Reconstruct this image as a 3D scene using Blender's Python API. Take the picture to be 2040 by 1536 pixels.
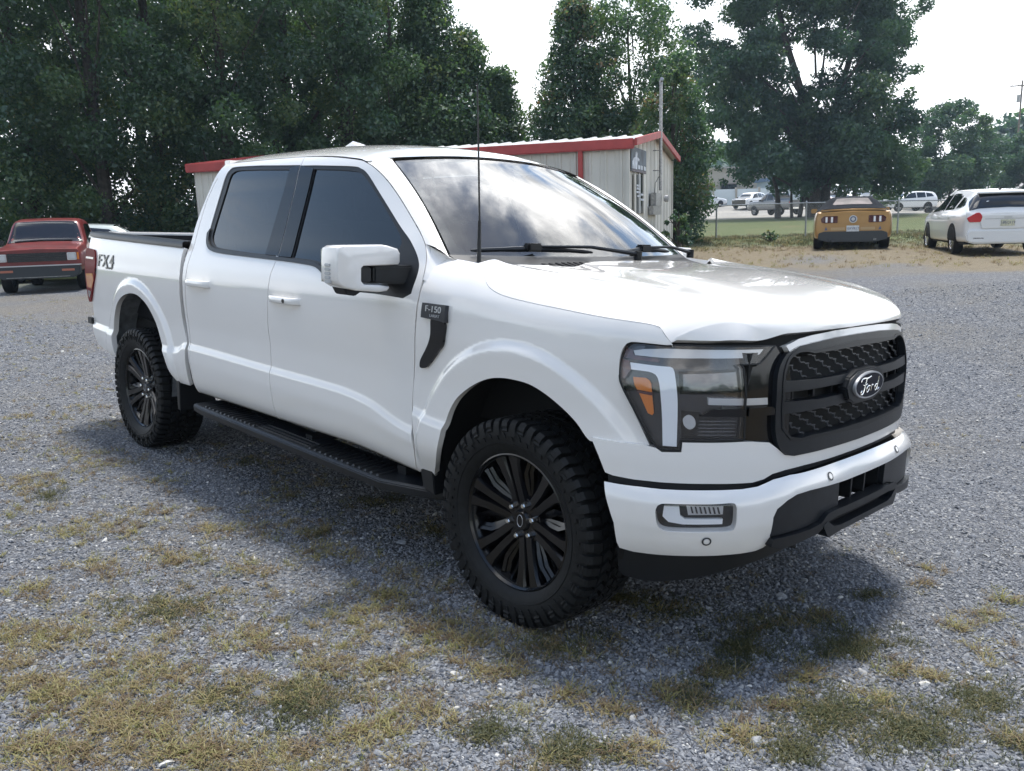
import bpy, bmesh, math, random
import numpy as np
from mathutils import Matrix, Vector, geometry
for o in list(bpy.data.objects): bpy.data.objects.remove(o)
SC = bpy.context.scene
COL = SC.collection
rng = np.random.default_rng(7)

# ------------------------------------------------------------------ camera, sky, sun, exposure
# The pickup was measured in its own frame (x forward, y to its left, z up from the gravel under its tyres);
# the lot falls gently away from the level ground behind it, so that frame leans a little in the world.
UG = Vector((-.0239249, -.0475194, .9985837)); GOFF = .55626
_rx = Vector((1, 0, 0)); _rx = (_rx - UG*_rx.dot(UG)).normalized(); _ry = UG.cross(_rx)
TRUCK = Matrix(((*_rx, 0), (*_ry, 0), (*UG, -GOFF), (0, 0, 0, 1)))       # pickup frame -> world (z up, ground behind at z = 0)
CP = Vector((2.2341284, -3.2210831, 1.5335100))
CF = Vector((-.69620704, .69554542, -.1775171)); CR = Vector((.70380169, .71005902, .0218943)); CU = Vector((-.1412761, .10969387, .98387414))
FPX = 1685.5489                                                           # focal length in pixels of a 2040 px wide picture
cam_d = bpy.data.cameras.new('camera'); cam = bpy.data.objects.new('camera', cam_d); COL.objects.link(cam); SC.camera = cam
cam_d.sensor_width = 36; cam_d.lens = 36*FPX/2040; cam_d.clip_start = .05; cam_d.clip_end = 3000
cam.matrix_world = TRUCK @ Matrix(((CR.x, CU.x, -CF.x, CP.x), (CR.y, CU.y, -CF.y, CP.y), (CR.z, CU.z, -CF.z, CP.z), (0, 0, 0, 1)))
T3 = TRUCK.to_3x3()
CPW, CFW, CRW, CUW = TRUCK @ CP, T3 @ CF, T3 @ CR, T3 @ CU
def AT(px, py, depth):
    """world point seen at photograph pixel (px, py), depth metres along the optical axis"""
    return CPW + (CFW + CRW*((px-1020)/FPX) - CUW*((py-768)/FPX))*depth
def AT_Z(px, py, z):
    d = CFW + CRW*((px-1020)/FPX) - CUW*((py-768)/FPX)
    return CPW + d*((z - CPW.z)/d.z)

SUN_EL, SUN_AZ = math.radians(73), math.radians(112)      # azimuth counted from +x towards +y: behind the pickup, ahead of the camera
W = bpy.data.worlds.new('World'); SC.world = W; W.use_nodes = True
nt = W.node_tree; nt.nodes.clear()
def wn(t, **k):
    n = nt.nodes.new(t)
    for a, b in k.items(): setattr(n, a, b)
    return n
out = wn('ShaderNodeOutputWorld'); bg = wn('ShaderNodeBackground'); sky = wn('ShaderNodeTexSky', sky_type='NISHITA', sun_disc=False)
sky.sun_elevation = SUN_EL; sky.sun_rotation = math.radians(90) - SUN_AZ; sky.air_density = 1.35; sky.dust_density = .7; sky.ozone_density = .7
bg.inputs['Strength'].default_value = .12
def lk(a, b_): nt.links.new(a, b_)
def wm(op, a, c=None, clamp=False):
    m = wn('ShaderNodeMath', operation=op, use_clamp=clamp)
    for i, v in enumerate((a, c)):
        if v is None: continue
        if hasattr(v, 'is_output'): lk(v, m.inputs[i])
        else: m.inputs[i].default_value = v
    return m.outputs[0]
def wmix(f, a, c, mode='MIX'):
    m = wn('ShaderNodeMix', data_type='RGBA', blend_type=mode)
    for k, v in (('Factor', f), ('A', a), ('B', c)):
        if hasattr(v, 'is_output'): lk(v, m.inputs[k])
        else: m.inputs[k].default_value = v if k == 'Factor' else (*v, 1)
    return m.outputs['Result']
def wmap(v, a, b_, c=0., d=1., sm=True):
    m = wn('ShaderNodeMapRange', interpolation_type='SMOOTHSTEP' if sm else 'LINEAR'); lk(v, m.inputs['Value'])
    for n_, q in (('From Min', a), ('From Max', b_), ('To Min', c), ('To Max', d)): m.inputs[n_].default_value = q
    return m.outputs[0]
tc = wn('ShaderNodeTexCoord'); sx = wn('ShaderNodeSeparateXYZ'); lk(tc.outputs['Generated'], sx.inputs[0])
zpos = wm('MAXIMUM', sx.outputs['Z'], 0.0); den = wm('ADD', zpos, .22)
cb = wn('ShaderNodeCombineXYZ'); dv = wn('ShaderNodeVectorMath', operation='DIVIDE')
for i in range(3): lk(den, cb.inputs[i])
off = wn('ShaderNodeVectorMath', operation='ADD'); off.inputs[1].default_value = (5.5, 3.3, 2.2); lk(dv.outputs[0], off.inputs[0])
lk(tc.outputs['Generated'], dv.inputs[0]); lk(cb.outputs[0], dv.inputs[1])       # directions laid out on a flat cloud deck
def wnoise(s, det, rough=.55, dist=0.):
    n = wn('ShaderNodeTexNoise'); n.inputs['Scale'].default_value = s; n.inputs['Detail'].default_value = det; n.inputs['Roughness'].default_value = rough; n.inputs['Distortion'].default_value = dist
    lk(off.outputs[0], n.inputs['Vector']); return n.outputs['Fac']
sdv = wn('ShaderNodeVectorMath', operation='DOT_PRODUCT'); lk(tc.outputs['Generated'], sdv.inputs[0])
sdv.inputs[1].default_value = (math.cos(SUN_EL)*math.cos(SUN_AZ), math.cos(SUN_EL)*math.sin(SUN_AZ), math.sin(SUN_EL))
cs = sdv.outputs['Value']
cover = wmap(wnoise(1.25, 10, .58, .35), .485, .60); thick = wmap(wnoise(2.3, 7, .55, .2), .36, .66)
lit = wm('ADD', wmap(cs, -.2, .8, .55, 1.0), wmap(cs, .70, 1.0, 0, 2.3))                                                  # clouds glow towards the sun
ccol = wmix(thick, (12.6, 12.5, 12.3), (2.7, 2.85, 3.1)); cl = wn('ShaderNodeVectorMath', operation='SCALE'); lk(ccol, cl.inputs[0]); lk(lit, cl.inputs['Scale'])
base = wmix(cover, sky.outputs[0], cl.outputs[0])
hz = wmap(sx.outputs['Z'], .10, .42, 1, 0); hzs = wm('MULTIPLY', hz, wmap(cs, -.35, .38, .03, 1.0))
final = wmix(hzs, base, (10.5, 10.7, 11.0))                                         # bright milky air low down on the sun's side
lk(final, bg.inputs['Color']); lk(bg.outputs[0], out.inputs[0])
sd = bpy.data.lights.new('sun', 'SUN'); sd.energy = 2.7; sd.angle = math.radians(10.0); sd.color = (1, .96, .90)
sun = bpy.data.objects.new('sun', sd); COL.objects.link(sun)
sdir = Vector((math.cos(SUN_EL)*math.cos(SUN_AZ), math.cos(SUN_EL)*math.sin(SUN_AZ), math.sin(SUN_EL)))
sun.rotation_euler = sdir.to_track_quat('Z', 'Y').to_euler(); sun.location = (0, 0, 40)
SC.view_settings.view_transform = 'Standard'; SC.view_settings.look = 'None'; SC.view_settings.gamma = 1; SC.view_settings.exposure = .88
SC.view_settings.use_curve_mapping = False
SC.cycles.max_bounces = 7; SC.cycles.transparent_max_bounces = 14; SC.cycles.caustics_reflective = False; SC.cycles.caustics_refractive = False

# ------------------------------------------------------------------ materials
def mat(name, col, rough=.5, metal=0, coat=0, spec=.5, noise=None, bump=None, emit=None, trans=None):
    """noise = (scale, amount[, other colour]); bump = (scale, strength)"""
    m = bpy.data.materials.new(name); m.use_nodes = True; t = m.node_tree; b = t.nodes['Principled BSDF']
    b.inputs['Base Color'].default_value = (*col, 1); b.inputs['Roughness'].default_value = rough; b.inputs['Metallic'].default_value = metal
    b.inputs['Coat Weight'].default_value = coat; b.inputs['Coat Roughness'].default_value = .04; b.inputs['Specular IOR Level'].default_value = spec
    if noise or bump: co = t.nodes.new('ShaderNodeTexCoord')
    if noise:
        n = t.nodes.new('ShaderNodeTexNoise'); n.inputs['Scale'].default_value = noise[0]; n.inputs['Detail'].default_value = 6
        t.links.new(co.outputs['Object'], n.inputs['Vector'])
        r = t.nodes.new('ShaderNodeValToRGB'); r.color_ramp.elements[0].position = .35; r.color_ramp.elements[1].position = .68
        c2 = noise[2] if len(noise) > 2 else tuple(min(1, c*(1+noise[1])) for c in col)
        r.color_ramp.elements[0].color = (*(tuple(c*(1-noise[1]) for c in col) if len(noise) < 3 else col), 1); r.color_ramp.elements[1].color = (*c2, 1)
        t.links.new(n.outputs['Fac'], r.inputs[0]); t.links.new(r.outputs[0], b.inputs['Base Color'])
    if bump:
        n = t.nodes.new('ShaderNodeTexNoise'); n.inputs['Scale'].default_value = bump[0]; n.inputs['Detail'].default_value = 4
        t.links.new(co.outputs['Object'], n.inputs['Vector'])
        u = t.nodes.new('ShaderNodeBump'); u.inputs['Strength'].default_value = bump[1]; u.inputs['Distance'].default_value = .01
        t.links.new(n.outputs['Fac'], u.inputs['Height']); t.links.new(u.outputs[0], b.inputs['Normal'])
    if emit: b.inputs['Emission Color'].default_value = (*emit, 1); b.inputs['Emission Strength'].default_value = 1
    return m
def glass(name, tint, refl=1.0, rough=.0):
    """thin tinted pane: a Fresnel sheen over whatever shows through it"""
    m = bpy.data.materials.new(name); m.use_nodes = True; t = m.node_tree; t.nodes.clear()
    o = t.nodes.new('ShaderNodeOutputMaterial'); mix = t.nodes.new('ShaderNodeMixShader'); lw = t.nodes.new('ShaderNodeLayerWeight'); lw.inputs[0].default_value = .5; pw_ = t.nodes.new('ShaderNodeMath'); pw_.operation = 'POWER'; pw_.inputs[1].default_value = 5; fr = t.nodes.new('ShaderNodeMath'); fr.operation = 'MULTIPLY_ADD'; fr.inputs[1].default_value = .957; fr.inputs[2].default_value = .043; t.links.new(lw.outputs['Facing'], pw_.inputs[0]); t.links.new(pw_.outputs[0], fr.inputs[0])
    mu = t.nodes.new('ShaderNodeMath'); mu.operation = 'MULTIPLY'; mu.use_clamp = True; mu.inputs[1].default_value = 1.9*refl
    tr = t.nodes.new('ShaderNodeBsdfTransparent'); tr.inputs[0].default_value = (*tint, 1)
    gl = t.nodes.new('ShaderNodeBsdfGlossy'); gl.inputs['Roughness'].default_value = rough
    t.links.new(fr.outputs[0], mu.inputs[0]); t.links.new(mu.outputs[0], mix.inputs[0]); t.links.new(tr.outputs[0], mix.inputs[1]); t.links.new(gl.outputs[0], mix.inputs[2]); t.links.new(mix.outputs[0], o.inputs[0])
    return m
M = dict(
    white=mat('white_pearl_paint', (.80, .772, .735), .22, 0, 1.0),
    black=mat('gloss_black', (.006, .006, .007), .12, 0, .0, spec=.45),
    satin=mat('satin_black', (.009, .010, .012), .42, spec=.35, bump=(700, .03)),
    grey=mat('dark_grey_plastic', (.010, .012, .015), .38, spec=.38, bump=(900, .05), noise=(30, .2)),
    rubber=mat('tyre_rubber', (.0065, .0070, .0076), .6, spec=.28, noise=(40, .35), bump=(250, .12)),
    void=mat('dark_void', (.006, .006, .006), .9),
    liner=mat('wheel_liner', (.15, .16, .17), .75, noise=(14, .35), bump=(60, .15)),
    rim=mat('black_rim', (.004, .004, .005), .16, 0, .0, spec=.45),
    chrome=mat('bright_metal', (.75, .74, .72), .18, 1.0),
    steel=mat('dull_steel', (.33, .33, .33), .4, .9, noise=(20, .25)),
    lamp_white=mat('white_lamp', (.86, .88, .90), .25, 0, .8),
    lamp_clear=mat('clear_lamp', (.56, .57, .58), .22, .3, .7),
    amber=mat('amber_lens', (.62, .17, .012), .25, 0, .8),
    red=mat('red_lens', (.16, .004, .006), .5, 0, .0, spec=.12),
    red_dark=mat('dark_red_lens', (.07, .006, .008), .16, 0, 1.0),
    smoke=mat('smoked_lamp', (.022, .022, .024), .08, .0, .6), mirror_dark=mat('dark_reflector', (.16, .165, .175), .10, .75),
    badge=mat('badge_grey', (.05, .053, .06), .35, .5),
    bright=mat('badge_silver', (.55, .56, .58), .3, .6),
    seat=mat('seat_cloth', (.05, .05, .055), .8),
    glass=glass('tinted_window', (.02, .03, .035), 1.1),
    wind=glass('windshield_glass', (.36, .41, .40), 1.25),
    pane=glass('car_window', (.16, .19, .19), 1.1),
    lens=glass('clear_lens', (.97, .97, .98), .9),
)
# ------------------------------------------------------------------ mesh helpers
def link(name, me, m=None, parent=None):
    o = bpy.data.objects.new(name, me); COL.objects.link(o)
    if m is not None and me is not None:
        for mm in (m if isinstance(m, (list, tuple)) else [m]): me.materials.append(mm)
    if parent is not None: o.parent = parent
    return o
def tag(o, label=None, cat=None, group=None, kind=None):
    if label: o['label'] = label
    if cat: o['category'] = cat
    if group: o['group'] = group
    if kind: o['kind'] = kind
    return o
def thing(name, label, cat, loc=(0, 0, 0), rz=0, group=None, mw=None):
    o = bpy.data.objects.new(name, None); COL.objects.link(o); o.empty_display_size = .1
    if mw is not None: o.matrix_world = mw
    else: o.location = loc; o.rotation_euler = (0, 0, rz)
    return tag(o, label, cat, group)
class MB:
    """collects vertices and faces of one mesh"""
    def __init__(s): s.v, s.f, s.mi = [], [], []
    def add(s, v, f, mi=0):
        n = len(s.v); s.v += [tuple(map(float, p)) for p in v]; s.f += [tuple(n+i for i in q) for q in f]; s.mi += [mi]*len(f); return s
    def box(s, a, b, mi=0, mt=None):
        x0, y0, z0 = a; x1, y1, z1 = b
        v = [(x0,y0,z0),(x1,y0,z0),(x1,y1,z0),(x0,y1,z0),(x0,y0,z1),(x1,y0,z1),(x1,y1,z1),(x0,y1,z1)]
        if mt is not None: v = [mt @ Vector(p) for p in v]
        return s.add(v, [(0,3,2,1),(4,5,6,7),(0,1,5,4),(1,2,6,5),(2,3,7,6),(3,0,4,7)], mi)
    def tube(s, pts, r, n=8, mi=0, cap=True):
        P_ = [Vector(p) for p in pts]; R = r if hasattr(r, '__len__') else [r]*len(P_); V, F = [], []
        up = Vector((0, 0, 1)); t0 = (P_[1]-P_[0]).normalized()
        a = t0.orthogonal().normalized() if abs(t0.z) > .95 else t0.cross(up).normalized()
        for i, p in enumerate(P_):
            t = (P_[min(i+1, len(P_)-1)] - P_[max(i-1, 0)]).normalized()
            a = (a - t*a.dot(t)).normalized(); b = t.cross(a)
            for k in range(n):
                w = 2*math.pi*k/n; V.append(p + (a*math.cos(w) + b*math.sin(w))*R[i])
        for i in range(len(P_)-1):
            for k in range(n): F.append((i*n+k, i*n+(k+1) % n, (i+1)*n+(k+1) % n, (i+1)*n+k))
        if cap: F.append(tuple(range(n))[::-1]); F.append(tuple((len(P_)-1)*n+k for k in range(n)))
        return s.add(V, F, mi)
    def lathe(s, prof, n=48, mi=0, closed=False, axis='y'):
        """profile of (radius, along) spun round the y axis"""
        V, F = [], []; m = len(prof)
        for k in range(n):
            w = 2*math.pi*k/n; c, d = math.cos(w), math.sin(w)
            for r, y in prof: V.append((r*c, y, r*d) if axis == 'y' else (r*c, r*d, y) if axis == 'z' else (y, r*c, r*d))
        for k in range(n):
            for j in range(m-1): F.append((k*m+j, k*m+j+1, ((k+1) % n)*m+j+1, ((k+1) % n)*m+j))
        return s.add(V, F, mi)
    def prism(s, poly, ax, a, b, mi=0):
        """polygon of 2-D points extruded along axis ax from a to b (ax 0: points are y,z; 1: x,z; 2: x,y)"""
        n = len(poly)
        def P3(p, h): return (h, *p) if ax == 0 else (p[0], h, p[1]) if ax == 1 else (*p, h)
        V = [P3(p, a) for p in poly] + [P3(p, b) for p in poly]
        F = [tuple(range(n)), tuple(range(n, 2*n))[::-1]] + [(i, n+i, n+(i+1) % n, (i+1) % n) for i in range(n)]
        return s.add(V, F, mi)
    def build(s, name, m, parent=None, smooth=False, angle=None, bevel=0, seg=2):
        me = bpy.data.meshes.new(name); me.from_pydata(s.v, [], s.f)
        if any(s.mi): me.polygons.foreach_set('material_index', s.mi)
        bm = bmesh.new(); bm.from_mesh(me); bmesh.ops.recalc_face_normals(bm, faces=bm.faces)
        if bevel:
            es = [e for e in bm.edges if len(e.link_faces) == 2 and e.calc_face_angle(0) > .5]
            bmesh.ops.bevel(bm, geom=es, offset=bevel, segments=seg, affect='EDGES', clamp_overlap=True)
        if smooth or bevel:
            for f in bm.faces: f.smooth = True
            for e in bm.edges:
                if len(e.link_faces) == 2 and e.calc_face_angle(0) > (angle or .6): e.smooth = False
        bm.to_mesh(me); bm.free()
        return link(name, me, m, parent)
def catmull(pts, step=.02, closed=False):
    P_ = np.asarray(pts, float); n = len(P_); o = []
    segs = n if closed else n-1
    for i in range(segs):
        p0 = P_[(i-1) % n] if closed or i else 2*P_[0]-P_[1]; p1 = P_[i % n]; p2 = P_[(i+1) % n]
        p3 = P_[(i+2) % n] if closed or i+2 < n else 2*P_[-1]-P_[-2]
        k = max(1, int(np.ceil(np.linalg.norm(p2-p1)/step)))
        t = (np.arange(k)/k)[:, None]
        o.append(.5*((2*p1) + (-p0+p2)*t + (2*p0-5*p1+4*p2-p3)*t**2 + (-p0+3*p1-3*p2+p3)*t**3))
    o = np.concatenate(o)
    return o if closed else np.concatenate([o, P_[-1:]])
def dense(pts, step=.02, closed=True):
    P_ = np.asarray(pts, float); o = []; n = len(P_)
    for i in range(n if closed else n-1):
        a, b = P_[i], P_[(i+1) % n]; k = max(1, int(np.ceil(np.linalg.norm(b-a)/step)))
        o.append(a + (b-a)*(np.arange(k)/k)[:, None])
    return np.concatenate(o)
def inside(poly, q):
    x, y = q[:, 0], q[:, 1]; r = np.zeros(len(q), bool); px, py = poly[:, 0], poly[:, 1]; j = len(poly)-1
    for i in range(len(poly)):
        c = (py[i] > y) != (py[j] > y)
        with np.errstate(divide='ignore', invalid='ignore'): r ^= c & (x < (px[j]-px[i])*(y-py[i])/(py[j]-py[i]+1e-30)+px[i])
        j = i
    return r
def inset(poly, d):
    """shrink a closed outline by about d"""
    P_ = np.asarray(poly, float); a = P_ - np.roll(P_, 1, 0); b = np.roll(P_, -1, 0) - P_
    area = .5*np.sum(P_[:, 0]*np.roll(P_[:, 1], -1) - np.roll(P_[:, 0], -1)*P_[:, 1]); s = 1 if area > 0 else -1
    na = np.stack([-a[:, 1], a[:, 0]], 1)*s; nb = np.stack([-b[:, 1], b[:, 0]], 1)*s
    na /= np.linalg.norm(na, axis=1)[:, None]+1e-9; nb /= np.linalg.norm(nb, axis=1)[:, None]+1e-9
    m = na+nb; l = np.linalg.norm(m, axis=1)[:, None]; m = m/np.maximum(l, .3)*1.0
    return P_ + m*d*np.minimum(2/np.maximum(l, .6), 2)*.72
def normals(S, u, v, ref):
    e = 2e-3
    n = np.cross(S(u+e, v)-S(u-e, v), S(u, v+e)-S(u, v-e)); n /= np.linalg.norm(n, axis=1)[:, None]+1e-12
    p = S(u, v)
    if ref == 'side': d = p*np.array([0, 1, 0])
    elif ref == 'nose': d = p - np.stack([np.full(len(p), -.3), 0*u, p[:, 2]], 1)
    else: d = np.tile([0, 0, 1.], (len(p), 1))
    s = np.sign(np.median(np.sum(n*d, 1))); return n*s
def panel(name, S, outline, m, parent, ref, holes=(), grid=.022, off=0., flange=.02, mirror=False, step=.018, round_edge=.0015, sharp=True):
    """a sheet cut to shape on a curved surface, its edges turned in"""
    loops = [np.asarray(outline, float)] + [np.asarray(h, float) for h in holes]
    pts, edges = [], []
    for L in loops:
        n0 = len(pts); L2 = dense(L, step) ; k = len(L2)
        pts += [tuple(p) for p in L2]; edges += [(n0+i, n0+(i+1) % k) for i in range(k)]
    nb = len(pts); B = np.array(pts)
    lo, hi = loops[0].min(0), loops[0].max(0)
    gx = np.arange(lo[0]+grid*.5, hi[0], grid); gy = np.arange(lo[1]+grid*.5, hi[1], grid)
    g = np.stack(np.meshgrid(gx, gy), -1).reshape(-1, 2)
    if len(g):
        k = inside(loops[0], g)
        for h in loops[1:]: k &= ~inside(h, g)
        g = g[k]
    if len(g):
        dmin = np.full(len(g), 9.)
        for i in range(0, nb, 64): dmin = np.minimum(dmin, np.sqrt(((g[:, None]-B[None, i:i+64])**2).sum(-1)).min(1))
        g = g[dmin > grid*.45]
    allp = [Vector(p) for p in pts] + [Vector(p) for p in g]
    ov, oe, of, iv, ie, iff = geometry.delaunay_2d_cdt(allp, edges, [], 0, 1e-6)
    V2 = np.array([tuple(p) for p in ov]); F = np.array([f for f in of if len(f) == 3])
    c = V2[F].mean(1); k = inside(dense(loops[0], step), c)
    for h in loops[1:]: k &= ~inside(dense(h, step), c)
    F = F[k]
    u, v = V2[:, 0], V2[:, 1]; Nn = normals(S, u, v, ref); P3 = S(u, v) + Nn*off
    a = P3[F]; fn = np.cross(a[:, 1]-a[:, 0], a[:, 2]-a[:, 0]); flip = np.sum(fn*Nn[F].mean(1), 1) < 0
    F[flip] = F[flip][:, ::-1]
    # turned-in edge: boundary edges of the kept faces
    cnt = {}
    for f in F:
        for i in range(3):
            e = (int(f[i]), int(f[(i+1) % 3])); cnt[e] = cnt.get(e, 0)+1
    be = [e for e in cnt if (e[1], e[0]) not in cnt]
    verts = P3.tolist(); faces = [tuple(map(int, f)) for f in F]; NN = Nn.tolist()
    if flange:
        mp = {}
        def dup_(i):
            if i not in mp:
                mp[i] = (len(verts), len(verts)+1); verts.append(P3[i].tolist()); verts.append((P3[i]-Nn[i]*flange).tolist()); NN.extend([[0, 0, 0]]*2)
            return mp[i]
        for i, j in be:
            a0, a1 = dup_(i); b0, b1 = dup_(j); faces.append((b0, a0, a1, b1))
    outs = []
    for side in ((1, -1) if mirror else (1,)):
        vv = [(p[0], p[1]*side, p[2]) for p in verts]; ff = faces if side > 0 else [f[::-1] for f in faces]
        me = bpy.data.meshes.new(name); me.from_pydata(vv, [], ff); me.polygons.foreach_set('use_smooth', [True]*len(ff))
        me.normals_split_custom_set_from_vertices([(q[0], q[1]*side, q[2]) for q in NN])
        outs.append(link(name, me, m, parent))
    return outs if mirror else outs[0]
def grid_mesh(name, G, m, parent, smooth=True, flip=False):
    """G: rows x cols x 3"""
    r, c, _ = G.shape; mb = MB()
    F = [(i*c+j, i*c+j+1, (i+1)*c+j+1, (i+1)*c+j) for i in range(r-1) for j in range(c-1)]
    if flip: F = [f[::-1] for f in F]
    me = bpy.data.meshes.new(name); me.from_pydata(G.reshape(-1, 3).tolist(), [], F); me.polygons.foreach_set('use_smooth', [smooth]*len(F))
    return link(name, me, m, parent)
def text_mesh(name, s, size, m, parent, mw, depth=.002, shear=0, sx=1.0, bold=0):
    cu = bpy.data.curves.new(name, 'FONT'); cu.body = s; cu.size = size; cu.extrude = depth; cu.shear = shear; cu.align_x = 'CENTER'; cu.align_y = 'CENTER'; cu.offset = bold
    o = bpy.data.objects.new(name, cu); COL.objects.link(o)
    me = bpy.data.meshes.new_from_object(o.evaluated_get(bpy.context.evaluated_depsgraph_get())); bpy.data.objects.remove(o)
    me.transform(mw @ Matrix.Diagonal((sx, 1, 1, 1))); me.materials.clear()
    return link(name, me, m, parent)
def frame3(o, ex, ey, ez=None):
    ex = Vector(ex).normalized(); ey = Vector(ey); ey = (ey - ex*ey.dot(ex)).normalized(); ez = ex.cross(ey)
    return Matrix(((ex.x, ey.x, ez.x, o[0]), (ex.y, ey.y, ez.y, o[1]), (ex.z, ey.z, ez.z, o[2]), (0, 0, 0, 1)))
def children(o): return [c for c in bpy.data.objects if c.parent == o]
def copy_tree(o, parent=None):
    c = o.copy(); COL.objects.link(c); c.parent = parent
    for ch in children(o): copy_tree(ch, c)
    return c

# ---- smooth tables and the body surfaces of the pickup (metres; x forward, passenger side at -y, z up)
def pchip(xk, yk):
    xk = np.asarray(xk, float); yk = np.asarray(yk, float)
    h = np.diff(xk); d = np.diff(yk) / h
    m = np.zeros_like(yk); m[0] = d[0]; m[-1] = d[-1]
    for i in range(1, len(xk) - 1):
        if d[i-1] * d[i] > 0:
            w1 = 2*h[i] + h[i-1]; w2 = h[i] + 2*h[i-1]
            m[i] = (w1 + w2) / (w1 / d[i-1] + w2 / d[i])
    def f(x):
        x = np.clip(np.asarray(x, float), xk[0], xk[-1])
        i = np.clip(np.searchsorted(xk, x) - 1, 0, len(h) - 1)
        t = (x - xk[i]) / h[i]
        return ((2*t**3-3*t**2+1)*yk[i] + (t**3-2*t**2+t)*h[i]*m[i] + (-2*t**3+3*t**2)*yk[i+1] + (t**3-t**2)*h[i]*m[i+1])
    return f
def sstep(a, b, x):
    t = np.clip((x - a) / (b - a), 0, 1); return t*t*(3-2*t)
def prow(tk, V, t):
    """pchip through the columns of V (N x K) with knots tk, evaluated at t (N)"""
    h = np.diff(tk); d = np.diff(V, axis=1) / h
    m = np.zeros_like(V); m[:, 0] = d[:, 0]; m[:, -1] = d[:, -1]
    w1 = 2*h[1:] + h[:-1]; w2 = h[1:] + 2*h[:-1]
    a, b = d[:, :-1], d[:, 1:]
    ok = a*b > 1e-12
    with np.errstate(divide='ignore', invalid='ignore'):
        mm = (w1 + w2) / (w1 / np.where(ok, a, 1) + w2 / np.where(ok, b, 1))
    m[:, 1:-1] = np.where(ok, mm, 0)
    t = np.clip(t, tk[0], tk[-1])
    i = np.clip(np.searchsorted(tk, t) - 1, 0, len(h) - 1); r = np.arange(len(t))
    s = (t - tk[i]) / h[i]
    return ((2*s**3-3*s**2+1)*V[r, i] + (s**3-2*s**2+s)*h[i]*m[r, i] + (-2*s**3+3*s**2)*V[r, i+1] + (s**3-s**2)*h[i]*m[r, i+1])
CREASE = pchip([-4.8, -3.3, -3.06, -3.0, -2.93, -2.86, -1.855, -1.2, -.98, -.72, -.62, -.45, 0],
               [.80, .775, .775, .785, .815, .82, .805, .795, .775, .71, .695, .675, .66])
PLANY = pchip([-5, -4.7, -4.3, -3.0, .02, .2, .33, .42, .50, .57, .65, .72, .78, .83, .87, .89, .90],
              [-.05, -.045, -.02, 0, 0, -.006, -.020, -.042, -.075, -.102, -.150, -.208, -.275, -.37, -.48, -.60, -.75])
TK = np.array([0, .06, .11, .19, .29, .355, .42, .50, .62, .72, .80, .87, .94, 1.02, 1.12, 1.24, 1.38, 1.52, 1.57, 1.65])
SY = np.array([.86, .925, .955, .975, .985, .984, .968, .969, .980, .988, .990, .982, .960, .928, .895, .855, .81, .765, .735, .67])
SZ = np.array([.50, .505, .545, .62, .71, .76, .81, .90, 1.02, 1.12, 1.20, 1.27, 1.34, 1.41, 1.50, 1.61, 1.735, 1.86, 1.905, 1.935])
ARCHES = ((0.0, .525), (-3.655, .565))
def flare(x, z):
    o = 0
    for cx, cz in ARCHES:
        d = np.hypot((x - cx), (z - cz))
        o = o + .024 * (1 - sstep(.565, .615, d)) * sstep(.50, .64, z)
    return o
def SIDE(x, t):
    x = np.atleast_1d(np.asarray(x, float)); t = np.atleast_1d(np.asarray(t, float)); x, t = np.broadcast_arrays(x, t)
    n = len(x); Y = np.tile(SY, (n, 1)); Z = np.tile(SZ, (n, 1))
    dz = CREASE(x) - .805
    Z[:, 5] += dz; Z[:, 6] += dz; Z[:, 4] += dz*.75; Z[:, 3] += dz*.35; Z[:, 7] += dz*.4
    bot = .035*sstep(-1.2, -.5, x) - .0*x
    Z[:, :3] -= bot[:, None]
    # box side: top edge rises to the tail, no greenhouse lean
    b = sstep(-2.885, -2.893, x)
    zr = 1.415 + .022*(-2.8 - np.minimum(x, -2.8))
    Z[:, 13] += b*(zr - .015 - 1.41); Y[:, 13] += b*.022; Y[:, 12] += b*.012
    Z[:, 12] += b*(zr - 1.425)*.6
    y = prow(TK, Y, t); z = prow(TK, Z, t)
    y = y + PLANY(x) + flare(x, z)
    return np.stack([x, -y, z], -1)
FY = np.array([.86, .925, .955, .975, .985, .984, .968, .969, .980, .988, .985, .968, .935, .895, .850, .815, .785])
FZ0 = np.array([.47, .475, .515, .59, .68, .72, .77, .88, 1.01, 1.11, 1.19, 1.255, 1.31, 1.352, 1.385, 1.40, 1.406])
FDZ = np.array([0, 0, 0, 0, 0, 0, 0, 0, 0, 0, -.01, -.02, -.035, -.047, -.06, -.067, -.07])   # how far each knot drops at the nose
FUP = np.array([0, 0, 0, 0, 0, 0, 0, 0, 0, .005, .010, .016, .026, .034, .036, .036, .034])  # rise at the cowl
def FEND(x, t):
    x = np.atleast_1d(np.asarray(x, float)); t = np.atleast_1d(np.asarray(t, float)); x, t = np.broadcast_arrays(x, t)
    n = len(x); Y = np.tile(FY, (n, 1)); Z = np.tile(FZ0, (n, 1))
    dz = CREASE(x) - .675
    Z[:, 5] += dz; Z[:, 6] += dz; Z[:, 4] += dz*.75; Z[:, 3] += dz*.35; Z[:, 7] += dz*.4
    k = sstep(.0, .85, x) ; k2 = np.clip(-(x - .1)/.65, 0, 1.1)
    Z += FDZ[None]*k[:, None]*1.35 + FUP[None]*k2[:, None]
    fade = 1 - sstep(-.35, .1, x)
    Y[:, 10:13] += np.array([.004, .012, .018])[None]*fade[:, None]
    Y[:, 13] += .018*fade
    tk = TK[:len(FY)]
    y = prow(tk, Y, t); z = prow(tk, Z, t)
    y = y + PLANY(x) + flare(x, z)
    return np.stack([x, -y, z], -1)
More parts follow.
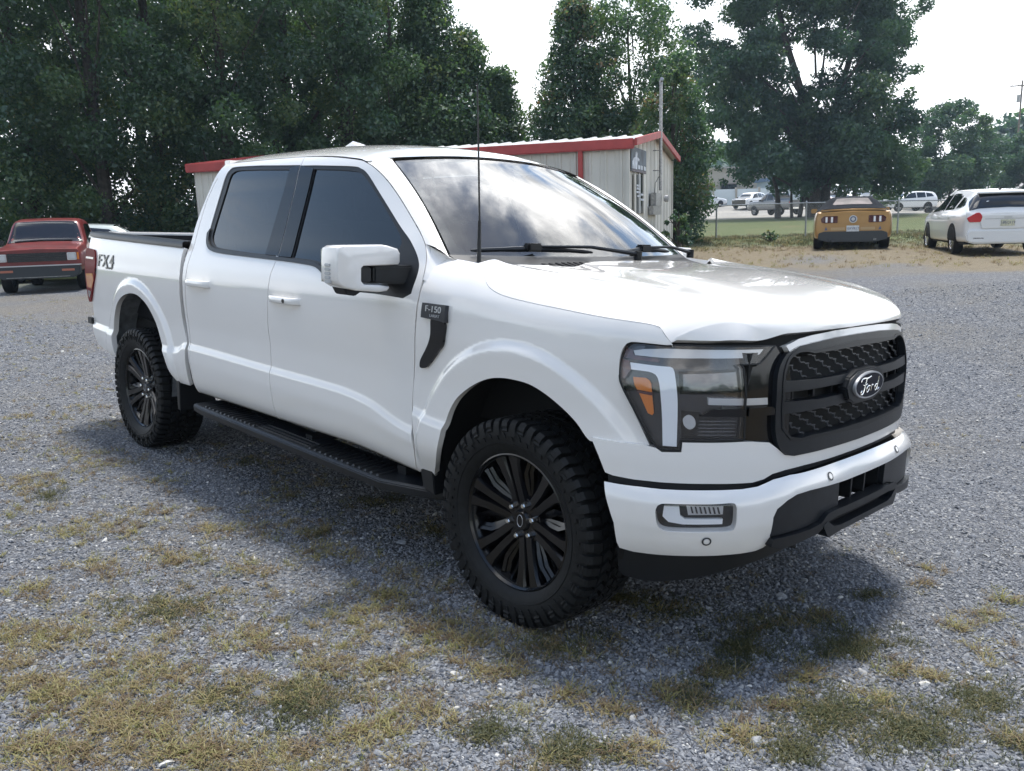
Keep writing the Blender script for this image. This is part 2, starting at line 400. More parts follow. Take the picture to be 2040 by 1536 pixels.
# plan curve of the nose, from the middle (s = 0) to the passenger side (s > 0)
_pc = np.array([(.912, 0), (.910, -.15), (.903, -.30), (.889, -.43), (.868, -.54), (.832, -.64), (.775, -.73), (.70, -.807), (.615, -.868), (.525, -.913), (.43, -.945), (.33, -.968), (.2, -.982), (.05, -.988)])
_sl = np.concatenate([[0], np.cumsum(np.hypot(*np.diff(_pc, axis=0).T))])
_cx, _cy = pchip(_sl, _pc[:, 0]), pchip(_sl, _pc[:, 1])
SMAX = _sl[-1]
def PLAN(s):
    s = np.asarray(s, float); a = np.abs(s); sg = np.where(s < 0, -1., 1.); e = 2e-2
    tx = _cx(np.minimum(a+e, SMAX)) - _cx(np.maximum(a-e, 0)); ty = _cy(np.minimum(a+e, SMAX)) - _cy(np.maximum(a-e, 0))
    tx = np.where(a < e, 0, tx)
    l = np.hypot(tx, ty); nx, ny = -ty/l, tx/l
    return _cx(a), _cy(a)*sg, nx, ny*sg
NOFF = pchip([.40, .66, .70, .78, .9, 1.0, 1.08, 1.14, 1.2, 1.25], [.0, .0, .0, .004, .0, -.002, -.012, -.025, -.04, -.055])
def NOSE(off=None):
    off = off or (lambda s, z: 0*s)
    def f(s, z):
        s = np.atleast_1d(np.asarray(s, float)); z = np.atleast_1d(np.asarray(z, float)); s, z = np.broadcast_arrays(s, z)
        x, y, nx, ny = PLAN(s); o = NOFF(z) + off(s, z)
        return np.stack([x + nx*o, y + ny*o, z], -1)
    return f
_bo = pchip([.38, .44, .47, .50, .55, .60, .635, .655, .675, .70], [-.02, .0, .018, .032, .040, .044, .042, .036, .022, -.01])
BUMP = NOSE(lambda s, z: _bo(z - .10*(1 - sstep(.25, .72, np.abs(s)))*0.55)*(1 - .75*sstep(1.05, 1.45, np.abs(s))))
LOWER = NOSE(lambda s, z: .028 - .10*np.clip((.52 - z), 0, .3)*0 - .25*np.clip(.50 - z, 0, .2))
# hood: v = y, u = 0 at the lip .. 1 at the cowl
def hood_lip(y):
    a = np.abs(y); s = np.interp(a, -_cy(np.linspace(0, SMAX, 200)), np.linspace(0, SMAX, 200))
    x, _, nx, ny = PLAN(s)
    z = 1.212 - .022*sstep(.50, .62, a)
    return x - .028 - .012*sstep(.5, .62, a), z
HTOP = pchip([-.62, -.45, -.2, .1, .35, .55, .70, .80, .9], [1.432, 1.424, 1.412, 1.392, 1.368, 1.343, 1.318, 1.297, 1.27])
HRISE = pchip([0, .004, .015, .035, .07, .13, .25, .5, 2], [0, .25, .47, .66, .82, .925, .98, 1, 1])
def HOODZ(x, y):
    a = np.abs(y); lx, lz = hood_lip(y)
    top = HTOP(x) + .012*(1 - sstep(.38, .52, a)) - .006*np.exp(-((a-.60)/.07)**2) - .022*np.clip((a-.66)/.14, 0, 1.5)**2
    d = np.clip(lx - x, 0, 3)
    return lz + (top - lz)*HRISE(d)
def HOOD(u, v):
    u = np.atleast_1d(np.asarray(u, float)); v = np.atleast_1d(np.asarray(v, float)); u, v = np.broadcast_arrays(u, v)
    lx, lz = hood_lip(v)
    xc = -.50 + .14*(1 - (v/.85)**2)
    x = lx + (xc - lx)*u
    return np.stack([x, v, HOODZ(x, v)], -1)
# ------------------------------------------------------------------ the white pickup
TR = thing('pickup_truck', 'white crew-cab pickup with black wheels parked on the gravel', 'pickup truck', mw=TRUCK)
cutF = [(-1.24,1.51),(-1.176,1.486),(-1.065,1.428),(-.934,1.34),(-.80,1.238),(-.69,1.152),(-.631,1.096),(-.597,1.038),(-.574,.957),(-.570,.89),(-.577,.818),(-.590,.724),(-.607,.60),(-.622,.522),(-.633,.462),(-.634,.416),(-.622,.36),(-.612,.24),(-.616,.15),(-.63,.09),(-.63,.01)]
cutB = [(-1.859,1.575),(-1.845,1.528),(-1.83,1.362),(-1.81,1.153),(-1.80,.987),(-1.815,.90),(-1.825,.80),(-1.84,.70),(-1.854,.603),(-1.85,.40),(-1.838,.25),(-1.841,.08),(-1.841,.01)]
topF = [(-1.859,1.575),(-1.66,1.562),(-1.479,1.547),(-1.301,1.527),(-1.24,1.51)]
topR = [(-2.775,1.47),(-2.757,1.53),(-2.715,1.563),(-2.62,1.577),(-2.397,1.583),(-2.1,1.582),(-1.859,1.575)]
cutR = [(-2.815,.01),(-2.818,.156),(-2.826,.309),(-2.838,.422),(-2.845,.565),(-2.832,.733),(-2.815,.829),(-2.812,.95),(-2.825,1.08),(-2.832,1.2),(-2.828,1.328),(-2.80,1.42),(-2.775,1.47)]
CF_, CB_, TF_, TR_, CR_ = (catmull(c, .02) for c in (cutF, cutB, topF, topR, cutR))
door_f = np.concatenate([TF_[:-1], CF_[:-1], [(-.63,.01)], CB_[::-1][:-1]])
door_r = np.concatenate([TR_[:-1], CB_[:-1], [(-1.841,.01)], CR_[:-1]])
dloF = catmull([(-1.475,.972),(-1.40,.960),(-1.325,.932),(-1.26,.889),(-1.18,.862),(-1.06,.852),(-.86,.852),(-.66,.846)], .02)
dlo_f = np.concatenate([[(-1.83,.985),(-1.838,1.10),(-1.842,1.30),(-1.845,1.521)], catmull([(-1.70,1.516),(-1.363,1.496),(-1.275,1.480),(-1.205,1.448),(-1.085,1.358),(-.858,1.19),(-.733,1.106),(-.643,1.02),(-.616,.955),(-.625,.87)], .02), dloF[::-1][1:], [(-1.62,.978)]])
dlo_r = np.concatenate([[(-1.855,1.524)], catmull([(-2.3,1.54),(-2.58,1.543),(-2.65,1.529),(-2.678,1.47),(-2.682,1.30),(-2.678,1.142),(-2.666,1.085),(-2.635,1.045),(-2.58,1.018),(-2.45,1.004),(-2.126,.994)], .02), [(-1.822,.986)]])
gl_f = np.concatenate([[(-1.66,.993),(-1.70,1.495)], catmull([(-1.5,1.484),(-1.352,1.472),(-1.281,1.459),(-1.214,1.424),(-1.071,1.322),(-.944,1.226),(-.83,1.139)], .02), [(-.80,1.10),(-.86,.885)], catmull([(-1.12,.884),(-1.2,.897),(-1.30,.945),(-1.38,.976),(-1.48,.988)], .02)])
gl_r = np.concatenate([[(-1.95,1.00),(-1.952,1.503)], catmull([(-2.3,1.517),(-2.54,1.521),(-2.60,1.507),(-2.622,1.47),(-2.63,1.3),(-2.63,1.13),(-2.615,1.075),(-2.56,1.035),(-2.45,1.02),(-2.2,1.008)], .02)])
for dn, dl, gz, lab in ((door_f, dlo_f, gl_f, 'front'), (door_r, dlo_r, gl_r, 'rear')):
    for d in panel('door', SIDE, inset(dn, .0034), M['white'], TR, 'side', holes=[dl], mirror=True): pass
    panel('window_trim', SIDE, inset(dl, -.004), M['satin'], TR, 'side', holes=[gz], off=-.004, mirror=True)
    panel('side_window', SIDE, inset(gz, -.01), M['glass'], TR, 'side', off=-.010, flange=0, mirror=True, grid=.04)
DOORS = [o for o in children(TR) if o.name.startswith('door')]
# gloss divider between the two doors' windows and its reflections
panel('window_divider', SIDE, [(-1.672,.992),(-1.708,1.496),(-1.846,1.520),(-1.828,1.362),(-1.807,1.153),(-1.797,.992)], M['black'], TR, 'side', off=.002, flange=.008, mirror=True)
panel('window_divider', SIDE, [(-1.803,.994),(-1.813,1.153),(-1.834,1.362),(-1.852,1.523),(-1.945,1.512),(-1.94,.999)], M['black'], TR, 'side', off=.002, flange=.008, mirror=True)
panel('belt_moulding', SIDE, np.concatenate([catmull([(-2.69,1.11),(-2.672,1.062),(-2.64,1.027),(-2.58,1.0),(-2.45,.986),(-2.126,.976),(-1.8,.968),(-1.62,.962),(-1.475,.955),(-1.40,.944),(-1.33,.918)], .03), catmull([(-1.318,.934),(-1.40,.964),(-1.475,.975),(-1.62,.981),(-1.8,.988),(-2.126,.997),(-2.45,1.008),(-2.575,1.024),(-2.63,1.05),(-2.655,1.085),(-2.668,1.14)], .03)]), M['grey'], TR, 'side', off=.006, flange=.012, mirror=True)
# cab corner behind the rear door and the box side
cab_rear = catmull([(-2.82,.01),(-2.826,.12),(-2.83,.22),(-2.846,.343),(-2.858,.427),(-2.876,.532),(-2.870,.692),(-2.862,.827),(-2.866,.92),(-2.874,1.04),(-2.878,1.18),(-2.862,1.29),(-2.838,1.39),(-2.808,1.475),(-2.77,1.54),(-2.72,1.578),(-2.66,1.59)], .02)
panel('cab_corner', SIDE, np.concatenate([inset(CR_[::-1], 0)[::1] - np.array([.004, 0]), cab_rear]), M['white'], TR, 'side', mirror=True, flange=.03)
bedf = catmull([(-2.90,.107),(-2.893,.19),(-2.890,.30),(-2.888,.42),(-2.924,.528),(-2.918,.689),(-2.908,.80),(-2.905,.90),(-2.903,1.018)], .02)
archR = catmull([(-4.065,.15),(-4.075,.24),(-4.085,.36),(-4.062,.46),(-4.005,.54),(-3.93,.597),(-3.818,.645),(-3.688,.672),(-3.572,.674),(-3.473,.65),(-3.384,.606),(-3.311,.54),(-3.251,.474),(-3.196,.395),(-3.14,.29),(-3.105,.19),(-3.08,.12)], .02)
bed = np.concatenate([[(-4.60,1.018)], [(-4.60,.93),(-4.605,.7),(-4.61,.5),(-4.60,.36),(-4.575,.29),(-4.50,.21),(-4.35,.185)], archR, [(-3.04,.105)], bedf])
BED = panel('bed_side', SIDE, bed, M['white'], TR, 'side', mirror=True, flange=.035, grid=.014)
# dark strips laid under the gaps, their colour standing in for shade
def dark_strip(name, c, w, m, S=SIDE, off=-.012, mir=True):
    c = np.asarray(c, float); d = np.gradient(c, axis=0); d /= np.linalg.norm(d, axis=1)[:, None]+1e-9; n = np.stack([-d[:, 1], d[:, 0]], 1)*w
    return panel(name, S, np.concatenate([c+n, (c-n)[::-1]]), m, TR, 'side', off=off, flange=0, mirror=mir, grid=.05, step=.03)
dark_strip('door_gap_shade', CB_[4:], .013, M['void']); dark_strip('door_gap_shade', CF_[14:], .012, M['void']); dark_strip('door_gap_shade', CR_[:-16], .010, M['void']); dark_strip('door_gap_shade', np.concatenate([TR_, TF_[1:], CF_[1:16]]), .010, M['void'])
gapc = np.concatenate([cab_rear[4:70:6][:, :]])
panel('cab_gap_shade', SIDE, np.concatenate([cab_rear[:48:3]+np.array([-.002, 0]), bedf[::-3]+np.array([.0, 0])]), M['grey'], TR, 'side', off=-.022, flange=0, mirror=True, grid=.04)  # dark sheet in place of the shade between cab and box
# roof, cab back
def drip(x):
    q = np.concatenate([topF[::-1], topR[::-1][1:]]); q = q[np.argsort(q[:, 0])]
    return SIDE(x, np.interp(x, q[:, 0], q[:, 1]) + .006)
WB0, WB1 = np.array([-.5186, .8666, 1.4309]), np.array([-1.1623, .678, 1.867])
def WIND(a, b):
    """windshield: a -1 (passenger) .. 1, b 0 (cowl) .. 1 (header)"""
    a = np.atleast_1d(np.asarray(a, float)); b = np.atleast_1d(np.asarray(b, float)); a, b = np.broadcast_arrays(a, b)
    e = WB0[None]*(1-b[:, None]) + WB1[None]*b[:, None]
    k = 1 - np.abs(a)**2.2; sag = .018*np.sin(np.pi*np.clip(b, 0, 1))
    return np.stack([e[:, 0] + (.155 - .055*b)*k + sag, e[:, 1]*a, e[:, 2] + (-.006 + .044*b)*k + sag], -1)
CROWN = pchip([0, .02, .06, .14, .28, .5, .85, .96, 1], [1.905, 1.922, 1.945, 1.973, 1.998, 2.015, 2.012, 1.99, 1.955])
def ROOFP(u, v):
    u = np.atleast_1d(np.asarray(u, float)); v = np.atleast_1d(np.asarray(v, float)); u, v = np.broadcast_arrays(u, v)
    a = np.abs(v); va = .89
    h = WIND(np.clip(v/va, -1, 1), np.ones_like(v)*1.012)
    xh = np.where(a <= va, h[:, 0], h[:, 0] - .045*(a-va)/(1-va))
    x = xh + (-2.79 - xh)*u
    xd = np.minimum(x, -1.20); xd = np.maximum(xd, -2.73)
    d = drip(xd); yd, zd = -d[:, 1], d[:, 2]
    prof = (1 - a**2.5)**.85
    z = zd + (CROWN(u) - zd)*prof
    z = np.where(u < .04, z*(u/.04) + (1-u/.04)*np.where(a <= va, h[:, 2]+.004, h[:, 2]+(zd-h[:, 2])*((a-va)/(1-va))**1.5), z)
    return np.stack([x, v*yd, z], -1)
uu = np.concatenate([np.linspace(0, .1, 9), np.linspace(.12, .94, 40), np.linspace(.95, 1, 6)]); vv = np.sin(np.linspace(-1, 1, 61)*math.pi/2)*.55 + np.linspace(-1, 1, 61)*.45
G = np.stack([ROOFP(np.full(61, u), vv) for u in uu])
grid_mesh('roof', G, M['white'], TR)
mb = MB(); 
mb.tube([(-2.28, .0, 2.005), (-2.36, 0, 2.03), (-2.47, 0, 2.055), (-2.52, 0, 2.045), (-2.54, 0, 2.0)], [.005, .03, .035, .03, .02], 10); mb.build('roof_antenna', M['white'], TR, smooth=True)
# A pillars: from the door's cut line to the windshield
CFs = catmull(cutF[:7], .02)
q3 = SIDE(CFs[:, 0]+.004, CFs[:, 1])
al = np.concatenate([[0], np.cumsum(np.linalg.norm(np.diff(q3, axis=0), axis=1))]); al /= al[-1]
tt = np.linspace(0, 1, 40); Do = np.stack([np.interp(tt, al, q3[:, i]) for i in range(3)], 1)
wi = WIND(-np.ones(40), 1.012 - tt*1.02)
rows = []
for k in np.linspace(0, 1, 9):
    p = Do*(1-k) + wi*k; bul = np.sin(k*math.pi)*.016; p = p + np.array([.55, -.45, .6])*bul
    rows.append(p)
for sgn in (1, -1):
    Gp = np.stack(rows); Gp = Gp*np.array([1, sgn, 1])
    grid_mesh('a_pillar', Gp, M['white'], TR, flip=sgn > 0)
for sgn in (1, -1):
    tA = np.linspace(.93, 1.097, 9); cx_ = np.interp(tA, [c[1] for c in cutF[8:5:-1]] + [1.152], [c[0] for c in cutF[8:5:-1]] + [-.69])
    tB = np.linspace(.93, 1.115, 9)
    A = np.concatenate([SIDE(cx_+.004, tA), WIND([-1.0], [-.01])]); B = np.concatenate([FEND(np.linspace(-.545, -.54, 9), tB), FEND([-.47], [1.12])]) - np.array([0, 0, .0025])
    rows = []
    for k in np.linspace(0, 1, 9): rows.append((A*(1-k) + B*k)*np.array([1, sgn, 1]))
    grid_mesh('pillar_foot', np.stack(rows), M['white'], TR, flip=sgn > 0)
# windshield and its dark border
ws_out = np.concatenate([dense([(-.985,.0),(.985,.0),(.985,1.0),(-.985,1.0)], .05)])
panel('windshield', WIND, ws_out, M['wind'], TR, 'up', off=-.004, flange=0, grid=.07, step=.05)
bord = [(-.90,.055),(-.6,.045),(0,.04),(.6,.045),(.90,.055),(.93,.12),(.945,.9),(.93,.955),(.7,.965),(.22,.965),(.16,.90),(-.16,.90),(-.22,.965),(-.7,.965),(-.93,.955),(-.945,.9),(-.93,.12)]
panel('windshield_border', WIND, ws_out, M['black'], TR, 'up', holes=[bord], off=-.009, flange=0, grid=.04)
mb = MB(); cord = [WIND(a, b)[0] + np.array([-.02, 0, -.02]) for a, b in ((-.72,.985),(-.72,.93),(-.76,.86),(-.79,.78),(-.82,.70),(-.85,.62),(-.93,.56))]
mb.tube(cord, .006, 6); mb.build('dash_cable', M['satin'], TR, smooth=True)
# interior seen through the glass
mb = MB(); mb.box((-1.02, -.80, 1.0), (-.50, .80, 1.32)); mb.prism([(-1.02,1.32),(-.5,1.38),(-.42,1.36),(-.42,1.2),(-1.02,1.2)], 1, -.79, .79); mb.build('dashboard', M['seat'], TR, bevel=.02)
for yy in (-.40, .40):
    mb = MB(); mb.box((-1.78, yy-.26, 1.0), (-1.58, yy+.26, 1.58)); mb.box((-1.75, yy-.13, 1.60), (-1.64, yy+.13, 1.78)); mb.box((-1.6, yy-.26, .98), (-1.05, yy+.26, 1.1)); mb.build('front_seat', M['seat'], TR, bevel=.04)
mb = MB(); mb.box((-2.68, -.74, .98), (-2.52, .74, 1.55)); mb.box((-2.62, -.6, 1.56), (-2.55, -.36, 1.72)); mb.box((-2.62, .36, 1.56), (-2.55, .6, 1.72)); mb.build('rear_seat', M['seat'], TR, bevel=.03)
mb = MB()
for k in range(24):
    w = 2*math.pi*k/24; w2 = 2*math.pi*(k+1)/24
    mb.tube([(-1.16+.06*math.sin(w), .40+.19*math.cos(w), 1.36+.17*math.sin(w)), (-1.16+.06*math.sin(w2), .40+.19*math.cos(w2), 1.36+.17*math.sin(w2))], .015, 6)
mb.box((-1.18, .25, 1.33), (-1.1, .55, 1.38)); mb.build('steering_wheel', M['satin'], TR, smooth=True)
mb = MB(); mb.box((-1.16, -.13, 1.80), (-1.13, .13, 1.87)); mb.box((-1.12, -.015, 1.84), (-1.06, .015, 1.90)); mb.build('inner_mirror', M['satin'], TR, bevel=.01)
mb = MB(); mb.box((-2.83, -.90, .55), (-2.80, .90, 1.42)); mb.box((-2.80, -.72, 1.88), (-2.74, .72, 1.93)); 
bt_ = np.linspace(1.0, 1.575, 14); q_ = SIDE(np.full(14, -2.80), bt_)
for s_ in (1, -1):
    Vb = [(-2.80 + .055*(p[2]-1.42)/.48, p[1]*s_*.985, p[2]) for p in q_] + [(-2.80 + .055*(p[2]-1.42)/.48, s_*-min(.70, abs(p[1])*.9), p[2]) for p in q_]
    mb.add(Vb, [(i, i+1, 15+i, 14+i) for i in range(13)])
mb.build('cab_back', M['white'], TR, bevel=.004)
mb = MB(); mb.prism([(-2.80,1.42),(-2.752,1.89),(-2.746,1.89),(-2.794,1.42)], 1, -.72, .72); mb.build('rear_window', M['glass'], TR)
mb = MB(); mb.box((-2.80, -.90, .50), (-.60, .90, .56)); mb.box((-2.75, -.88, .56), (-.6, -.80, .95)); mb.box((-2.75, .80, .56), (-.6, .88, .95)); mb.box((-2.75, -.86, .95), (-.6, .86, .97)); mb.build('floor_pan', M['void'], TR)
# box of the pickup: inner walls, floor, tailgate, rail caps
mb = MB()
for s in (-1, 1):
    mb.box((-4.58, s*.80-.01, .90), (-2.92, s*.80+.01, 1.41))
    for zz in (1.0, 1.12, 1.24, 1.34): mb.box((-4.55, s*.785-.012, zz), (-2.95, s*.785+.012, zz+.03))
mb.box((-4.58, -.80, .86), (-2.92, .80, .90)); mb.box((-2.94, -.80, .88), (-2.91, .80, 1.42)); mb.build('bed_liner', M['satin'], TR)
mb = MB(); mb.box((-4.60, -.80, .72), (-4.53, .80, 1.478)); tg = mb.build('tailgate', M['white'], TR, bevel=.012); mb = MB(); mb.box((-4.531, -.78, .9), (-4.522, .78, 1.455)); mb.build('tailgate_liner', M['satin'], tg)
for s in (-1, 1):
    xs = np.linspace(-4.605, -2.905, 30); zt = 1.415 + .022*(-2.8-xs)
    yo = -SIDE(xs, np.full(30, 1.0))[:, 1]
    rows = []
    for dy, dz in ((.004,-.018),(.004,.012),(-.012,.022),(-.03,.018),(-.034,.022),(-.07,.022),(-.075,.017),(-.12,.020),(-.135,.012),(-.137,-.03)):
        rows.append(np.stack([xs, s*(yo+dy), zt+dz], 1))
    grid_mesh('bed_rail', np.stack(rows), M['grey'], TR, flip=s > 0)
mb = MB(); mb.box((-4.76, -.90, .70), (-4.62, .90, .86)); mb.build('rear_bumper', M['white'], TR, bevel=.03)
for s in (-1, 1):
    mb = MB(); mb.box((-4.70, s*.935-.01, .775), (-4.615, s*.935+.01, .825)); mb.build('bumper_bracket', M['grey'], TR, bevel=.004)
# tail lights
tl = catmull([(-4.636,.925),(-4.52,.93),(-4.42,.922),(-4.385,.86),(-4.40,.77),(-4.50,.66),(-4.60,.565),(-4.65,.545),(-4.67,.58),(-4.66,.70),(-4.65,.84)], .02, True)
t_ = panel('taillight', SIDE, tl, M['red'], TR, 'side', off=.010, flange=.03, mirror=True)
for side, tobj in zip((1, -1), t_):
    for nm, pl_, mm in (('amber_lens', [(-4.63,.76),(-4.45,.77),(-4.44,.72),(-4.52,.655),(-4.63,.66)], M['amber']), ('upper_band', [(-4.63,.885),(-4.43,.885),(-4.43,.872),(-4.63,.872)], M['red_dark']), ('lower_lens', [(-4.64,.64),(-4.55,.63),(-4.62,.575),(-4.645,.59)], M['red_dark'])):
        o = panel(nm, (lambda x, t, s=side: SIDE(x, t)*np.array([1, s, 1])), pl_, mm, tobj, 'side', off=.0125, flange=.002)
# front fenders
archF = catmull([(-.521,.055),(-.50,.10),(-.46,.16),(-.428,.22),(-.405,.29),(-.392,.37),(-.372,.432),(-.336,.474),(-.272,.518),(-.196,.558),(-.121,.586),(-.06,.598),(.006,.602),(.094,.597),(.167,.576),(.236,.545),(.303,.507),(.352,.472),(.372,.462)], .02)
lampF = catmull([(.600,.455),(.575,.456),(.560,.467),(.534,.501),(.504,.552),(.464,.636),(.459,.66),(.46,.714),(.464,.75),(.474,.778),(.492,.794),(.542,.796),(.618,.794)], .015)
seam = [(.622,.797),(.592,.838),(.562,.87),(.45,.879),(.222,.890),(-.05,.906),(-.171,.936),(-.233,.995),(-.30,1.06),(-.342,1.112)]
fender = np.concatenate([CF_[12:][::1][np.searchsorted(-CF_[12:, 1], -1.10):][:-1] + np.array([.0045, 0]), [(-.625,.02),(-.535,.02)], archF, [(.449,.462),(.52,.459),(.575,.452)], lampF[1:-1], catmull(seam, .02), [(-.45,1.124),(-.56,1.126)], [(-.612,1.107)]])
FE = panel('front_fender', FEND, fender, M['white'], TR, 'side', mirror=True, flange=.03, grid=.0125)
# hood: a central sheet and the shoulders that wrap over the fenders, one skin
sm = catmull(seam[::-1], .01)
def seam_t(x): return np.interp(x, sm[np.argsort(sm[:, 0]), 0], sm[np.argsort(sm[:, 0]), 1])
REARX = pchip([0, .25, .49, .60, .70, .76, .80, .85, .95], [-.24, -.22, -.13, -.115, -.13, -.25, -.31, -.335, -.35])
ny = 44
us = np.concatenate([[0, .002, .005, .010, .016, .024, .034, .046, .06, .08], np.linspace(.1, 1, 46)])
kk = np.linspace(0, 1, 17)[1:]
def fend_z(x, a):
    """height of the fender shoulder at x and half-breadth a"""
    tt_ = np.linspace(.72, 1.38, 60); q = FEND(np.full(60, x), tt_); yy = -q[:, 1]; o = np.argsort(yy); return float(np.interp(a, yy[o], q[o, 2]))
Gc, Gs = [], []
for u in us:
    yc = float(np.clip(.785 + PLANY(.82 - 1.07*u) - .02, .585, .752)); ys = np.linspace(-yc, yc, ny)
    lx, lz = hood_lip(ys); x = lx + (REARX(np.abs(ys)) - lx)*u
    z = HOODZ(x, ys) - .012*sstep(.30, -.1, x)*(1-sstep(.45, .62, np.abs(ys)))
    Gc.append(np.stack([x, ys, z], 1)); p0 = Gc[-1][0]
    x_out = .618 + (-.342 - .618)*u; po = FEND(x_out, seam_t(x_out))[0]; row = []
    for k in kk:
        xx, yy = p0[0] + (po[0]-p0[0])*k, p0[1] + (po[1]-p0[1])*k
        l2, z2 = hood_lip(np.array([abs(yy)])); d = max(float(l2[0]) - xx, 0) + .012*k
        if u == 0 and k < 1: xx, d = float(l2[0])*(1-k**3) + xx*k**3, 0
        fz = fend_z(xx, abs(yy)); zf = z2[0] + (fz - z2[0])*HRISE(np.array([d]))[0]; zf += (fz-zf)*sstep(.55, 1.0, k)*sstep(.015, .16, u)
        hz_ = HOODZ(np.array([xx]), np.array([yy]))[0]
        row.append((xx, yy, po[2] if k == 1 else hz_ + (zf-hz_)*sstep(0, .6, k)))
    Gs.append(row)
Gc, Gs = np.array(Gc), np.array(Gs)
Gl = Gs[:, ::-1]; Gr = Gs*np.array([1, -1, 1])
GH = np.concatenate([Gl, Gc, Gr], 1)
# smooth the joint a little, then turn the rim down
for _ in range(12):
    A = GH.copy(); A[1:-1, 1:-1, 2] = .5*GH[1:-1, 1:-1, 2] + .125*(GH[:-2, 1:-1, 2]+GH[2:, 1:-1, 2]+GH[1:-1, :-2, 2]+GH[1:-1, 2:, 2]); GH[2:, :, 2] = A[2:, :, 2]
GH[:, :, 2] += .002
hood = grid_mesh('hood', GH, M['white'], TR)
mb = MB(); r0 = GH[0]; n_ = len(r0)
V = [tuple(p) for p in r0] + [(p[0]-.03, p[1], p[2]-.012) for p in r0]
mb.add(V, [(i, i+1, n_+i+1, n_+i) for i in range(n_-1)]); e0 = [GH[:, 0], GH[:, -1], GH[-1]]
for L in e0:
    n_ = len(L); c = np.array([0, 0, 1.0]); mb.add([tuple(p) for p in L] + [(p[0]*1.0, p[1]*.985, p[2]-.018) for p in L], [(i, i+1, n_+i+1, n_+i) for i in range(n_-1)])
mb.build('hood_edge', M['white'], TR, smooth=True)
# dark structure just under the seams
def strip(name, rows, m, parent, flip=False): return grid_mesh(name, np.stack(rows), m, parent, flip=flip)
mb = MB(); mb.box((-.52, -.70, .72), (.62, .70, 1.17)); mb.box((-.5, -.86, .95), (.38, .86, 1.17)); mb.build('engine_bay', M['void'], TR)
for s in (-1, 1):
    mb = MB(); mb.prism([(-.62,1.05),(-.62,1.40),(-.40,1.36),(.45,1.19),(.45,1.10)], 1, s*.80-.03, s*.80+.03); mb.build('inner_fender', M['void'], TR)
# cowl panel, slots, wipers
cw = []
a_ = np.linspace(-1, 1, 41)
w0 = WIND(a_, np.full(41, .012))
for k in np.linspace(0, 1, 7):
    y = a_*(.86 + (.83-.86)*k); xr = REARX(np.abs(y)) + .05
    hz = HOODZ(xr, y) - .022 - .012*sstep(.30, -.1, xr)*(1-sstep(.45, .62, np.abs(y)))
    x = w0[:, 0]*(1-k) + xr*k; z = (w0[:, 2]+.0)*(1-k) + hz*k - .012*np.sin(math.pi*k)
    cw.append(np.stack([x, y, z], 1))
cowl = strip('cowl_panel', cw, M['satin'], TR)
cwn = np.stack(cw)
for j in range(3, 38):
    if 8 <= j <= 33:
        for a0, a1 in ((2, 4),):
            p, q = cwn[a0, j], cwn[a1, j]; mb = MB(); d = .010
            mb.add([(p[0], p[1]-d, p[2]+.004), (p[0], p[1]+d, p[2]+.004), (q[0], q[1]+d-.02, q[2]+.004), (q[0], q[1]-d-.02, q[2]+.004), (p[0], p[1]-d, p[2]-.01), (p[0], p[1]+d, p[2]-.01), (q[0], q[1]+d-.02, q[2]-.01), (q[0], q[1]-d-.02, q[2]-.01)], [(0,1,2,3),(0,4,5,1),(1,5,6,2),(2,6,7,3),(3,7,4,0)])
            mb.build('cowl_slot', M['void'], cowl)
def wiper(a0, a1, ap):
    """blade lies along the glass foot from a0 to a1, driven from a pivot at ap"""
    w = thing('wiper', None, None); w.parent = TR
    mb = MB(); L = [WIND(a, .012 + .022*math.sin(math.pi*(a-a0)/(a1-a0)))[0] + np.array([.018, 0, .020]) for a in np.linspace(a0, a1, 14)]
    mb.tube(L, [.005] + [.010]*3 + [.013]*6 + [.010]*3 + [.005], 7); mb.build('wiper_blade', M['satin'], w, smooth=True)
    mid = L[6]; mb = MB(); mb.box((mid[0]-.02, mid[1]-.045, mid[2]-.012), (mid[0]+.025, mid[1]+.045, mid[2]+.026)); mb.build('wiper_clip', M['satin'], w, bevel=.008)
    pv = WIND(ap, .0)[0] + np.array([.07, 0, .02]); mb = MB(); mb.tube([tuple(mid + np.array([.01, 0, .012])), tuple((mid+pv)/2 + np.array([.02, 0, .022])), tuple(pv)], [.006, .008, .011], 7)
    mb.tube([tuple(pv - np.array([0, 0, .03])), tuple(pv + np.array([0, 0, .015]))], .02, 10); mb.build('wiper_arm', M['satin'], w, smooth=True)
wiper(-.90, -.14, .18); wiper(.10, .68, .92)
# mast aerial on the passenger fender
mb = MB(); mb.tube([(-.372, -.825, 1.36), (-.372, -.825, 1.40), (-.374, -.825, 1.42), (-.374, -.825, 1.58)], [.016, .014, .009, .0065], 10); mb.tube([(-.374, -.825, 1.58), (-.385, -.826, 1.85), (-.396, -.828, 2.12)], [.0042, .0038, .0030], 6); mb.build('mast_aerial', M['satin'], TR, smooth=True)
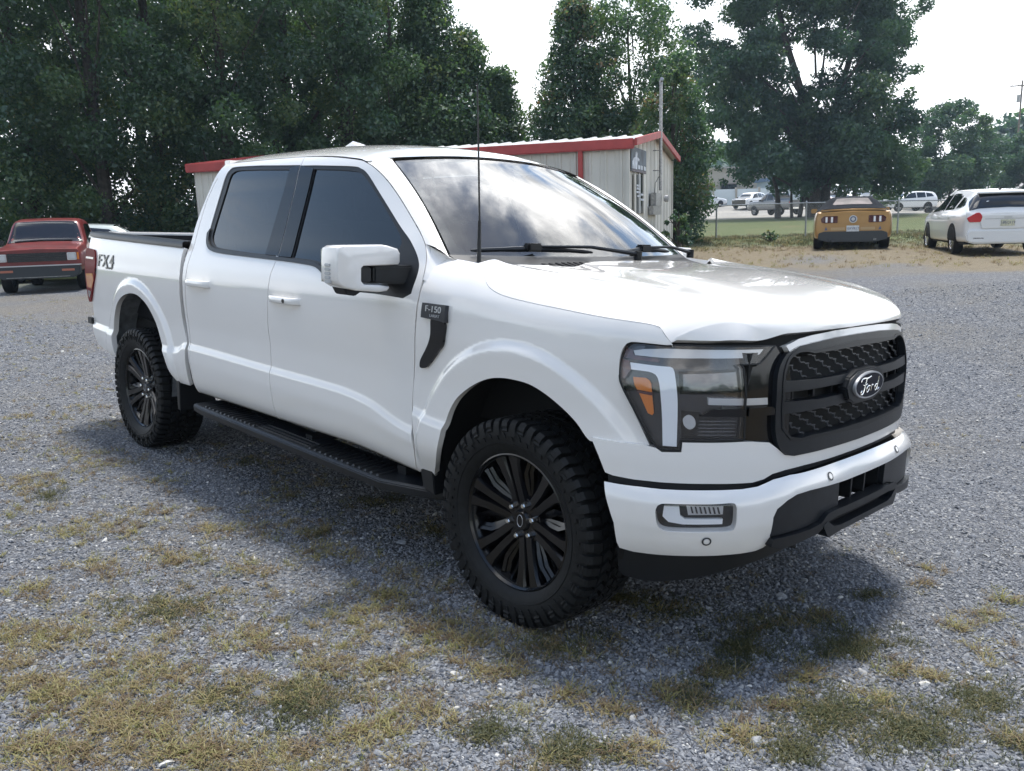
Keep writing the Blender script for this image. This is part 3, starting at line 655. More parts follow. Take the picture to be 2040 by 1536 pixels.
# fender vent and badge
vb = panel('fender_vent', FEND, catmull([(-.470,.780),(-.431,.776),(-.385,.768),(-.390,.72),(-.402,.68),(-.430,.655),(-.462,.624),(-.500,.592),(-.52,.578),(-.558,.574),(-.556,.60),(-.535,.628),(-.516,.65),(-.49,.685),(-.476,.72)], .01, True), M['black'], TR, 'side', off=.012, flange=.02, grid=.012, step=.008, mirror=True)
pb = panel('fender_badge', FEND, [(-.521,.838),(-.374,.840),(-.374,.772),(-.41,.777),(-.528,.781)], M['badge'], TR, 'side', off=.020, flange=.02, grid=.02, step=.01, mirror=True)
def surf_frame(S, u, v, ref, off, du=(1, 0)):
    n = normals(S, np.array([u]), np.array([v]), ref)[0]; p = S(u, v)[0] + n*off
    t = S(u+du[0]*.01, v+du[1]*.01)[0] - S(u-du[0]*.01, v-du[1]*.01)[0]
    ex = Vector(t).normalized(); ez = Vector(n); ey = ez.cross(ex)
    return Matrix(((ex.x, ey.x, ez.x, p[0]), (ex.y, ey.y, ez.y, p[1]), (ex.z, ey.z, ez.z, p[2]), (0, 0, 0, 1)))
text_mesh('badge_lettering', 'F-150', .036, M['bright'], pb[0], surf_frame(FEND, -.447, .817, 'side', .021), .0015, 0, 1.25)
text_mesh('badge_lettering', 'LARIAT', .016, M['bright'], pb[0], surf_frame(FEND, -.437, .793, 'side', .021), .001, 0, 1.2)
fx = [text_mesh('box_lettering', c_, .125, M['black'], BED[0], surf_frame(SIDE, x_, .866, 'side', .003), .003, .06, 1.35, .0008) for c_, x_ in (('F', -4.305), ('X', -4.185), ('4', -4.06))]
text_mesh('box_lettering', 'OFF ROAD', .022, M['badge'], BED[0], surf_frame(SIDE, -4.10, .822, 'side', .003), .001, .15, 1.3)
# door handles
for (x0, x1, t0, t1, kh) in ((-1.80, -1.505, .750, .790, True), (-2.797, -2.49, .776, .822, False)):
    for side in (1, -1):
        S2 = (lambda x, t, s=side: SIDE(x, t)*np.array([1, s, 1]))
        xs = np.linspace(x0, x1, 13); tm = (t0+t1)/2; hh = (t1-t0)/2*.95
        rows = []
        for k in np.linspace(0, 2*math.pi, 13):
            ins = np.sin(np.linspace(0, math.pi, 13))**.35
            r = np.array([S2(x, tm + math.sin(k)*hh*.95)[0] for x in xs]); n = np.array([0, -side, 0.])
            o = .024 + .014*np.sign(math.cos(k))*abs(math.cos(k))**.5
            rows.append(r + n*(o*np.clip(ins*1.15, 0, 1))[:, None])
        dr = DOORS[(0 if kh else 2) + (0 if side == 1 else 1)]
        h = grid_mesh('door_handle', np.stack(rows), M['white'], dr, flip=False)
        mb = MB(); p = S2(x1-.004, tm)[0]; mb.box((x1-.006, p[1]-.030 if side > 0 else p[1], p[2]-.010), (x1-.004, p[1] if side > 0 else p[1]+.030, p[2]+.014)); pass
        cup = panel('handle_cup', S2, catmull([(x0+.10,tm-.03),(x0+.11,tm-.042),(x0+.15,tm-.050),(x0+.21,tm-.045),(x0+.225,tm-.03),(x0+.225,tm+.03),(x0+.21,tm+.042),(x0+.15,tm+.045),(x0+.11,tm+.04),(x0+.10,tm+.03)], .01, True), M['white'], dr, 'side', off=.0012, flange=.0, grid=.012)
        if kh:
            mb = MB(); p = S2(x1-.105, tm)[0]; mb.lathe([(0, -.0405*1), (.011, -.0405), (.012, -.03)], 14); o = mb.build('lock_cover', M['satin'], dr, smooth=True); o.location = (p[0], p[1] + (0 if side > 0 else .0), p[2]); o.scale = (1, side, 1)
# wing mirrors
MO = [(-1.335,1.458),(-1.315,1.468),(-1.083,1.473),(-1.05,1.470),(-.985,1.457),(-.969,1.438),(-.969,1.398),(-.981,1.385),(-1.096,1.384),(-1.194,1.383),(-1.205,1.374),(-1.206,1.323),(-1.191,1.309),(-1.106,1.305),(-1.039,1.298),(-1.037,1.287),(-1.053,1.276),(-1.097,1.273),(-1.233,1.282),(-1.30,1.294),(-1.328,1.309),(-1.342,1.33),(-1.343,1.381),(-1.340,1.438)]
for side in (1, -1):
    mr = thing('wing_mirror', None, None); mr.parent = TR
    cen = np.array([-1.16, 1.375]); mo = np.array(MO)
    V, F = [], []; n = len(mo); lay = [(-.728,.0,.75),(-.720,.0,.9),(-.730,.0,.975),(-.75,0,1.0),(-.80,0,1.0),(-.86,0,.99),(-.885,0,.97)]
    def off_(d): return inset(mo, d)
    ins = [.011, .005, .0015, 0, 0, .003, .008]
    mo = np.array(MO); mo[:, 0] = -.969 + (mo[:, 0]+.969)*.84
    xs_ = [-.715, -.717, -.722, -.732, -.78, -.825, -.838]
    for x, d in zip(xs_, ins):
        for p in inset(mo, d): V.append((x - .10*np.clip(-(p[0]+1.15), 0, .3) , p[0]*side, p[1]))
    for l in range(len(xs_)-1):
        for i in range(n): F.append((l*n+i, l*n+(i+1) % n, (l+1)*n+(i+1) % n, (l+1)*n+i))
    # front face: fill with triangles
    ov, oe, of, *_ = geometry.delaunay_2d_cdt([Vector(p) for p in inset(mo, ins[0])], [(i, (i+1) % n) for i in range(n)], [], 1, 1e-6)
    tri = [tuple(f) for f in of]; c_ = np.array([np.mean([tuple(ov[i]) for i in f], 0) for f in tri]); kp = inside(inset(mo, ins[0]), c_)
    F += [tri[i] for i in range(len(tri)) if kp[i]]
    mb = MB().add(V, F); mb.build('mirror_cap', M['white'], mr, smooth=True, angle=.75)
    mb = MB(); mb.prism([(-1.27,1.315),(-1.27,1.45),(-.99,1.45),(-.99,1.30)], 0, -.865, -.846); o = mb.build('mirror_glass', M['chrome'], mr); o.scale = (1, side, 1)
    mb = MB(); mb.box((-.83, -1.166, 1.314), (-.742, -1.10, 1.378)); o = mb.build('arm_hinge', M['grey'], mr, bevel=.006); o.scale = (1, side, 1)
    mb = MB(); mb.add([(-.83,-1.095,1.312),(-.735,-1.095,1.312),(-.735,-1.095,1.382),(-.83,-1.095,1.382),(-.84,-.86,1.30),(-.655,-.88,1.30),(-.655,-.88,1.387),(-.84,-.86,1.387)], [(0,1,2,3),(4,7,6,5),(0,4,5,1),(1,5,6,2),(2,6,7,3),(3,7,4,0)])
    o = mb.build('mirror_arm', M['grey'], mr, bevel=.008); o.scale = (1, side, 1)
    mb = MB(); mb.prism([(-1.24,1.30),(-1.22,1.265),(-1.18,1.258),(-1.15,1.275),(-1.04,1.268),(-1.02,1.285),(-1.02,1.30)], 0, -.84, -.75); o = mb.build('puddle_lamp', M['satin'], mr, bevel=.004); o.scale = (1, side, 1)
    mb = MB()
    for k in range(5): mb.box((-.815, -1.2885, 1.312+k*.017), (-.775, -1.274, 1.325+k*.017))
    o = mb.build('turn_signal', M['lamp_clear'], mr, bevel=.003); o.scale = (1, side, 1)
# nose ------------------------------------------------------------------
def nz(name, outline, m, parent, off=0., S=None, holes=(), flange=.02, grid=.02, sm=False, mirror=True, step=.012, sym=False):
    o = catmull(outline, .012, True) if sm else np.asarray(outline, float)
    return panel(name, S or NOSE(), o, m, parent, 'nose', holes=holes, off=off, flange=flange, grid=grid, step=step, mirror=mirror)
lampo = np.concatenate([catmull([(1.105,1.176),(1.128,1.165),(1.138,1.14),(1.141,1.103),(1.137,1.054),(1.125,1.022),(1.075,.941),(1.038,.883),(1.005,.835),(.986,.817),(.965,.812)], .012), [(.907,.814),(.906,.848),(.698,.854),(.689,.858),(.691,.942),(.692,1.018),(.701,1.106),(.708,1.112),(.655,1.112)], catmull([(.64,1.112),(.618,1.126),(.557,1.174)], .012), [(.60,1.177),(.934,1.177),(1.044,1.177)]])
LB = nz('headlight', inset(lampo, -.002), M['smoke'], TR, -.030, flange=.03)
for side, hb in zip((1, -1), LB):
    NS = (lambda s, z, g=side: NOSE()(s, z)*np.array([1, g, 1]))
    def lz(name, o, m, off, sm=False, fl=.01, parent=None): return nz(name, o, m, parent or hb, off, S=NS, flange=fl, sm=sm, mirror=False, grid=.015)
    lz('drl_bar', [(1.098,1.148),(1.06,1.155),(.98,1.1615),(.80,1.1635),(.604,1.1645),(.622,1.149),(.661,1.137),(.856,1.134),(.978,1.130),(1.09,1.133)], M['lamp_clear'], -.016)
    lz('clamp_light', np.concatenate([[(1.104,1.107),(1.012,1.102),(.960,1.101)], catmull([(.952,1.098),(.944,1.084),(.931,1.014),(.926,.953),(.922,.828)], .015), [(.970,.828)], catmull([(.977,.919),(.984,.98),(.995,1.045),(1.010,1.072),(1.035,1.080)], .015), [(1.098,1.083)]]), M['lamp_white'], -.012, fl=.02)
    lz('amber_reflector', [(1.089,1.058),(1.042,1.058),(1.028,1.05),(1.022,1.038),(1.007,.938),(1.012,.930),(1.028,.936),(1.063,1.004),(1.082,1.032)], M['amber'], -.014)
    lz('amber_bar', [(1.075,1.016),(1.016,1.010),(1.014,.998),(1.066,1.004)], M['red_dark'], -.0125, fl=.002)
    lz('side_marker', [(1.136,1.118),(1.108,1.112),(1.100,1.082),(1.118,1.05),(1.130,1.05)], M['red_dark'], -.013)
    lz('side_marker', [(1.128,1.158),(1.102,1.150),(1.096,1.132),(1.0,1.124),(1.0,1.114),(1.134,1.122)], M['red_dark'], -.018)
    # projector boxes: recessed plates with a bright lens and reflector ribs
    lz('projector_box', [(.930,1.088),(.712,1.102),(.700,1.012),(.922,1.008)], M['black'], -.026)
    lz('projector_lens', [(.915,1.078),(.722,1.090),(.714,1.026),(.908,1.020)], M['mirror_dark'], -.024)
    lz('projector_box', [(.913,.952),(.700,.940),(.702,.860),(.908,.858)], M['black'], -.026)
    o = lz('projector_lens', catmull([(.905,.925),(.885,.938),(.865,.925),(.862,.900),(.88,.888),(.90,.9)], .008, True), M['lamp_clear'], -.022)
    for k in range(5):
        z0 = .868 + k*.012; lz('reflector_rib', [(.85,z0),(.72,z0+.002),(.72,z0+.005),(.85,z0+.004)], M['mirror_dark'], -.020, fl=.006)
    lz('light_strip', [(.824,1.000),(.60,.998),(.597,.974),(.823,.977)], M['lamp_clear'], -.010, fl=.02)
    lz('trim_blade', [(.852,.939),(.813,.964),(.705,.967),(.693,.955),(.692,.938)], M['black'], .004, fl=.03)
    lz('lamp_cover', inset(lampo, .004), M['lens'], -.002, fl=0)
    # thin edge round the cover
    lz('lamp_frame', inset(lampo, .001), M['satin'], -.004, fl=.012) if False else None
    rim_o, rim_i = inset(lampo, .0005), inset(lampo, .008)
    nz('lamp_frame', rim_o, M['satin'], hb, 0.0005, S=NS, holes=[rim_i], flange=.02, mirror=False)
# gloss panel between lamp and grille, blade in it
nz('lamp_infill', [(.553,1.172),(.600,1.135),(.645,1.108),(.690,1.104),(.684,1.02),(.684,.858),(.66,.85),(.585,.846),(.50,.80),(.48,.85),(.48,1.10),(.49,1.165)], M['black'], TR, -.014, flange=.02)
nz('infill_blade', [(.684,.967),(.590,.969),(.562,.948),(.572,.940),(.684,.939)], M['black'], TR, .006, flange=.03)
# grille surround: symmetric frame
def symm(half):
    h = np.asarray(half, float); return np.concatenate([h, (h*np.array([-1, 1]))[::-1]])
sur_out = symm(np.concatenate([[(0,1.183),(.2,1.181),(.38,1.172)], catmull([(.45,1.165),(.50,1.150),(.542,1.120),(.566,1.082),(.575,1.03),(.575,.93),(.570,.872),(.552,.826),(.517,.795),(.47,.783)], .012), [(.30,.780),(0,.777)]]))
open_ = symm(np.concatenate([[(0,1.136),(.36,1.134)], catmull([(.40,1.142),(.452,1.141),(.50,1.122),(.528,1.082),(.538,1.04)], .01), [(.540,.96),(.532,.892),(.492,.853)], [(.44,.843),(.38,.846),(.20,.842),(0,.842)]]))
sur = nz('grille_surround', sur_out, M['grey'], TR, .008, holes=[open_], flange=.045, mirror=False, grid=.02)
inner = np.concatenate([[p] for p in inset(open_, -.018)])
nz('grille_lip', inset(open_, -.016), M['satin'], sur, .0110, holes=[inset(open_, -.001)], flange=.03, mirror=False)
nz('grille_backing', inset(open_, -.02), M['void'], sur, -.05, flange=0, mirror=False, grid=.04)
# mesh of long hexagons, two bands
mb = MB(); S0 = NOSE()
def ribbon(pts, w, off, dep):
    P2 = np.array(pts)
    d = P2[1]-P2[0]; d = d/np.linalg.norm(d); nn = np.array([-d[1], d[0]])*w/2
    a, b = P2+nn, P2-nn
    pa = S0(a[:, 0], a[:, 1]); pb_ = S0(b[:, 0], b[:, 1])
    nrm = [np.array([*np.array(PLAN(p[0]))[2:4], 0]) for p in P2]
    V, F = [], []
    for i in range(len(P2)):
        V += [pa[i]+nrm[i]*off, pb_[i]+nrm[i]*off, pa[i]+nrm[i]*(off-dep), pb_[i]+nrm[i]*(off-dep)]
    for i in range(len(P2)-1):
        q = i*4; F += [(q, q+1, q+5, q+4), (q+2, q, q+4, q+6), (q+1, q+3, q+7, q+5)]
    mb.add(V, F)
for (z0, z1) in ((1.050, 1.134), (.846, .932)):
    ph, pw, sl = .0275, .098, .016
    nr = 4
    for r in range(nr):
        for k in range(-8, 9):
            s0 = k*pw*1.0 + (pw*.5 if r % 2 else 0); zc_ = z0 + .012 + r*ph*.88
            pts = [(s0-pw*.36, zc_-ph*.44), (s0-pw*.14, zc_-ph*.44), (s0-pw*.06, zc_-ph*.22), (s0+pw*.14, zc_-ph*.22), (s0+pw*.22, zc_), (s0+pw*.22, zc_+ph*.44)]
            for a, b in zip(pts[:-1], pts[1:]):
                m_ = (np.array(a)+np.array(b))/2
                if inside(open_, m_[None])[0] and z0 < m_[1] < z1: ribbon([a, b], .0034, -.018, .007)
mb.build('grille_mesh', mat('grille_mesh_grey', (.06, .063, .07), .35), sur)['kind'] = 'stuff'
for (zt, zb, o) in ((1.048, 1.012, .006), (.976, .936, .006)):
    nz('grille_bar', symm([(0,zt-.004),(.34,zt-.004),(.40,zt),(.535,zt+.004),(.538,zb+.002),(.40,zb),(0,zb)]), M['grey'], sur, o, flange=.04, mirror=False, grid=.016)
for k in (.2, .33, .46):
    for s in (-1, 1): nz('grille_post', [(s*k-.006,1.01),(s*k+.006,1.01),(s*k+.006,.978),(s*k-.006,.978)], M['satin'], sur, -.02, flange=.02, mirror=False)
# oval emblem with its script
bx = .945
em = thing('emblem', None, None); em.parent = TR
def disc(name, a, b, z0, x0, x1, m, bev=0, parent=em, n=48, poly=None):
    mb = MB(); P2 = poly or [(a*math.cos(2*math.pi*k/n), z0 + b*math.sin(2*math.pi*k/n)) for k in range(n)]
    mb.prism(P2, 0, x0, x1); return mb.build(name, m, parent, bevel=bev)
disc('emblem_plate', .170, .066, .992, .89, bx-.012, M['grey'], .006, poly=[(a*1.0, .993+b) for a, b in ((-.175,0),(-.15,.038),(-.085,.062),(.085,.062),(.15,.038),(.175,0),(.15,-.045),(.085,-.068),(-.085,-.068),(-.15,-.045))])
disc('emblem_rim', .128, .0515, .993, bx-.012, bx, M['bright'], .0015)
disc('emblem_field', .120, .0450, .993, bx-.005, bx+.0012, mat('emblem_dark', (.006, .008, .018), .5, 0, .0, spec=.2))
mb = MB()
def stroke(pts, w=.0055):
    c = catmull(np.array(pts), .004)
    # local script coordinates: +u to the viewer's right is +y
    mb.tube([(bx+.0015, p[0], .993+p[1]) for p in c], w*.5, 6)
stroke([(-.088,.018),(-.080,.027),(-.062,.030),(-.03,.028),(.0,.033)], .006); stroke([(-.040,.028),(-.047,.010),(-.056,-.014),(-.066,-.028),(-.080,-.030),(-.084,-.022),(-.076,-.016)], .008)
stroke([(-.066,.004),(-.050,.002),(-.030,.006)], .005)
stroke([(-.018,-.002),(-.030,-.008),(-.034,-.020),(-.026,-.026),(-.014,-.020),(-.010,-.008),(-.018,-.002),(-.004,-.004)], .006)
stroke([(.006,.0),(.010,-.004),(.006,-.024)], .006); stroke([(.008,-.010),(.018,-.001),(.028,-.004)], .005)
stroke([(.062,-.004),(.048,-.004),(.040,-.016),(.046,-.026),(.058,-.020),(.068,.004),(.074,.026)], .006); stroke([(.070,.010),(.064,-.014),(.070,-.026),(.084,-.020)], .006)
mb.build('emblem_script', M['chrome'], em, smooth=True)
# painted header strip under the hood gap
nz('grille_header', symm([(0,1.206),(.2,1.204),(.36,1.197),(.44,1.189),(.515,1.170),(.50,1.148),(.44,1.165),(.36,1.171),(.2,1.179),(0,1.181)]), M['white'], TR, .008, flange=.03, mirror=False)
mb = MB(); sl_ = np.linspace(-1.06, 1.06, 60); x_, y_, nx_, ny_ = PLAN(sl_)
V = [(x_[i]-nx_[i]*.055, y_[i]-ny_[i]*.055, 1.145) for i in range(60)] + [(x_[i]-nx_[i]*.055, y_[i]-ny_[i]*.055, 1.205) for i in range(60)]
mb.add(V, [(i, i+1, 61+i, 60+i) for i in range(59)]); mb.build('gap_shadow_strip', M['void'], TR)
# fascia between lamps and bumper
fas_top = [(1.222,.831),(1.12,.829),(1.04,.827),(.992,.821),(.972,.808),(.906,.812),(.904,.846),(.70,.851),(.66,.850),(.59,.842),(.55,.816),(.515,.791),(.46,.779),(.30,.776),(0,.773)]
fas_bot = [(0,.732),(.22,.733),(.39,.735),(.50,.733),(.563,.727),(.60,.712),(.647,.704),(.805,.704),(.974,.700),(1.061,.701),(1.135,.706),(1.165,.713),(1.19,.77)]
half = fas_top[::-1]; fa = np.array(fas_top[::-1][:] ); 
poly = np.concatenate([np.array(fas_bot[::-1]), np.array(fas_bot)[1:]*np.array([-1, 1]), np.array(fas_top)*np.array([-1, 1]), np.array(fas_top[::-1])[1:]])
nz('bumper_fascia', poly, M['white'], TR, .0, S=NOSE(lambda s, z: .010*sstep(.98, 1.16, np.abs(s))), flange=.05, mirror=False)
_bo = pchip([.38, .43, .47, .52, .58, .635, .665, .69, .71], [-.03, .005, .028, .046, .058, .060, .050, .030, -.01])
def sag(s): return (1 - sstep(.40, .72, np.abs(s)))
BUMP = NOSE(lambda s, z: _bo(z - .032*sag(s))*(1 - .70*sstep(.95, 1.40, np.abs(s))))
LOWER = NOSE(lambda s, z: .045 - .05*sstep(1.0, 1.4, np.abs(s)))
bt = [(1.160,.684),(1.10,.684),(1.029,.686),(.961,.686),(.804,.690),(.70,.692),(.644,.697),(.573,.712),(.50,.720),(.401,.722),(.22,.724),(0,.724)]
bb = [(0,.657),(.211,.657),(.43,.663),(.50,.660),(.545,.645),(.585,.620),(.597,.59),(.592,.53),(.586,.483),(.600,.470),(.629,.461),(.792,.452),(.96,.443),(1.048,.441),(1.098,.448),(1.106,.47),(1.114,.547),(1.140,.62)]
bh = np.array(bt + bb)
fog = catmull([(.975,.625),(.960,.642),(.90,.646),(.80,.650),(.745,.653),(.731,.645),(.727,.61),(.728,.569),(.741,.554),(.80,.550),(.90,.545),(.948,.546),(.968,.563),(.976,.60)], .012, True)
bpoly = np.concatenate([bh, (np.array(bb[::-1])[:-1])*np.array([-1, 1]), (np.array(bt[::-1]))[1:]*np.array([-1, 1])]) if False else np.concatenate([np.array(bt), np.array(bt[::-1])[1:]*np.array([-1, 1]), np.array(bb[::-1])*np.array([-1, 1]), np.array(bb)[1:]])
nz('front_bumper', bpoly, M['white'], TR, 0, S=BUMP, holes=[fog, fog*np.array([-1, 1])], flange=.05, mirror=False, grid=.018)
# dark strip between fascia and bumper
gs = np.concatenate([np.array(fas_bot[:-1])+np.array([0,.012]), np.array(bt)-np.array([0,.012])])
gs = np.concatenate([gs, ]); nz('bumper_gap_strip', gs, M['satin'], TR, -.012, flange=.0)
nz('strip_vent', [(.30,.738),(.12,.739),(.12,.727),(.30,.727)], M['void'], TR, -.009, flange=.004)
# fog lamps
for side in (1, -1):
    BS = (lambda s, z, g=side: BUMP(s, z)*np.array([1, g, 1])); fl = thing('fog_light', None, None); fl.parent = TR
    nz('fog_bezel', inset(fog, -.002), M['satin'], fl, -.030, S=BS, flange=.0, mirror=False)
    nz('fog_light_guide', [(.952,.630),(.905,.632),(.900,.60),(.885,.588),(.765,.592),(.765,.572),(.89,.566),(.935,.572),(.955,.592)], M['lamp_white'], fl, -.018, S=BS, flange=.02, mirror=False)
    nz('fog_reflector', [(.882,.638),(.765,.642),(.765,.607),(.875,.602)], M['lamp_clear'], fl, -.022, S=BS, flange=.01, mirror=False)
    for k in range(7): nz('fog_rib', [(.87-k*.014,.634),(.865-k*.014,.634),(.858-k*.014,.61),(.864-k*.014,.61)], M['smoke'], fl, -.018, S=BS, flange=.006, mirror=False, grid=.05)
    nz('fog_cover', inset(fog, .003), M['lens'], fl, -.006, S=BS, flange=0, mirror=False)
    for (s_, z_) in ((.813,.514),(.300,.690)):
        f = surf_frame(BS, s_, z_, 'nose', .0015); mb = MB(); mb.lathe([(.0, .002), (.010, .002), (.0105, -.002)], 16, axis='z'); mb.v = [tuple(f @ Vector(p)) for p in mb.v]; sn = mb.build('parking_sensor', M['white'], TR, smooth=True)
        mb = MB(); mb.lathe([(.0118, .0), (.0118, .0012), (.0165, .0012), (.0165, .0)], 20, axis='z'); mb.v = [tuple(f @ Vector(p)) for p in mb.v]; mb.build('sensor_ring', M['badge'], sn, smooth=True)
# black centre of the bumper, grille slots, skid strip, air dam
cen = [(.600,.615),(.585,.640),(.54,.662),(.49,.668),(.211,.667),(.205,.56),(.30,.553),(.345,.528),(.42,.520),(.592,.517)]
nz('bumper_insert', cen, M['grey'], TR, .0, S=LOWER, flange=.04)
lw_o = symm([(0,.672),(.21,.672),(.212,.552),(0,.552)])
nz('lower_grille_backing', symm([(0,.69),(.24,.69),(.24,.53),(0,.53)]), M['void'], TR, -.09, S=LOWER, flange=0, mirror=False)
for k in (-.20, -.06, .06, .20): nz('lower_grille_post', [(k-.006,.668),(k+.006,.668),(k+.006,.552),(k-.006,.552)], M['satin'], TR, -.02, S=LOWER, flange=.06, mirror=False)
nz('skid_rail', symm([(0,.556),(.24,.556),(.305,.552),(.345,.524),(.42,.515),(.592,.512),(.60,.485),(.56,.47),(.36,.490),(.30,.520),(.23,.528),(0,.528)]), M['satin'], TR, .018, S=LOWER, flange=.05, mirror=False)
nz('skid_rail', symm([(0,.492),(.22,.490),(.262,.497),(.305,.523),(.335,.512),(.305,.470),(.29,.458),(.2,.468),(0,.470)]), M['grey'], TR, .020, S=LOWER, flange=.05, mirror=False)
nz('skid_opening', symm([(0,.53),(.24,.53),(.29,.51),(.29,.47),(.2,.485),(0,.488)]), M['void'], TR, -.02, S=LOWER, flange=0, mirror=False)
for side in (1, -1):
    mb = MB(); pts = [(.80, -.43, .455), (.86, -.455, .448), (.90, -.43, .444), (.88, -.385, .446), (.80, -.37, .455)]
    mb.tube(pts, .013, 8); o = mb.build('tow_hook', M['satin'], TR, smooth=True); o.scale = (1, side, 1)
DAM = NOSE(lambda s, z: -.030 - .22*(.46 - z))
dam_t = [(1.125,.47),(1.05,.462),(.96,.462),(.79,.472),(.63,.480),(.56,.49),(.3,.50),(0,.50)]; dam_b = [(0,.425),(.18,.424),(.32,.418),(.468,.402),(.66,.375),(.837,.334),(.95,.315),(1.016,.309),(1.098,.315),(1.12,.33)]
nz('air_dam', np.concatenate([np.array(dam_t), np.array(dam_t[::-1])[1:]*np.array([-1, 1]), np.array(dam_b)*np.array([-1, 1]), np.array(dam_b[::-1])[:-1]]) if False else np.concatenate([np.array(dam_t), (np.array(dam_t)*np.array([-1, 1]))[::-1][1:], (np.array(dam_b)*np.array([-1, 1]))[::-1], np.array(dam_b)[1:]]), M['satin'], TR, 0, S=DAM, flange=.02, mirror=False)
mb = MB(); mb.box((-.4, -.60, .46), (.70, .60, .70)); mb.box((.60, -.66, .50), (.80, .66, 1.15)); mb.build('front_structure', M['void'], TR)
# running boards
for side in (1, -1):
    rb = thing('running_board', None, None); rb.parent = TR
    def top(x): return .460 + (x+2.62)*(-.021)
    mb = MB(); V, F = [], []
    secs = [(-2.735, -1.015, 0), (-2.62, -1.03, 0), (-.80, -1.03, 0), (-.56, -.945, 0), (-.50, -.90, 0)]
    for x, yo, d in secs:
        z = top(x); V += [(x, -.80, z), (x, yo+.012, z), (x, yo, z-.010), (x, yo+.004, z-.045), (x, yo+.03, z-.058), (x, -.80, z-.05)]
    for i in range(len(secs)-1):
        for k in range(6): F.append((i*6+k, i*6+(k+1) % 6, (i+1)*6+(k+1) % 6, (i+1)*6+k))
    F += [tuple(range(6)), tuple(24+k for k in range(6))[::-1]]
    mb.add([(x, y*side, z) for x, y, z in V], F); mb.build('board', M['grey'], rb, bevel=.004)
    for (x0, x1) in ((-2.60, -2.02), (-1.44, -.86)):
        n = 13
        for k in range(n):
            x = x0 + (x1-x0)*k/(n-1); z = top(x)
            mb = MB(); mb.add([(a, b*side, z+c) for a, b, c in ((x-.012,-.86,0),(x+.012,-.86,0),(x+.024,-1.005,0),(x-.0,-1.005,0),(x-.006,-.86,.010),(x+.006,-.86,.010),(x+.016,-1.0,.008),(x+.006,-1.0,.008))], [(0,1,5,4),(1,2,6,5),(2,3,7,6),(3,0,4,7),(4,5,6,7)])
            mb.build('grip_rib', M['satin'], rb)
    for yy in (-.92, -.955, -.985):
        mb = MB(); mb.add([(x, y*side, top(x)+h) for x in (-2.0, -1.46) for y, h in ((yy-.005, 0), (yy-.004, .006), (yy+.004, .006), (yy+.005, 0))], [(0,4,5,1),(1,5,6,2),(2,6,7,3)]); mb.build('grip_line', M['satin'], rb)
    for x in (-2.45, -1.6, -.8):
        mb = MB(); mb.box((x-.03, -.9, .42), (x+.03, -.6, .46)); o = mb.build('bracket', M['satin'], rb); o.scale = (1, side, 1)
# wheel housings, chassis, axles
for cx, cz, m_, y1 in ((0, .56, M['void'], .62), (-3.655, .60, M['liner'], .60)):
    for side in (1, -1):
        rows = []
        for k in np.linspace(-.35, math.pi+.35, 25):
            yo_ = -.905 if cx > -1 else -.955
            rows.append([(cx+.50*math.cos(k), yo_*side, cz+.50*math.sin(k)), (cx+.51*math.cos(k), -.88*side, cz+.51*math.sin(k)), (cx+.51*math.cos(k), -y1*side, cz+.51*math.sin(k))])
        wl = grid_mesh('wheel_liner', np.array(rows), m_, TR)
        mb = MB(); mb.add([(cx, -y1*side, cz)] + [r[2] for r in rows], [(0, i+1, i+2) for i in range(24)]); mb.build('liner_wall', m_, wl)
        if cx < -1:
            for k in range(4):
                mb = MB(); a0 = 1.05 - k*.09; mb.tube([(cx+.50*math.cos(a0), -.80*side, cz+.50*math.sin(a0)), (cx+.49*math.cos(a0-.02), -.72*side, cz+.49*math.sin(a0-.02)), (cx+.50*math.cos(a0-.04), -.62*side, cz+.50*math.sin(a0-.04))], .012, 6); mb.build('liner_rib', m_, wl, smooth=True)
        mb = MB(); mb.tube([(cx+.04, -.62*side, cz+.36), (cx+.02, -.66*side, .42)], .035, 10); mb.build('shock_absorber', M['satin'], TR, smooth=True)
mb = MB()
for s in (-1, 1): mb.box((-4.6, s*.48-.05, .48), (.6, s*.48+.05, .60))
mb.tube([(-3.693, -.75, .41), (-3.693, .75, .41)], .055, 10); mb.tube([(-3.693, -.14, .41), (-3.693, .14, .41)], [.15, .15], 12); mb.tube([(0, -.75, .41), (0, .75, .41)], .04, 10); mb.box((-4.58, -.8, .62), (-2.92, .8, .88)); mb.build('chassis', M['void'], TR)
for side in (1, -1):
    mb = MB(); mb.prism([(-3.10,.62),(-3.045,.60),(-3.05,.36),(-3.09,.36)], 1, -.96, -.72); o = mb.build('mud_flap', M['satin'], TR, bevel=.004); o.scale = (1, side, 1)
    mb = MB(); mb.prism([(-.52,.54),(-.60,.50),(-.58,.42),(-.50,.40)], 1, -.95, -.75); o = mb.build('mud_flap', M['satin'], TR, bevel=.004); o.scale = (1, side, 1)
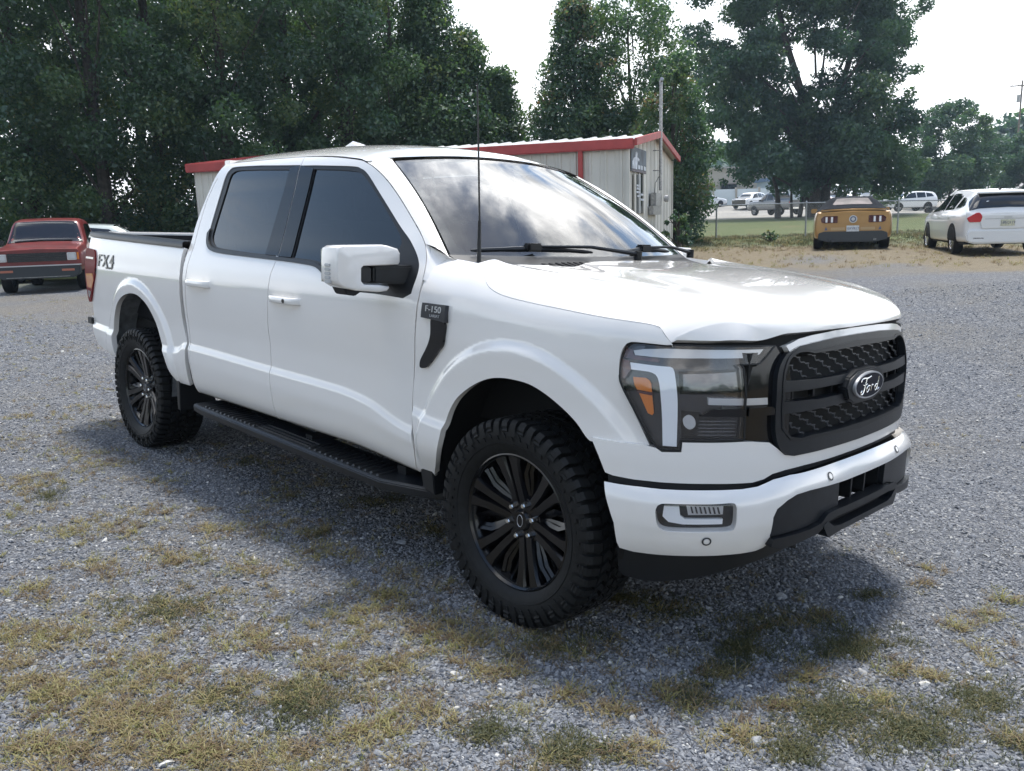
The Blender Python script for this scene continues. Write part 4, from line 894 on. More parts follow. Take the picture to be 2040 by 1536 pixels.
# ---- wheels
R_T = .4165
def wheel_tree():
    w = thing('wheel', None, None)
    mb = MB()       # tyre: outer face towards -y
    mb.lathe([(.262,-.105),(.272,-.122),(.285,-.133),(.305,-.144),(.317,-.1475),(.3185,-.1505),(.3215,-.1515),(.323,-.149),(.345,-.154),(.368,-.154),(.383,-.149),(.392,-.146),(.395,-.125),(.399,-.08),(.400,0),(.399,.08),(.395,.125),(.392,.146),(.383,.149),(.345,.154),(.30,.14),(.262,.105)], 96)
    def blk(a0, a1, ys):
        """block between angles a0..a1, corner list (y, r_top, r_bottom)"""
        V = []
        for (y, rt, rbm, da) in ys:
            for a, r in ((a0+da, rbm), (a1+da, rbm), (a1+da-.004, rt), (a0+da+.004, rt)): V.append((r*math.cos(a), y, r*math.sin(a)))
        F = [(0,1,2,3), (4*(len(ys)-1)+3, 4*(len(ys)-1)+2, 4*(len(ys)-1)+1, 4*(len(ys)-1))]
        for i in range(len(ys)-1):
            q = i*4; F += [(q+1, q, q+4, q+5), (q+2, q+1, q+5, q+6), (q+3, q+2, q+6, q+7), (q, q+3, q+7, q+4)]
        mb.add(V, F)
    N = 54
    for k in range(N):
        a = 2*math.pi*k/N; w_ = 2*math.pi/N
        lg = k % 2
        for s in (-1, 1):
            sh = 0 if s < 0 else w_*.5
            blk(a+sh, a+sh+w_*.70, [(s*(.158 if lg else .153), .362 if lg else .374, .352 if lg else .362, 0), (s*.158, .388, .372, 0), (s*.152, .405, .385, 0), (s*.140, .4150, .39, 0), (s*.092, .4180, .395, .022*s)])
            # sidewall bar
            r0, r1 = (.335, .352) if lg else (.342, .362)
            aa = a+sh+w_*.2; V = []
            for r, y in ((r0, .1535), (r1, .156), (r0, .1575), (r1, .1595)):
                for d in (0, w_*.28): V.append((r*math.cos(aa+d+ (r-r0)*1.2), s*y, r*math.sin(aa+d+(r-r0)*1.2)))
            mb.add(V, [(4,5,7,6),(0,1,5,4),(1,3,7,5),(3,2,6,7),(2,0,4,6)])
            blk(a+sh+w_*.12, a+sh+w_*.78, [(s*.080, .4165, .396, .03*s), (s*.052, .4178, .396, -.01*s), (s*.030, .4182, .396, .045*s)])
        blk(a+w_*.3, a+w_*.92, [(-.020, .4180, .396, -.025), (0, .4183, .396, .012), (.020, .4180, .396, -.02)])
    mb.build('tyre', M['rubber'], w, smooth=True, angle=.5)
    # raised lettering round the sidewall
    mb = MB()
    mb.lathe([(.262,-.118),(.270,-.128),(.276,-.126),(.274,-.112),(.262,-.095),(.252,-.06),(.246,.02),(.246,.12)], 72); mb.build('rim', M['rim'], w, smooth=True)
    mb = MB(); mb.lathe([(0,.03),(.235,.03),(.247,.0)], 40); mb.build('rim_back', M['void'], w)
    mb = MB(); mb.lathe([(0,-.01),(.165,-.01),(.170,-.004),(.170,.012)], 40); mb.build('brake_disc', M['steel'], w, smooth=True)
    mb = MB()
    for k in range(6):
        a = math.pi/6 + k*math.pi/3 + .26
        ca, sa = math.cos(a), math.sin(a)
        def P2(r, t, y): return (r*ca - t*sa, y, r*sa + t*ca)
        for s in (-1, 1):
            # twin spoke: (radius, centre offset, half width, face depth)
            pr = [(.045, .019, .0195, -.080), (.10, .0205, .0200, -.088), (.17, .0255, .0215, -.100), (.225, .034, .023, -.112), (.262, .042, .031, -.119)]
            V, F = [], []
            for r, c, h, y in pr:
                c *= s; V += [P2(r, c-h, y+.012), P2(r, c-h*.72, y), P2(r, c+h*.72, y), P2(r, c+h, y+.012), P2(r, c+h, y+.07), P2(r, c-h, y+.07)]
            for i in range(len(pr)-1):
                for j in range(6): F.append((i*6+j, i*6+(j+1) % 6, (i+1)*6+(j+1) % 6, (i+1)*6+j))
            F += [tuple(range(6)), tuple(24+j for j in range(6))[::-1]]
            mb.add(V, F)
            # stepped ledge along the outer flank of the pair, bent near the rim
            for d, y0, h in ((.012, -.078, .008), (.026, -.064, .009)):
                pr2 = [(.080, .034+d*.4, -.066+d*.1), (.150, .044+d*.9, y0), (.185, .052+d*1.1, y0-.008), (.228, .088+d*1.2, y0-.018), (.250, .100+d, y0-.022)]
                V, F = [], []
                for r, c, y in pr2: V += [P2(r, (c-h)*s, y), P2(r, (c+h)*s, y+.006), P2(r, (c+h)*s, y+.05), P2(r, (c-h)*s, y+.05)]
                for i in range(len(pr2)-1):
                    for j in range(4): F.append((i*4+j, i*4+(j+1) % 4, (i+1)*4+(j+1) % 4, (i+1)*4+j))
                F += [(0, 1, 2, 3), (19, 18, 17, 16)]
                mb.add(V, F)
    mb.build('spokes', M['rim'], w, smooth=True, angle=.35)
    mb = MB(); mb.lathe([(.0,-.095),(.036,-.095),(.040,-.090),(.044,-.082),(.095,-.078),(.10,-.06),(.10,-.03)], 36); mb.build('hub', M['rim'], w, smooth=True, angle=.4)
    mb = MB(); mb.lathe([(.0,0),(.0,.0)], 3) if False else None
    cap = MB()
    for k in range(24):
        a, b = 2*math.pi*k/24, 2*math.pi*(k+1)/24; cap.tube([(.024*math.cos(a)*.62, -.0965, .024*math.sin(a)), (.024*math.cos(b)*.62, -.0965, .024*math.sin(b))], .0012, 4)
    cap.build('cap_oval', M['bright'], w)
    nut = None
    for k in range(6):
        a = k*math.pi/3 + .26
        if nut is None:
            mb = MB(); mb.lathe([(0,-.104),(.008,-.1035),(.0115,-.099),(.0115,-.070)], 6); nut = mb.build('lug_nut', M['chrome'], w, smooth=True, angle=.5); o = nut
        else: o = nut.copy(); COL.objects.link(o)
        o.location = (.0675*math.cos(a), 0, .0675*math.sin(a))
        mb = MB(); mb.lathe([(.017,-.079),(.019,-.083),(.021,-.079)], 16); p = mb.build('nut_seat', M['black'], w, smooth=True); p.location = o.location
    return w
w0_ = wheel_tree(); w0_.parent = TR; HZ = .4125
for i, (x, s, a) in enumerate(((0, 1, .0), (-3.693, 1, .35), (0, -1, .8), (-3.693, -1, .2))):
    w = w0_ if i == 0 else copy_tree(w0_, TR)
    w.location = (x, -.832*s, HZ); w.rotation_euler = (0, a, 0) if s > 0 else (0, a, math.pi)
# ------------------------------------------------------------------ ground
CFH = Vector((CFW.x, CFW.y, 0)).normalized(); CRH = Vector((CFH.y, -CFH.x, 0))
_tn = T3 @ Vector((0, 0, 1)); _t0 = TRUCK @ Vector((0, 0, 0))
def plane_z(x, y): return _t0.z - (_tn.x*(x-_t0.x) + _tn.y*(y-_t0.y))/_tn.z
def seg_d(x, y, a, b):
    ax, ay = a; bx_, by_ = b; dx, dy = bx_-ax, by_-ay
    t = np.clip(((x-ax)*dx + (y-ay)*dy)/(dx*dx+dy*dy), 0, 1); return np.hypot(x-ax-t*dx, y-ay-t*dy)
def DL(x, y):
    x = np.asarray(x, float); y = np.asarray(y, float)
    return (x-CPW.x)*CFH.x + (y-CPW.y)*CFH.y, (x-CPW.x)*CRH.x + (y-CPW.y)*CRH.y
def ground_z(x, y):
    x = np.asarray(x, float); y = np.asarray(y, float)
    d = np.minimum(np.minimum(seg_d(x, y, (-3.7, 0), (.6, 0)), seg_d(x, y, (.6, 0), (2.3, -3.2))), seg_d(x, y, (-3.7, -1.5), (2.3, -4.2)))
    w = sstep(1.8, 12.5, d); D, L = DL(x, y)
    far = .55*sstep(34, 72, D) + 1.2*sstep(78, 100, D) + .02*np.clip(D-100, 0, 400)*0
    pz = np.clip(plane_z(x, y), -.75, -.2)
    bump = .015*np.sin(x*1.3+.7*y)*np.sin(y*1.1-.4*x)*sstep(3, 9, d)
    return pz*(1-w) + (.0 + far + .15*sstep(25, 29, D) - .15*sstep(.42, .54, L/np.maximum(D, 1))*sstep(14, 20, D)*(1-sstep(26, 34, D)) - .20*sstep(-.34, -.48, L/np.maximum(D, 1))*sstep(8, 15, D))*w + bump
def gz(x, y): return float(ground_z(np.array([x]), np.array([y]))[0])
ang = np.concatenate([np.radians(np.arange(-52, 52, .45)), np.radians(np.arange(52, 308, 8))])
rad = np.concatenate([[.05], np.geomspace(.5, 460, 250)])
ca, sa = np.cos(ang), np.sin(ang)
X = CPW.x + rad[:, None]*(CFH.x*ca + CRH.x*sa)[None]; Y = CPW.y + rad[:, None]*(CFH.y*ca + CRH.y*sa)[None]
Z = ground_z(X, Y)
nr, na = X.shape
F = [(i*na+j, (i+1)*na+j, (i+1)*na+(j+1) % na, i*na+(j+1) % na) for i in range(nr-1) for j in range(na)]
me = bpy.data.meshes.new('ground'); me.from_pydata(np.stack([X, Y, Z], -1).reshape(-1, 3).tolist(), [], F)
me.polygons.foreach_set('use_smooth', [True]*len(F))
D, L = DL(X, Y); ratio = L/np.maximum(D, .5)
def vnoise(x, y, s, seed=0):
    """cheap smooth value noise for the covers"""
    r = np.random.default_rng(seed).random((64, 64)); x = np.asarray(x)/s; y = np.asarray(y)/s
    xi, yi = np.floor(x).astype(int), np.floor(y).astype(int); fx, fy = x-xi, y-yi; fx = fx*fx*(3-2*fx); fy = fy*fy*(3-2*fy)
    g = lambda a, b: r[a % 64, b % 64]
    return (g(xi, yi)*(1-fx)+g(xi+1, yi)*fx)*(1-fy) + (g(xi, yi+1)*(1-fx)+g(xi+1, yi+1)*fx)*fy
wob = (vnoise(X, Y, 2.2, 1)-.5)*5 + (vnoise(X, Y, .7, 2)-.5)*1.8
right = sstep(-.02, .12, ratio)
straw = .9*right*sstep(14.2, 16.5, D + wob*.8 + 2.2*(ratio-.35))*(1 - sstep(25.5, 28, D + wob*.5))
straw = straw*(1 - .85*np.exp(-((D-18.5)/1.6)**2 - ((ratio-.36)/.035)**2))
straw = np.maximum(straw, (1-right)*sstep(13.5, 15, D+wob)*(1-sstep(15.5, 17.5, D+wob))*.28*(ratio < -.3))
grass = right*sstep(24.5, 28, D + wob*.5)*(1 - sstep(58, 66, D)) + right*sstep(104, 116, D)
grass = np.clip(grass + (1-right)*sstep(20, 24, D + wob*.6), 0, 1)
bank = right*sstep(58, 66, D)*(1-sstep(104, 116, D))
at = me.color_attributes.new('cover', 'FLOAT_COLOR', 'POINT')
at.data.foreach_set('color', np.stack([grass, straw, bank, np.ones_like(grass)], -1).reshape(-1).astype(np.float32))
GM = bpy.data.materials.new('gravel_and_grass'); GM.use_nodes = True; t = GM.node_tree; b = t.nodes['Principled BSDF']; b.inputs['Roughness'].default_value = .9; b.inputs['Specular IOR Level'].default_value = .25
def N(ty, **k):
    n = t.nodes.new(ty)
    for a, v in k.items(): setattr(n, a, v)
    return n
def noise(scale, det=5, vec=None, rough=.55):
    n = N('ShaderNodeTexNoise'); n.inputs['Scale'].default_value = scale; n.inputs['Detail'].default_value = det; n.inputs['Roughness'].default_value = rough
    t.links.new(vec or geo.outputs['Position'], n.inputs['Vector']); return n
def ramp(src, *els):
    r = N('ShaderNodeValToRGB'); e = r.color_ramp.elements
    while len(e) < len(els): e.new(.5)
    for q, (p, c) in zip(e, els): q.position = p; q.color = (*c, 1)
    t.links.new(src, r.inputs[0]); return r.outputs[0]
def mixc(f, a, c):
    m = N('ShaderNodeMix', data_type='RGBA')
    for k, v in (('Factor', f), ('A', a), ('B', c)):
        if hasattr(v, 'is_output'): t.links.new(v, m.inputs[k])
        else: m.inputs[k].default_value = v if k == 'Factor' else (*v, 1)
    return m.outputs['Result']
def mth(op, a, c=None, clamp=False):
    m = N('ShaderNodeMath', operation=op, use_clamp=clamp)
    for i, v in enumerate((a, c)):
        if v is None: continue
        if hasattr(v, 'is_output'): t.links.new(v, m.inputs[i])
        else: m.inputs[i].default_value = v
    return m.outputs[0]
geo = N('ShaderNodeNewGeometry'); ca_ = N('ShaderNodeVertexColor', layer_name='cover'); sp = N('ShaderNodeSeparateColor'); t.links.new(ca_.outputs['Color'], sp.inputs[0])
vo = N('ShaderNodeTexVoronoi', feature='F1'); vo.inputs['Scale'].default_value = 48; t.links.new(geo.outputs['Position'], vo.inputs['Vector'])
hs = N('ShaderNodeSeparateColor'); t.links.new(vo.outputs['Color'], hs.inputs[0])
grav = ramp(hs.outputs[0], (0, (.12, .128, .147)), (.35, (.175, .185, .207)), (.8, (.245, .256, .278)), (.985, (.38, .38, .38)))
patch = noise(.55, 6); grav = mixc(mth('MULTIPLY', ramp(patch.outputs['Fac'], (.42, (0, 0, 0)), (.66, (1, 1, 1))), .42), grav, (.24, .215, .165))
edge = ramp(vo.outputs['Distance'], (.0, (1, 1, 1)), (.62, (.35, .35, .35)))
mm = N('ShaderNodeMix', data_type='RGBA', blend_type='MULTIPLY'); mm.inputs['Factor'].default_value = .8; t.links.new(grav, mm.inputs['A']); t.links.new(edge, mm.inputs['B']); grav = mm.outputs['Result']
n1 = noise(7, 8, rough=.7); n2 = noise(38, 6, rough=.7)
strawc = mixc(n2.outputs['Fac'], ramp(n1.outputs['Fac'], (.34, (.10, .075, .045)), (.5, (.185, .142, .092)), (.68, (.27, .225, .16))), (.15, .125, .07))
n3 = noise(.45, 6); n4 = noise(24, 7, rough=.7)
grassc = mixc(ramp(n4.outputs['Fac'], (.3, (0, 0, 0)), (.7, (1, 1, 1))), ramp(n3.outputs['Fac'], (.36, (.07, .105, .035)), (.55, (.10, .125, .045)), (.68, (.17, .145, .075))), (.115, .13, .055))
bankc = ramp(noise(.25, 5).outputs['Fac'], (.35, (.28, .27, .25)), (.65, (.38, .36, .32)))
def soft(ch, k=.35): return mth('SMOOTHSTEP' if False else 'MULTIPLY', 1.0, mth('ADD', ch, mth('MULTIPLY', mth('SUBTRACT', n1.outputs['Fac'], .5), mth('MULTIPLY', mth('MULTIPLY', ch, mth('SUBTRACT', 1.0, ch)), 6.0))), True)
c_ = mixc(soft(sp.outputs[1]), grav, strawc); c_ = mixc(soft(sp.outputs[0]), c_, grassc); c_ = mixc(sp.outputs[2], c_, bankc)
t.links.new(c_, b.inputs['Base Color'])
bp = N('ShaderNodeBump'); bp.inputs['Strength'].default_value = .9; bp.inputs['Distance'].default_value = .018
hmix = mth('ADD', mth('MULTIPLY', vo.outputs['Distance'], -1.0), mth('MULTIPLY', n2.outputs['Fac'], .6)); t.links.new(hmix, bp.inputs['Height']); t.links.new(bp.outputs[0], b.inputs['Normal'])
gr = link('ground', me, GM); gr['kind'] = 'structure'; gr['label'] = 'grey gravel lot turning into straw and grass'

# loose stones and grass: real pieces spread over the near ground
def kinds(name, meshes, m):
    c = bpy.data.collections.new(name)
    for me_ in meshes:
        o = bpy.data.objects.new(name, me_); me_.materials.append(m); c.objects.link(o)
    return c
def spread(name, P3, rot, sc, idx, coll, label):
    me = bpy.data.meshes.new(name); me.from_pydata(P3.tolist(), [], [])
    for nm, ty, data in (('rot', 'FLOAT_VECTOR', rot), ('sc', 'FLOAT_VECTOR', sc), ('pick', 'INT', idx)):
        a = me.attributes.new(nm, ty, 'POINT'); a.data.foreach_set('vector' if ty == 'FLOAT_VECTOR' else 'value', np.asarray(data, np.float32 if ty != 'INT' else np.int32).ravel())
    o = link(name, me); ng = bpy.data.node_groups.new(name, 'GeometryNodeTree')
    ng.interface.new_socket('Geometry', in_out='INPUT', socket_type='NodeSocketGeometry'); ng.interface.new_socket('Geometry', in_out='OUTPUT', socket_type='NodeSocketGeometry')
    gi, go = ng.nodes.new('NodeGroupInput'), ng.nodes.new('NodeGroupOutput')
    ip = ng.nodes.new('GeometryNodeInstanceOnPoints'); ci = ng.nodes.new('GeometryNodeCollectionInfo'); ci.inputs['Collection'].default_value = coll; ci.inputs['Separate Children'].default_value = True; ci.inputs['Reset Children'].default_value = True
    ip.inputs['Pick Instance'].default_value = True
    def na(n, ty):
        q = ng.nodes.new('GeometryNodeInputNamedAttribute'); q.data_type = ty; q.inputs['Name'].default_value = n; return [s for s in q.outputs if s.enabled][0]
    ng.links.new(gi.outputs[0], ip.inputs['Points']); ng.links.new(ci.outputs[0], ip.inputs['Instance'])
    ng.links.new(na('pick', 'INT'), ip.inputs['Instance Index']); ng.links.new(na('rot', 'FLOAT_VECTOR'), ip.inputs['Rotation']); ng.links.new(na('sc', 'FLOAT_VECTOR'), ip.inputs['Scale'])
    ng.links.new(ip.outputs[0], go.inputs[0])
    md = o.modifiers.new('spread', 'NODES'); md.node_group = ng
    o['kind'] = 'stuff'; o['label'] = label; return o
st = []
for k in range(7):
    bm = bmesh.new(); bmesh.ops.create_icosphere(bm, subdivisions=2, radius=1); r_ = np.random.default_rng(50+k)
    cuts = [(r_.normal(size=3), r_.uniform(.45, .85)) for _ in range(9)]
    for v in bm.verts:
        p = np.array(v.co)
        for n, d in cuts:
            n = n/np.linalg.norm(n); q = p@n
            if q > d: p = p - n*(q-d)
        v.co = p*np.array([1.15, .85, .62])
    m_ = bpy.data.meshes.new('stone'); bm.to_mesh(m_); bm.free(); st.append(m_)
SM = bpy.data.materials.new('stone'); SM.use_nodes = True; t = SM.node_tree; b = t.nodes['Principled BSDF']; b.inputs['Roughness'].default_value = .85; b.inputs['Specular IOR Level'].default_value = .3
oi = N('ShaderNodeObjectInfo'); geo = N('ShaderNodeNewGeometry')
colr = ramp(oi.outputs['Random'], (0, (.13, .138, .155)), (.3, (.175, .184, .203)), (.62, (.215, .224, .241)), (.90, (.265, .273, .285)), (.975, (.32, .32, .315)), (.985, (.52, .51, .48)))
nn_ = noise(160, 3); mm = N('ShaderNodeMix', data_type='RGBA', blend_type='MULTIPLY'); mm.inputs['Factor'].default_value = .5
t.links.new(colr, mm.inputs['A']); t.links.new(ramp(nn_.outputs['Fac'], (.3, (.55, .55, .55)), (.7, (1.15, 1.15, 1.15))), mm.inputs['B']); t.links.new(mm.outputs['Result'], b.inputs['Base Color'])
SK = kinds('stone_kinds', st, SM)
def field(n, d0, d1, ratio=.72, power=1.0, rg=None):
    """n random ground points in the camera's view, denser when near"""
    rg = rg or rng; D = d0*(d1/d0)**(rg.random(n)**power); Lr = rg.uniform(-ratio, ratio, n)*D
    return CPW.x + CFH.x*D + CRH.x*Lr, CPW.y + CFH.y*D + CRH.y*Lr, D
def keep_out(x, y):
    """inside a tyre's footprint"""
    r = np.zeros(len(x), bool)
    for wx, wy in ((0, -.83), (0, .83), (-3.693, -.83), (-3.693, .83)):
        p = TRUCK @ Vector((wx, wy, 0)); r |= (np.abs(x-p.x) < .16) & (np.abs(y-p.y) < .15)
    return r
xs, ys, Ds = field(260000, 1.35, 12.5, .74)
sz = .0055*np.exp(rng.normal(0, .33, len(xs)))*(1+.25*sstep(5, 11, Ds)); big = rng.random(len(xs)) < .010; sz[big] *= rng.uniform(1.4, 2.3, big.sum())
k = ~keep_out(xs, ys); xs, ys, Ds, sz = xs[k], ys[k], Ds[k], sz[k]
spread('gravel', np.stack([xs, ys, ground_z(xs, ys)+sz*.15], 1), rng.uniform(0, 6.28, (len(xs), 3))*np.array([.12, .12, 1]), np.stack([sz*rng.uniform(.8, 1.35, len(xs)), sz*rng.uniform(.8, 1.3, len(xs)), sz*rng.uniform(.7, 1.3, len(xs))], 1), rng.integers(0, 7, len(xs)), SK, 'loose blue-grey crushed stone covering the lot')
# tufts
def tuft(seed, n, ln, spread_, up):
    r_ = np.random.default_rng(seed); mb = MB()
    for i in range(n):
        a = r_.uniform(0, 6.28); l = ln*r_.uniform(.5, 1.2); b0 = r_.normal(0, spread_, 2); w = r_.uniform(.0009, .0018); e = up*r_.uniform(.4, 1.3); c, s = math.cos(a), math.sin(a); px_, py_ = -s*w, c*w
        p1 = (b0[0]+c*l*.5, b0[1]+s*l*.5, l*e*.75); p2 = (b0[0]+c*l, b0[1]+s*l, l*e*r_.uniform(.5, 1.1))
        mb.add([(b0[0]+px_, b0[1]+py_, -.004), (b0[0]-px_, b0[1]-py_, -.004), (p1[0]-px_, p1[1]-py_, p1[2]), (p1[0]+px_, p1[1]+py_, p1[2]), p2], [(0,1,2,3),(3,2,4)])
    m_ = bpy.data.meshes.new('tuft'); m_.from_pydata(mb.v, [], mb.f); return m_
def leafmat(name, stops, trans=.35, scale=None):
    global t, geo
    m = bpy.data.materials.new(name); m.use_nodes = True; t = m.node_tree; t.nodes.clear()
    oi = N('ShaderNodeObjectInfo'); o = N('ShaderNodeOutputMaterial'); d = N('ShaderNodeBsdfDiffuse'); tr = N('ShaderNodeBsdfTranslucent'); mx = N('ShaderNodeMixShader'); mx.inputs[0].default_value = trans
    if scale:
        at_ = N('ShaderNodeVertexColor', layer_name='tint'); s_ = N('ShaderNodeSeparateColor'); t.links.new(at_.outputs[0], s_.inputs[0]); src = s_.outputs[0]
    else: src = oi.outputs['Random']
    c = ramp(src, *stops); t.links.new(c, d.inputs[0])
    if scale: c2 = ramp(src, *[(p, (min(1, q[0]*2.1), min(1, q[1]*2.0), q[2]*1.3)) for p, q in stops]); t.links.new(c2, tr.inputs[0])
    else: t.links.new(c, tr.inputs[0])
    t.links.new(d.outputs[0], mx.inputs[1]); t.links.new(tr.outputs[0], mx.inputs[2])
    gl = N('ShaderNodeBsdfGlossy'); gl.inputs['Roughness'].default_value = .45; gl.inputs[0].default_value = (.8, .85, .9, 1); m2 = N('ShaderNodeMixShader'); m2.inputs[0].default_value = .05 if scale else .02
    t.links.new(mx.outputs[0], m2.inputs[1]); t.links.new(gl.outputs[0], m2.inputs[2]); t.links.new(m2.outputs[0], o.inputs[0]); return m
DRY = leafmat('dry_grass', [(0, (.13, .09, .055)), (.3, (.21, .155, .085)), (.6, (.30, .25, .125)), (.85, (.27, .25, .10)), (1, (.16, .17, .06))])
GRN = leafmat('green_grass', [(0, (.055, .065, .03)), (.5, (.085, .09, .04)), (.8, (.12, .11, .05)), (1, (.20, .17, .08))])
TD = kinds('dry_tufts', [tuft(i, 13, .05, .016, .45) for i in range(7)], DRY)
TG = kinds('green_tufts', [tuft(20+i, 18, .036, .022, .5) for i in range(7)], GRN)
# patches seen in the photograph: (px, py, half width px, half height px, kind) kind d dry, g green, m mixed
PT = [(330,1215,90,34,'m'),(590,1405,80,46,'g'),(250,1440,150,60,'d'),(90,1370,110,60,'d'),(60,1500,140,40,'d'),(400,1500,130,45,'d'),(345,1110,70,26,'d'),(490,1140,60,24,'d'),(640,1100,90,30,'d'),(300,1350,70,30,'d'),(650,1330,60,24,'d'),(520,1280,60,26,'d'),(760,1190,60,22,'d'),(860,1260,60,20,'d'),(1690,1290,110,34,'g'),(1470,1290,70,36,'g'),(1520,1240,60,22,'m'),(1620,1235,60,22,'m'),(1380,1390,70,24,'m'),(1660,1425,100,42,'g'),(1950,1405,80,36,'g'),(1810,1460,90,50,'g'),(1320,1385,26,22,'d'),(1590,1350,60,20,'d'),(1790,1345,50,22,'d'),(1130,1500,70,34,'g'),(970,1465,50,26,'g'),(1000,1340,90,24,'d'),(1100,1290,110,24,'m'),(930,1280,90,26,'d'),(1730,1185,30,12,'g'),(1830,1165,24,9,'d'),(1850,1135,30,10,'d'),(1900,1250,40,14,'d'),(1960,1225,34,16,'d'),(1960,1300,38,20,'d'),(2010,1200,30,10,'d'),(140,900,90,18,'d'),(60,960,80,18,'d'),(90,990,40,12,'g'),(200,920,50,12,'d'),(320,960,60,14,'d'),(500,920,60,14,'m'),(560,990,60,14,'d'),(330,1020,50,14,'d'),(640,1060,60,16,'m'),(740,1000,60,14,'m'),(430,1060,60,18,'d'),(120,1060,70,20,'d'),(200,1130,60,20,'d'),(60,1180,70,24,'d'),(150,1270,80,26,'d'),(440,1390,60,26,'m'),(780,1330,60,22,'d'),(860,1420,80,30,'d'),(720,1460,80,30,'d'),(560,1500,80,26,'d'),(1480,1470,70,26,'d'),(1580,1500,70,24,'g'),(1260,1500,60,24,'d'),(1760,1400,60,24,'d'),(1870,1350,40,14,'d'),(1230,1420,50,20,'d'),(640,880,50,10,'m'),(1240,1190,70,18,'g'),(1340,1215,60,16,'m'),(860,1060,40,14,'m'),(2020,1480,40,30,'m'),(30,1260,50,22,'d'),(250,1060,40,12,'d'),(690,1240,50,18,'d'),(1140,1390,50,18,'d'),(1440,1340,60,18,'m'),(1540,1410,50,18,'d'),(60,830,60,8,'d'),(180,810,60,7,'d'),(110,600,70,5,'d'),(40,590,50,5,'d')]
def scatter(kind):
    xs, ys, ss = [], [], []
    r_ = np.random.default_rng(3 if kind == 'd' else 4)
    for px, py, hw, hh, kd in PT:
        if kd not in (kind, 'm'): continue
        n = int(.022*hw*hh*(1.0 if kd == kind else .5)*(py/1300)**-1.2*(1.5 if kind == 'g' else .7)) + 5
        a = r_.uniform(0, 6.28, n); q = np.sqrt(r_.random(n))*r_.uniform(.3, 1.75, n)
        for u, w in zip(px + hw*q*np.cos(a), py + hh*q*np.sin(a)):
            p = AT_Z(u, w, -.5)
            for _ in range(3): p = AT_Z(u, w, gz(p.x, p.y))
            xs.append(p.x); ys.append(p.y); ss.append(r_.uniform(.55, 1.15))
    if kind == 'd':
        x, y, D = field(42000, 1.4, 14, .72, rg=r_); _, L = DL(x, y)
        pr = sstep(.42, .74, vnoise(x, y, .55, 9)*.5+vnoise(x, y, .14, 10)*.5)*(.12+.88*sstep(.30, -.15, L/D))*.66 + .045*(L/D < .25)
        k = r_.random(len(x)) < pr; xs += x[k].tolist(); ys += y[k].tolist(); ss += r_.uniform(.35, .9, k.sum()).tolist()
    xs, ys, ss = np.array(xs), np.array(ys), np.array(ss); n = len(xs)
    k = ~keep_out(xs, ys); xs, ys, ss = xs[k], ys[k], ss[k]; n = len(xs)
    spread('dry_grass' if kind == 'd' else 'green_grass', np.stack([xs, ys, ground_z(xs, ys)+.004], 1), np.stack([0*xs, 0*xs, r_.uniform(0, 6.28, n)], 1), np.repeat(ss[:, None], 3, 1), r_.integers(0, 7, n), TD if kind == 'd' else TG, 'dry straw-coloured grass in the gravel' if kind == 'd' else 'low dark green weeds in the gravel')
scatter('d'); scatter('g')
# taller grass on the far side of the lot, round the parked cars and along the fence
x, y, D = field(15000, 15.5, 33, .62); _, L = DL(x, y)
k = (L/D > .16)&(rng.random(len(x)) < .12+.88*sstep(22, 28, D)); x, y, D = x[k], y[k], D[k]; nearf = sstep(23, 27, D)
for nm, cl, sel, lb in (('dry_grass', TD, rng.random(len(x)) > nearf*.75, 'short straw-coloured grass round the parked cars'), ('green_grass', TG, None, 'short green grass along the chain-link fence')):
    s_ = sel if sel is not None else ~last; last = s_
    n = s_.sum(); sc_ = rng.uniform(1.2, 2.6, n)*(1+nearf[s_]*.5)
    spread(nm, np.stack([x[s_], y[s_], ground_z(x[s_], y[s_])], 1), np.stack([np.zeros(n), np.zeros(n), rng.uniform(0, 6.28, n)], 1), np.stack([sc_, sc_, sc_*1.5], 1), rng.integers(0, 5, n), cl, lb)
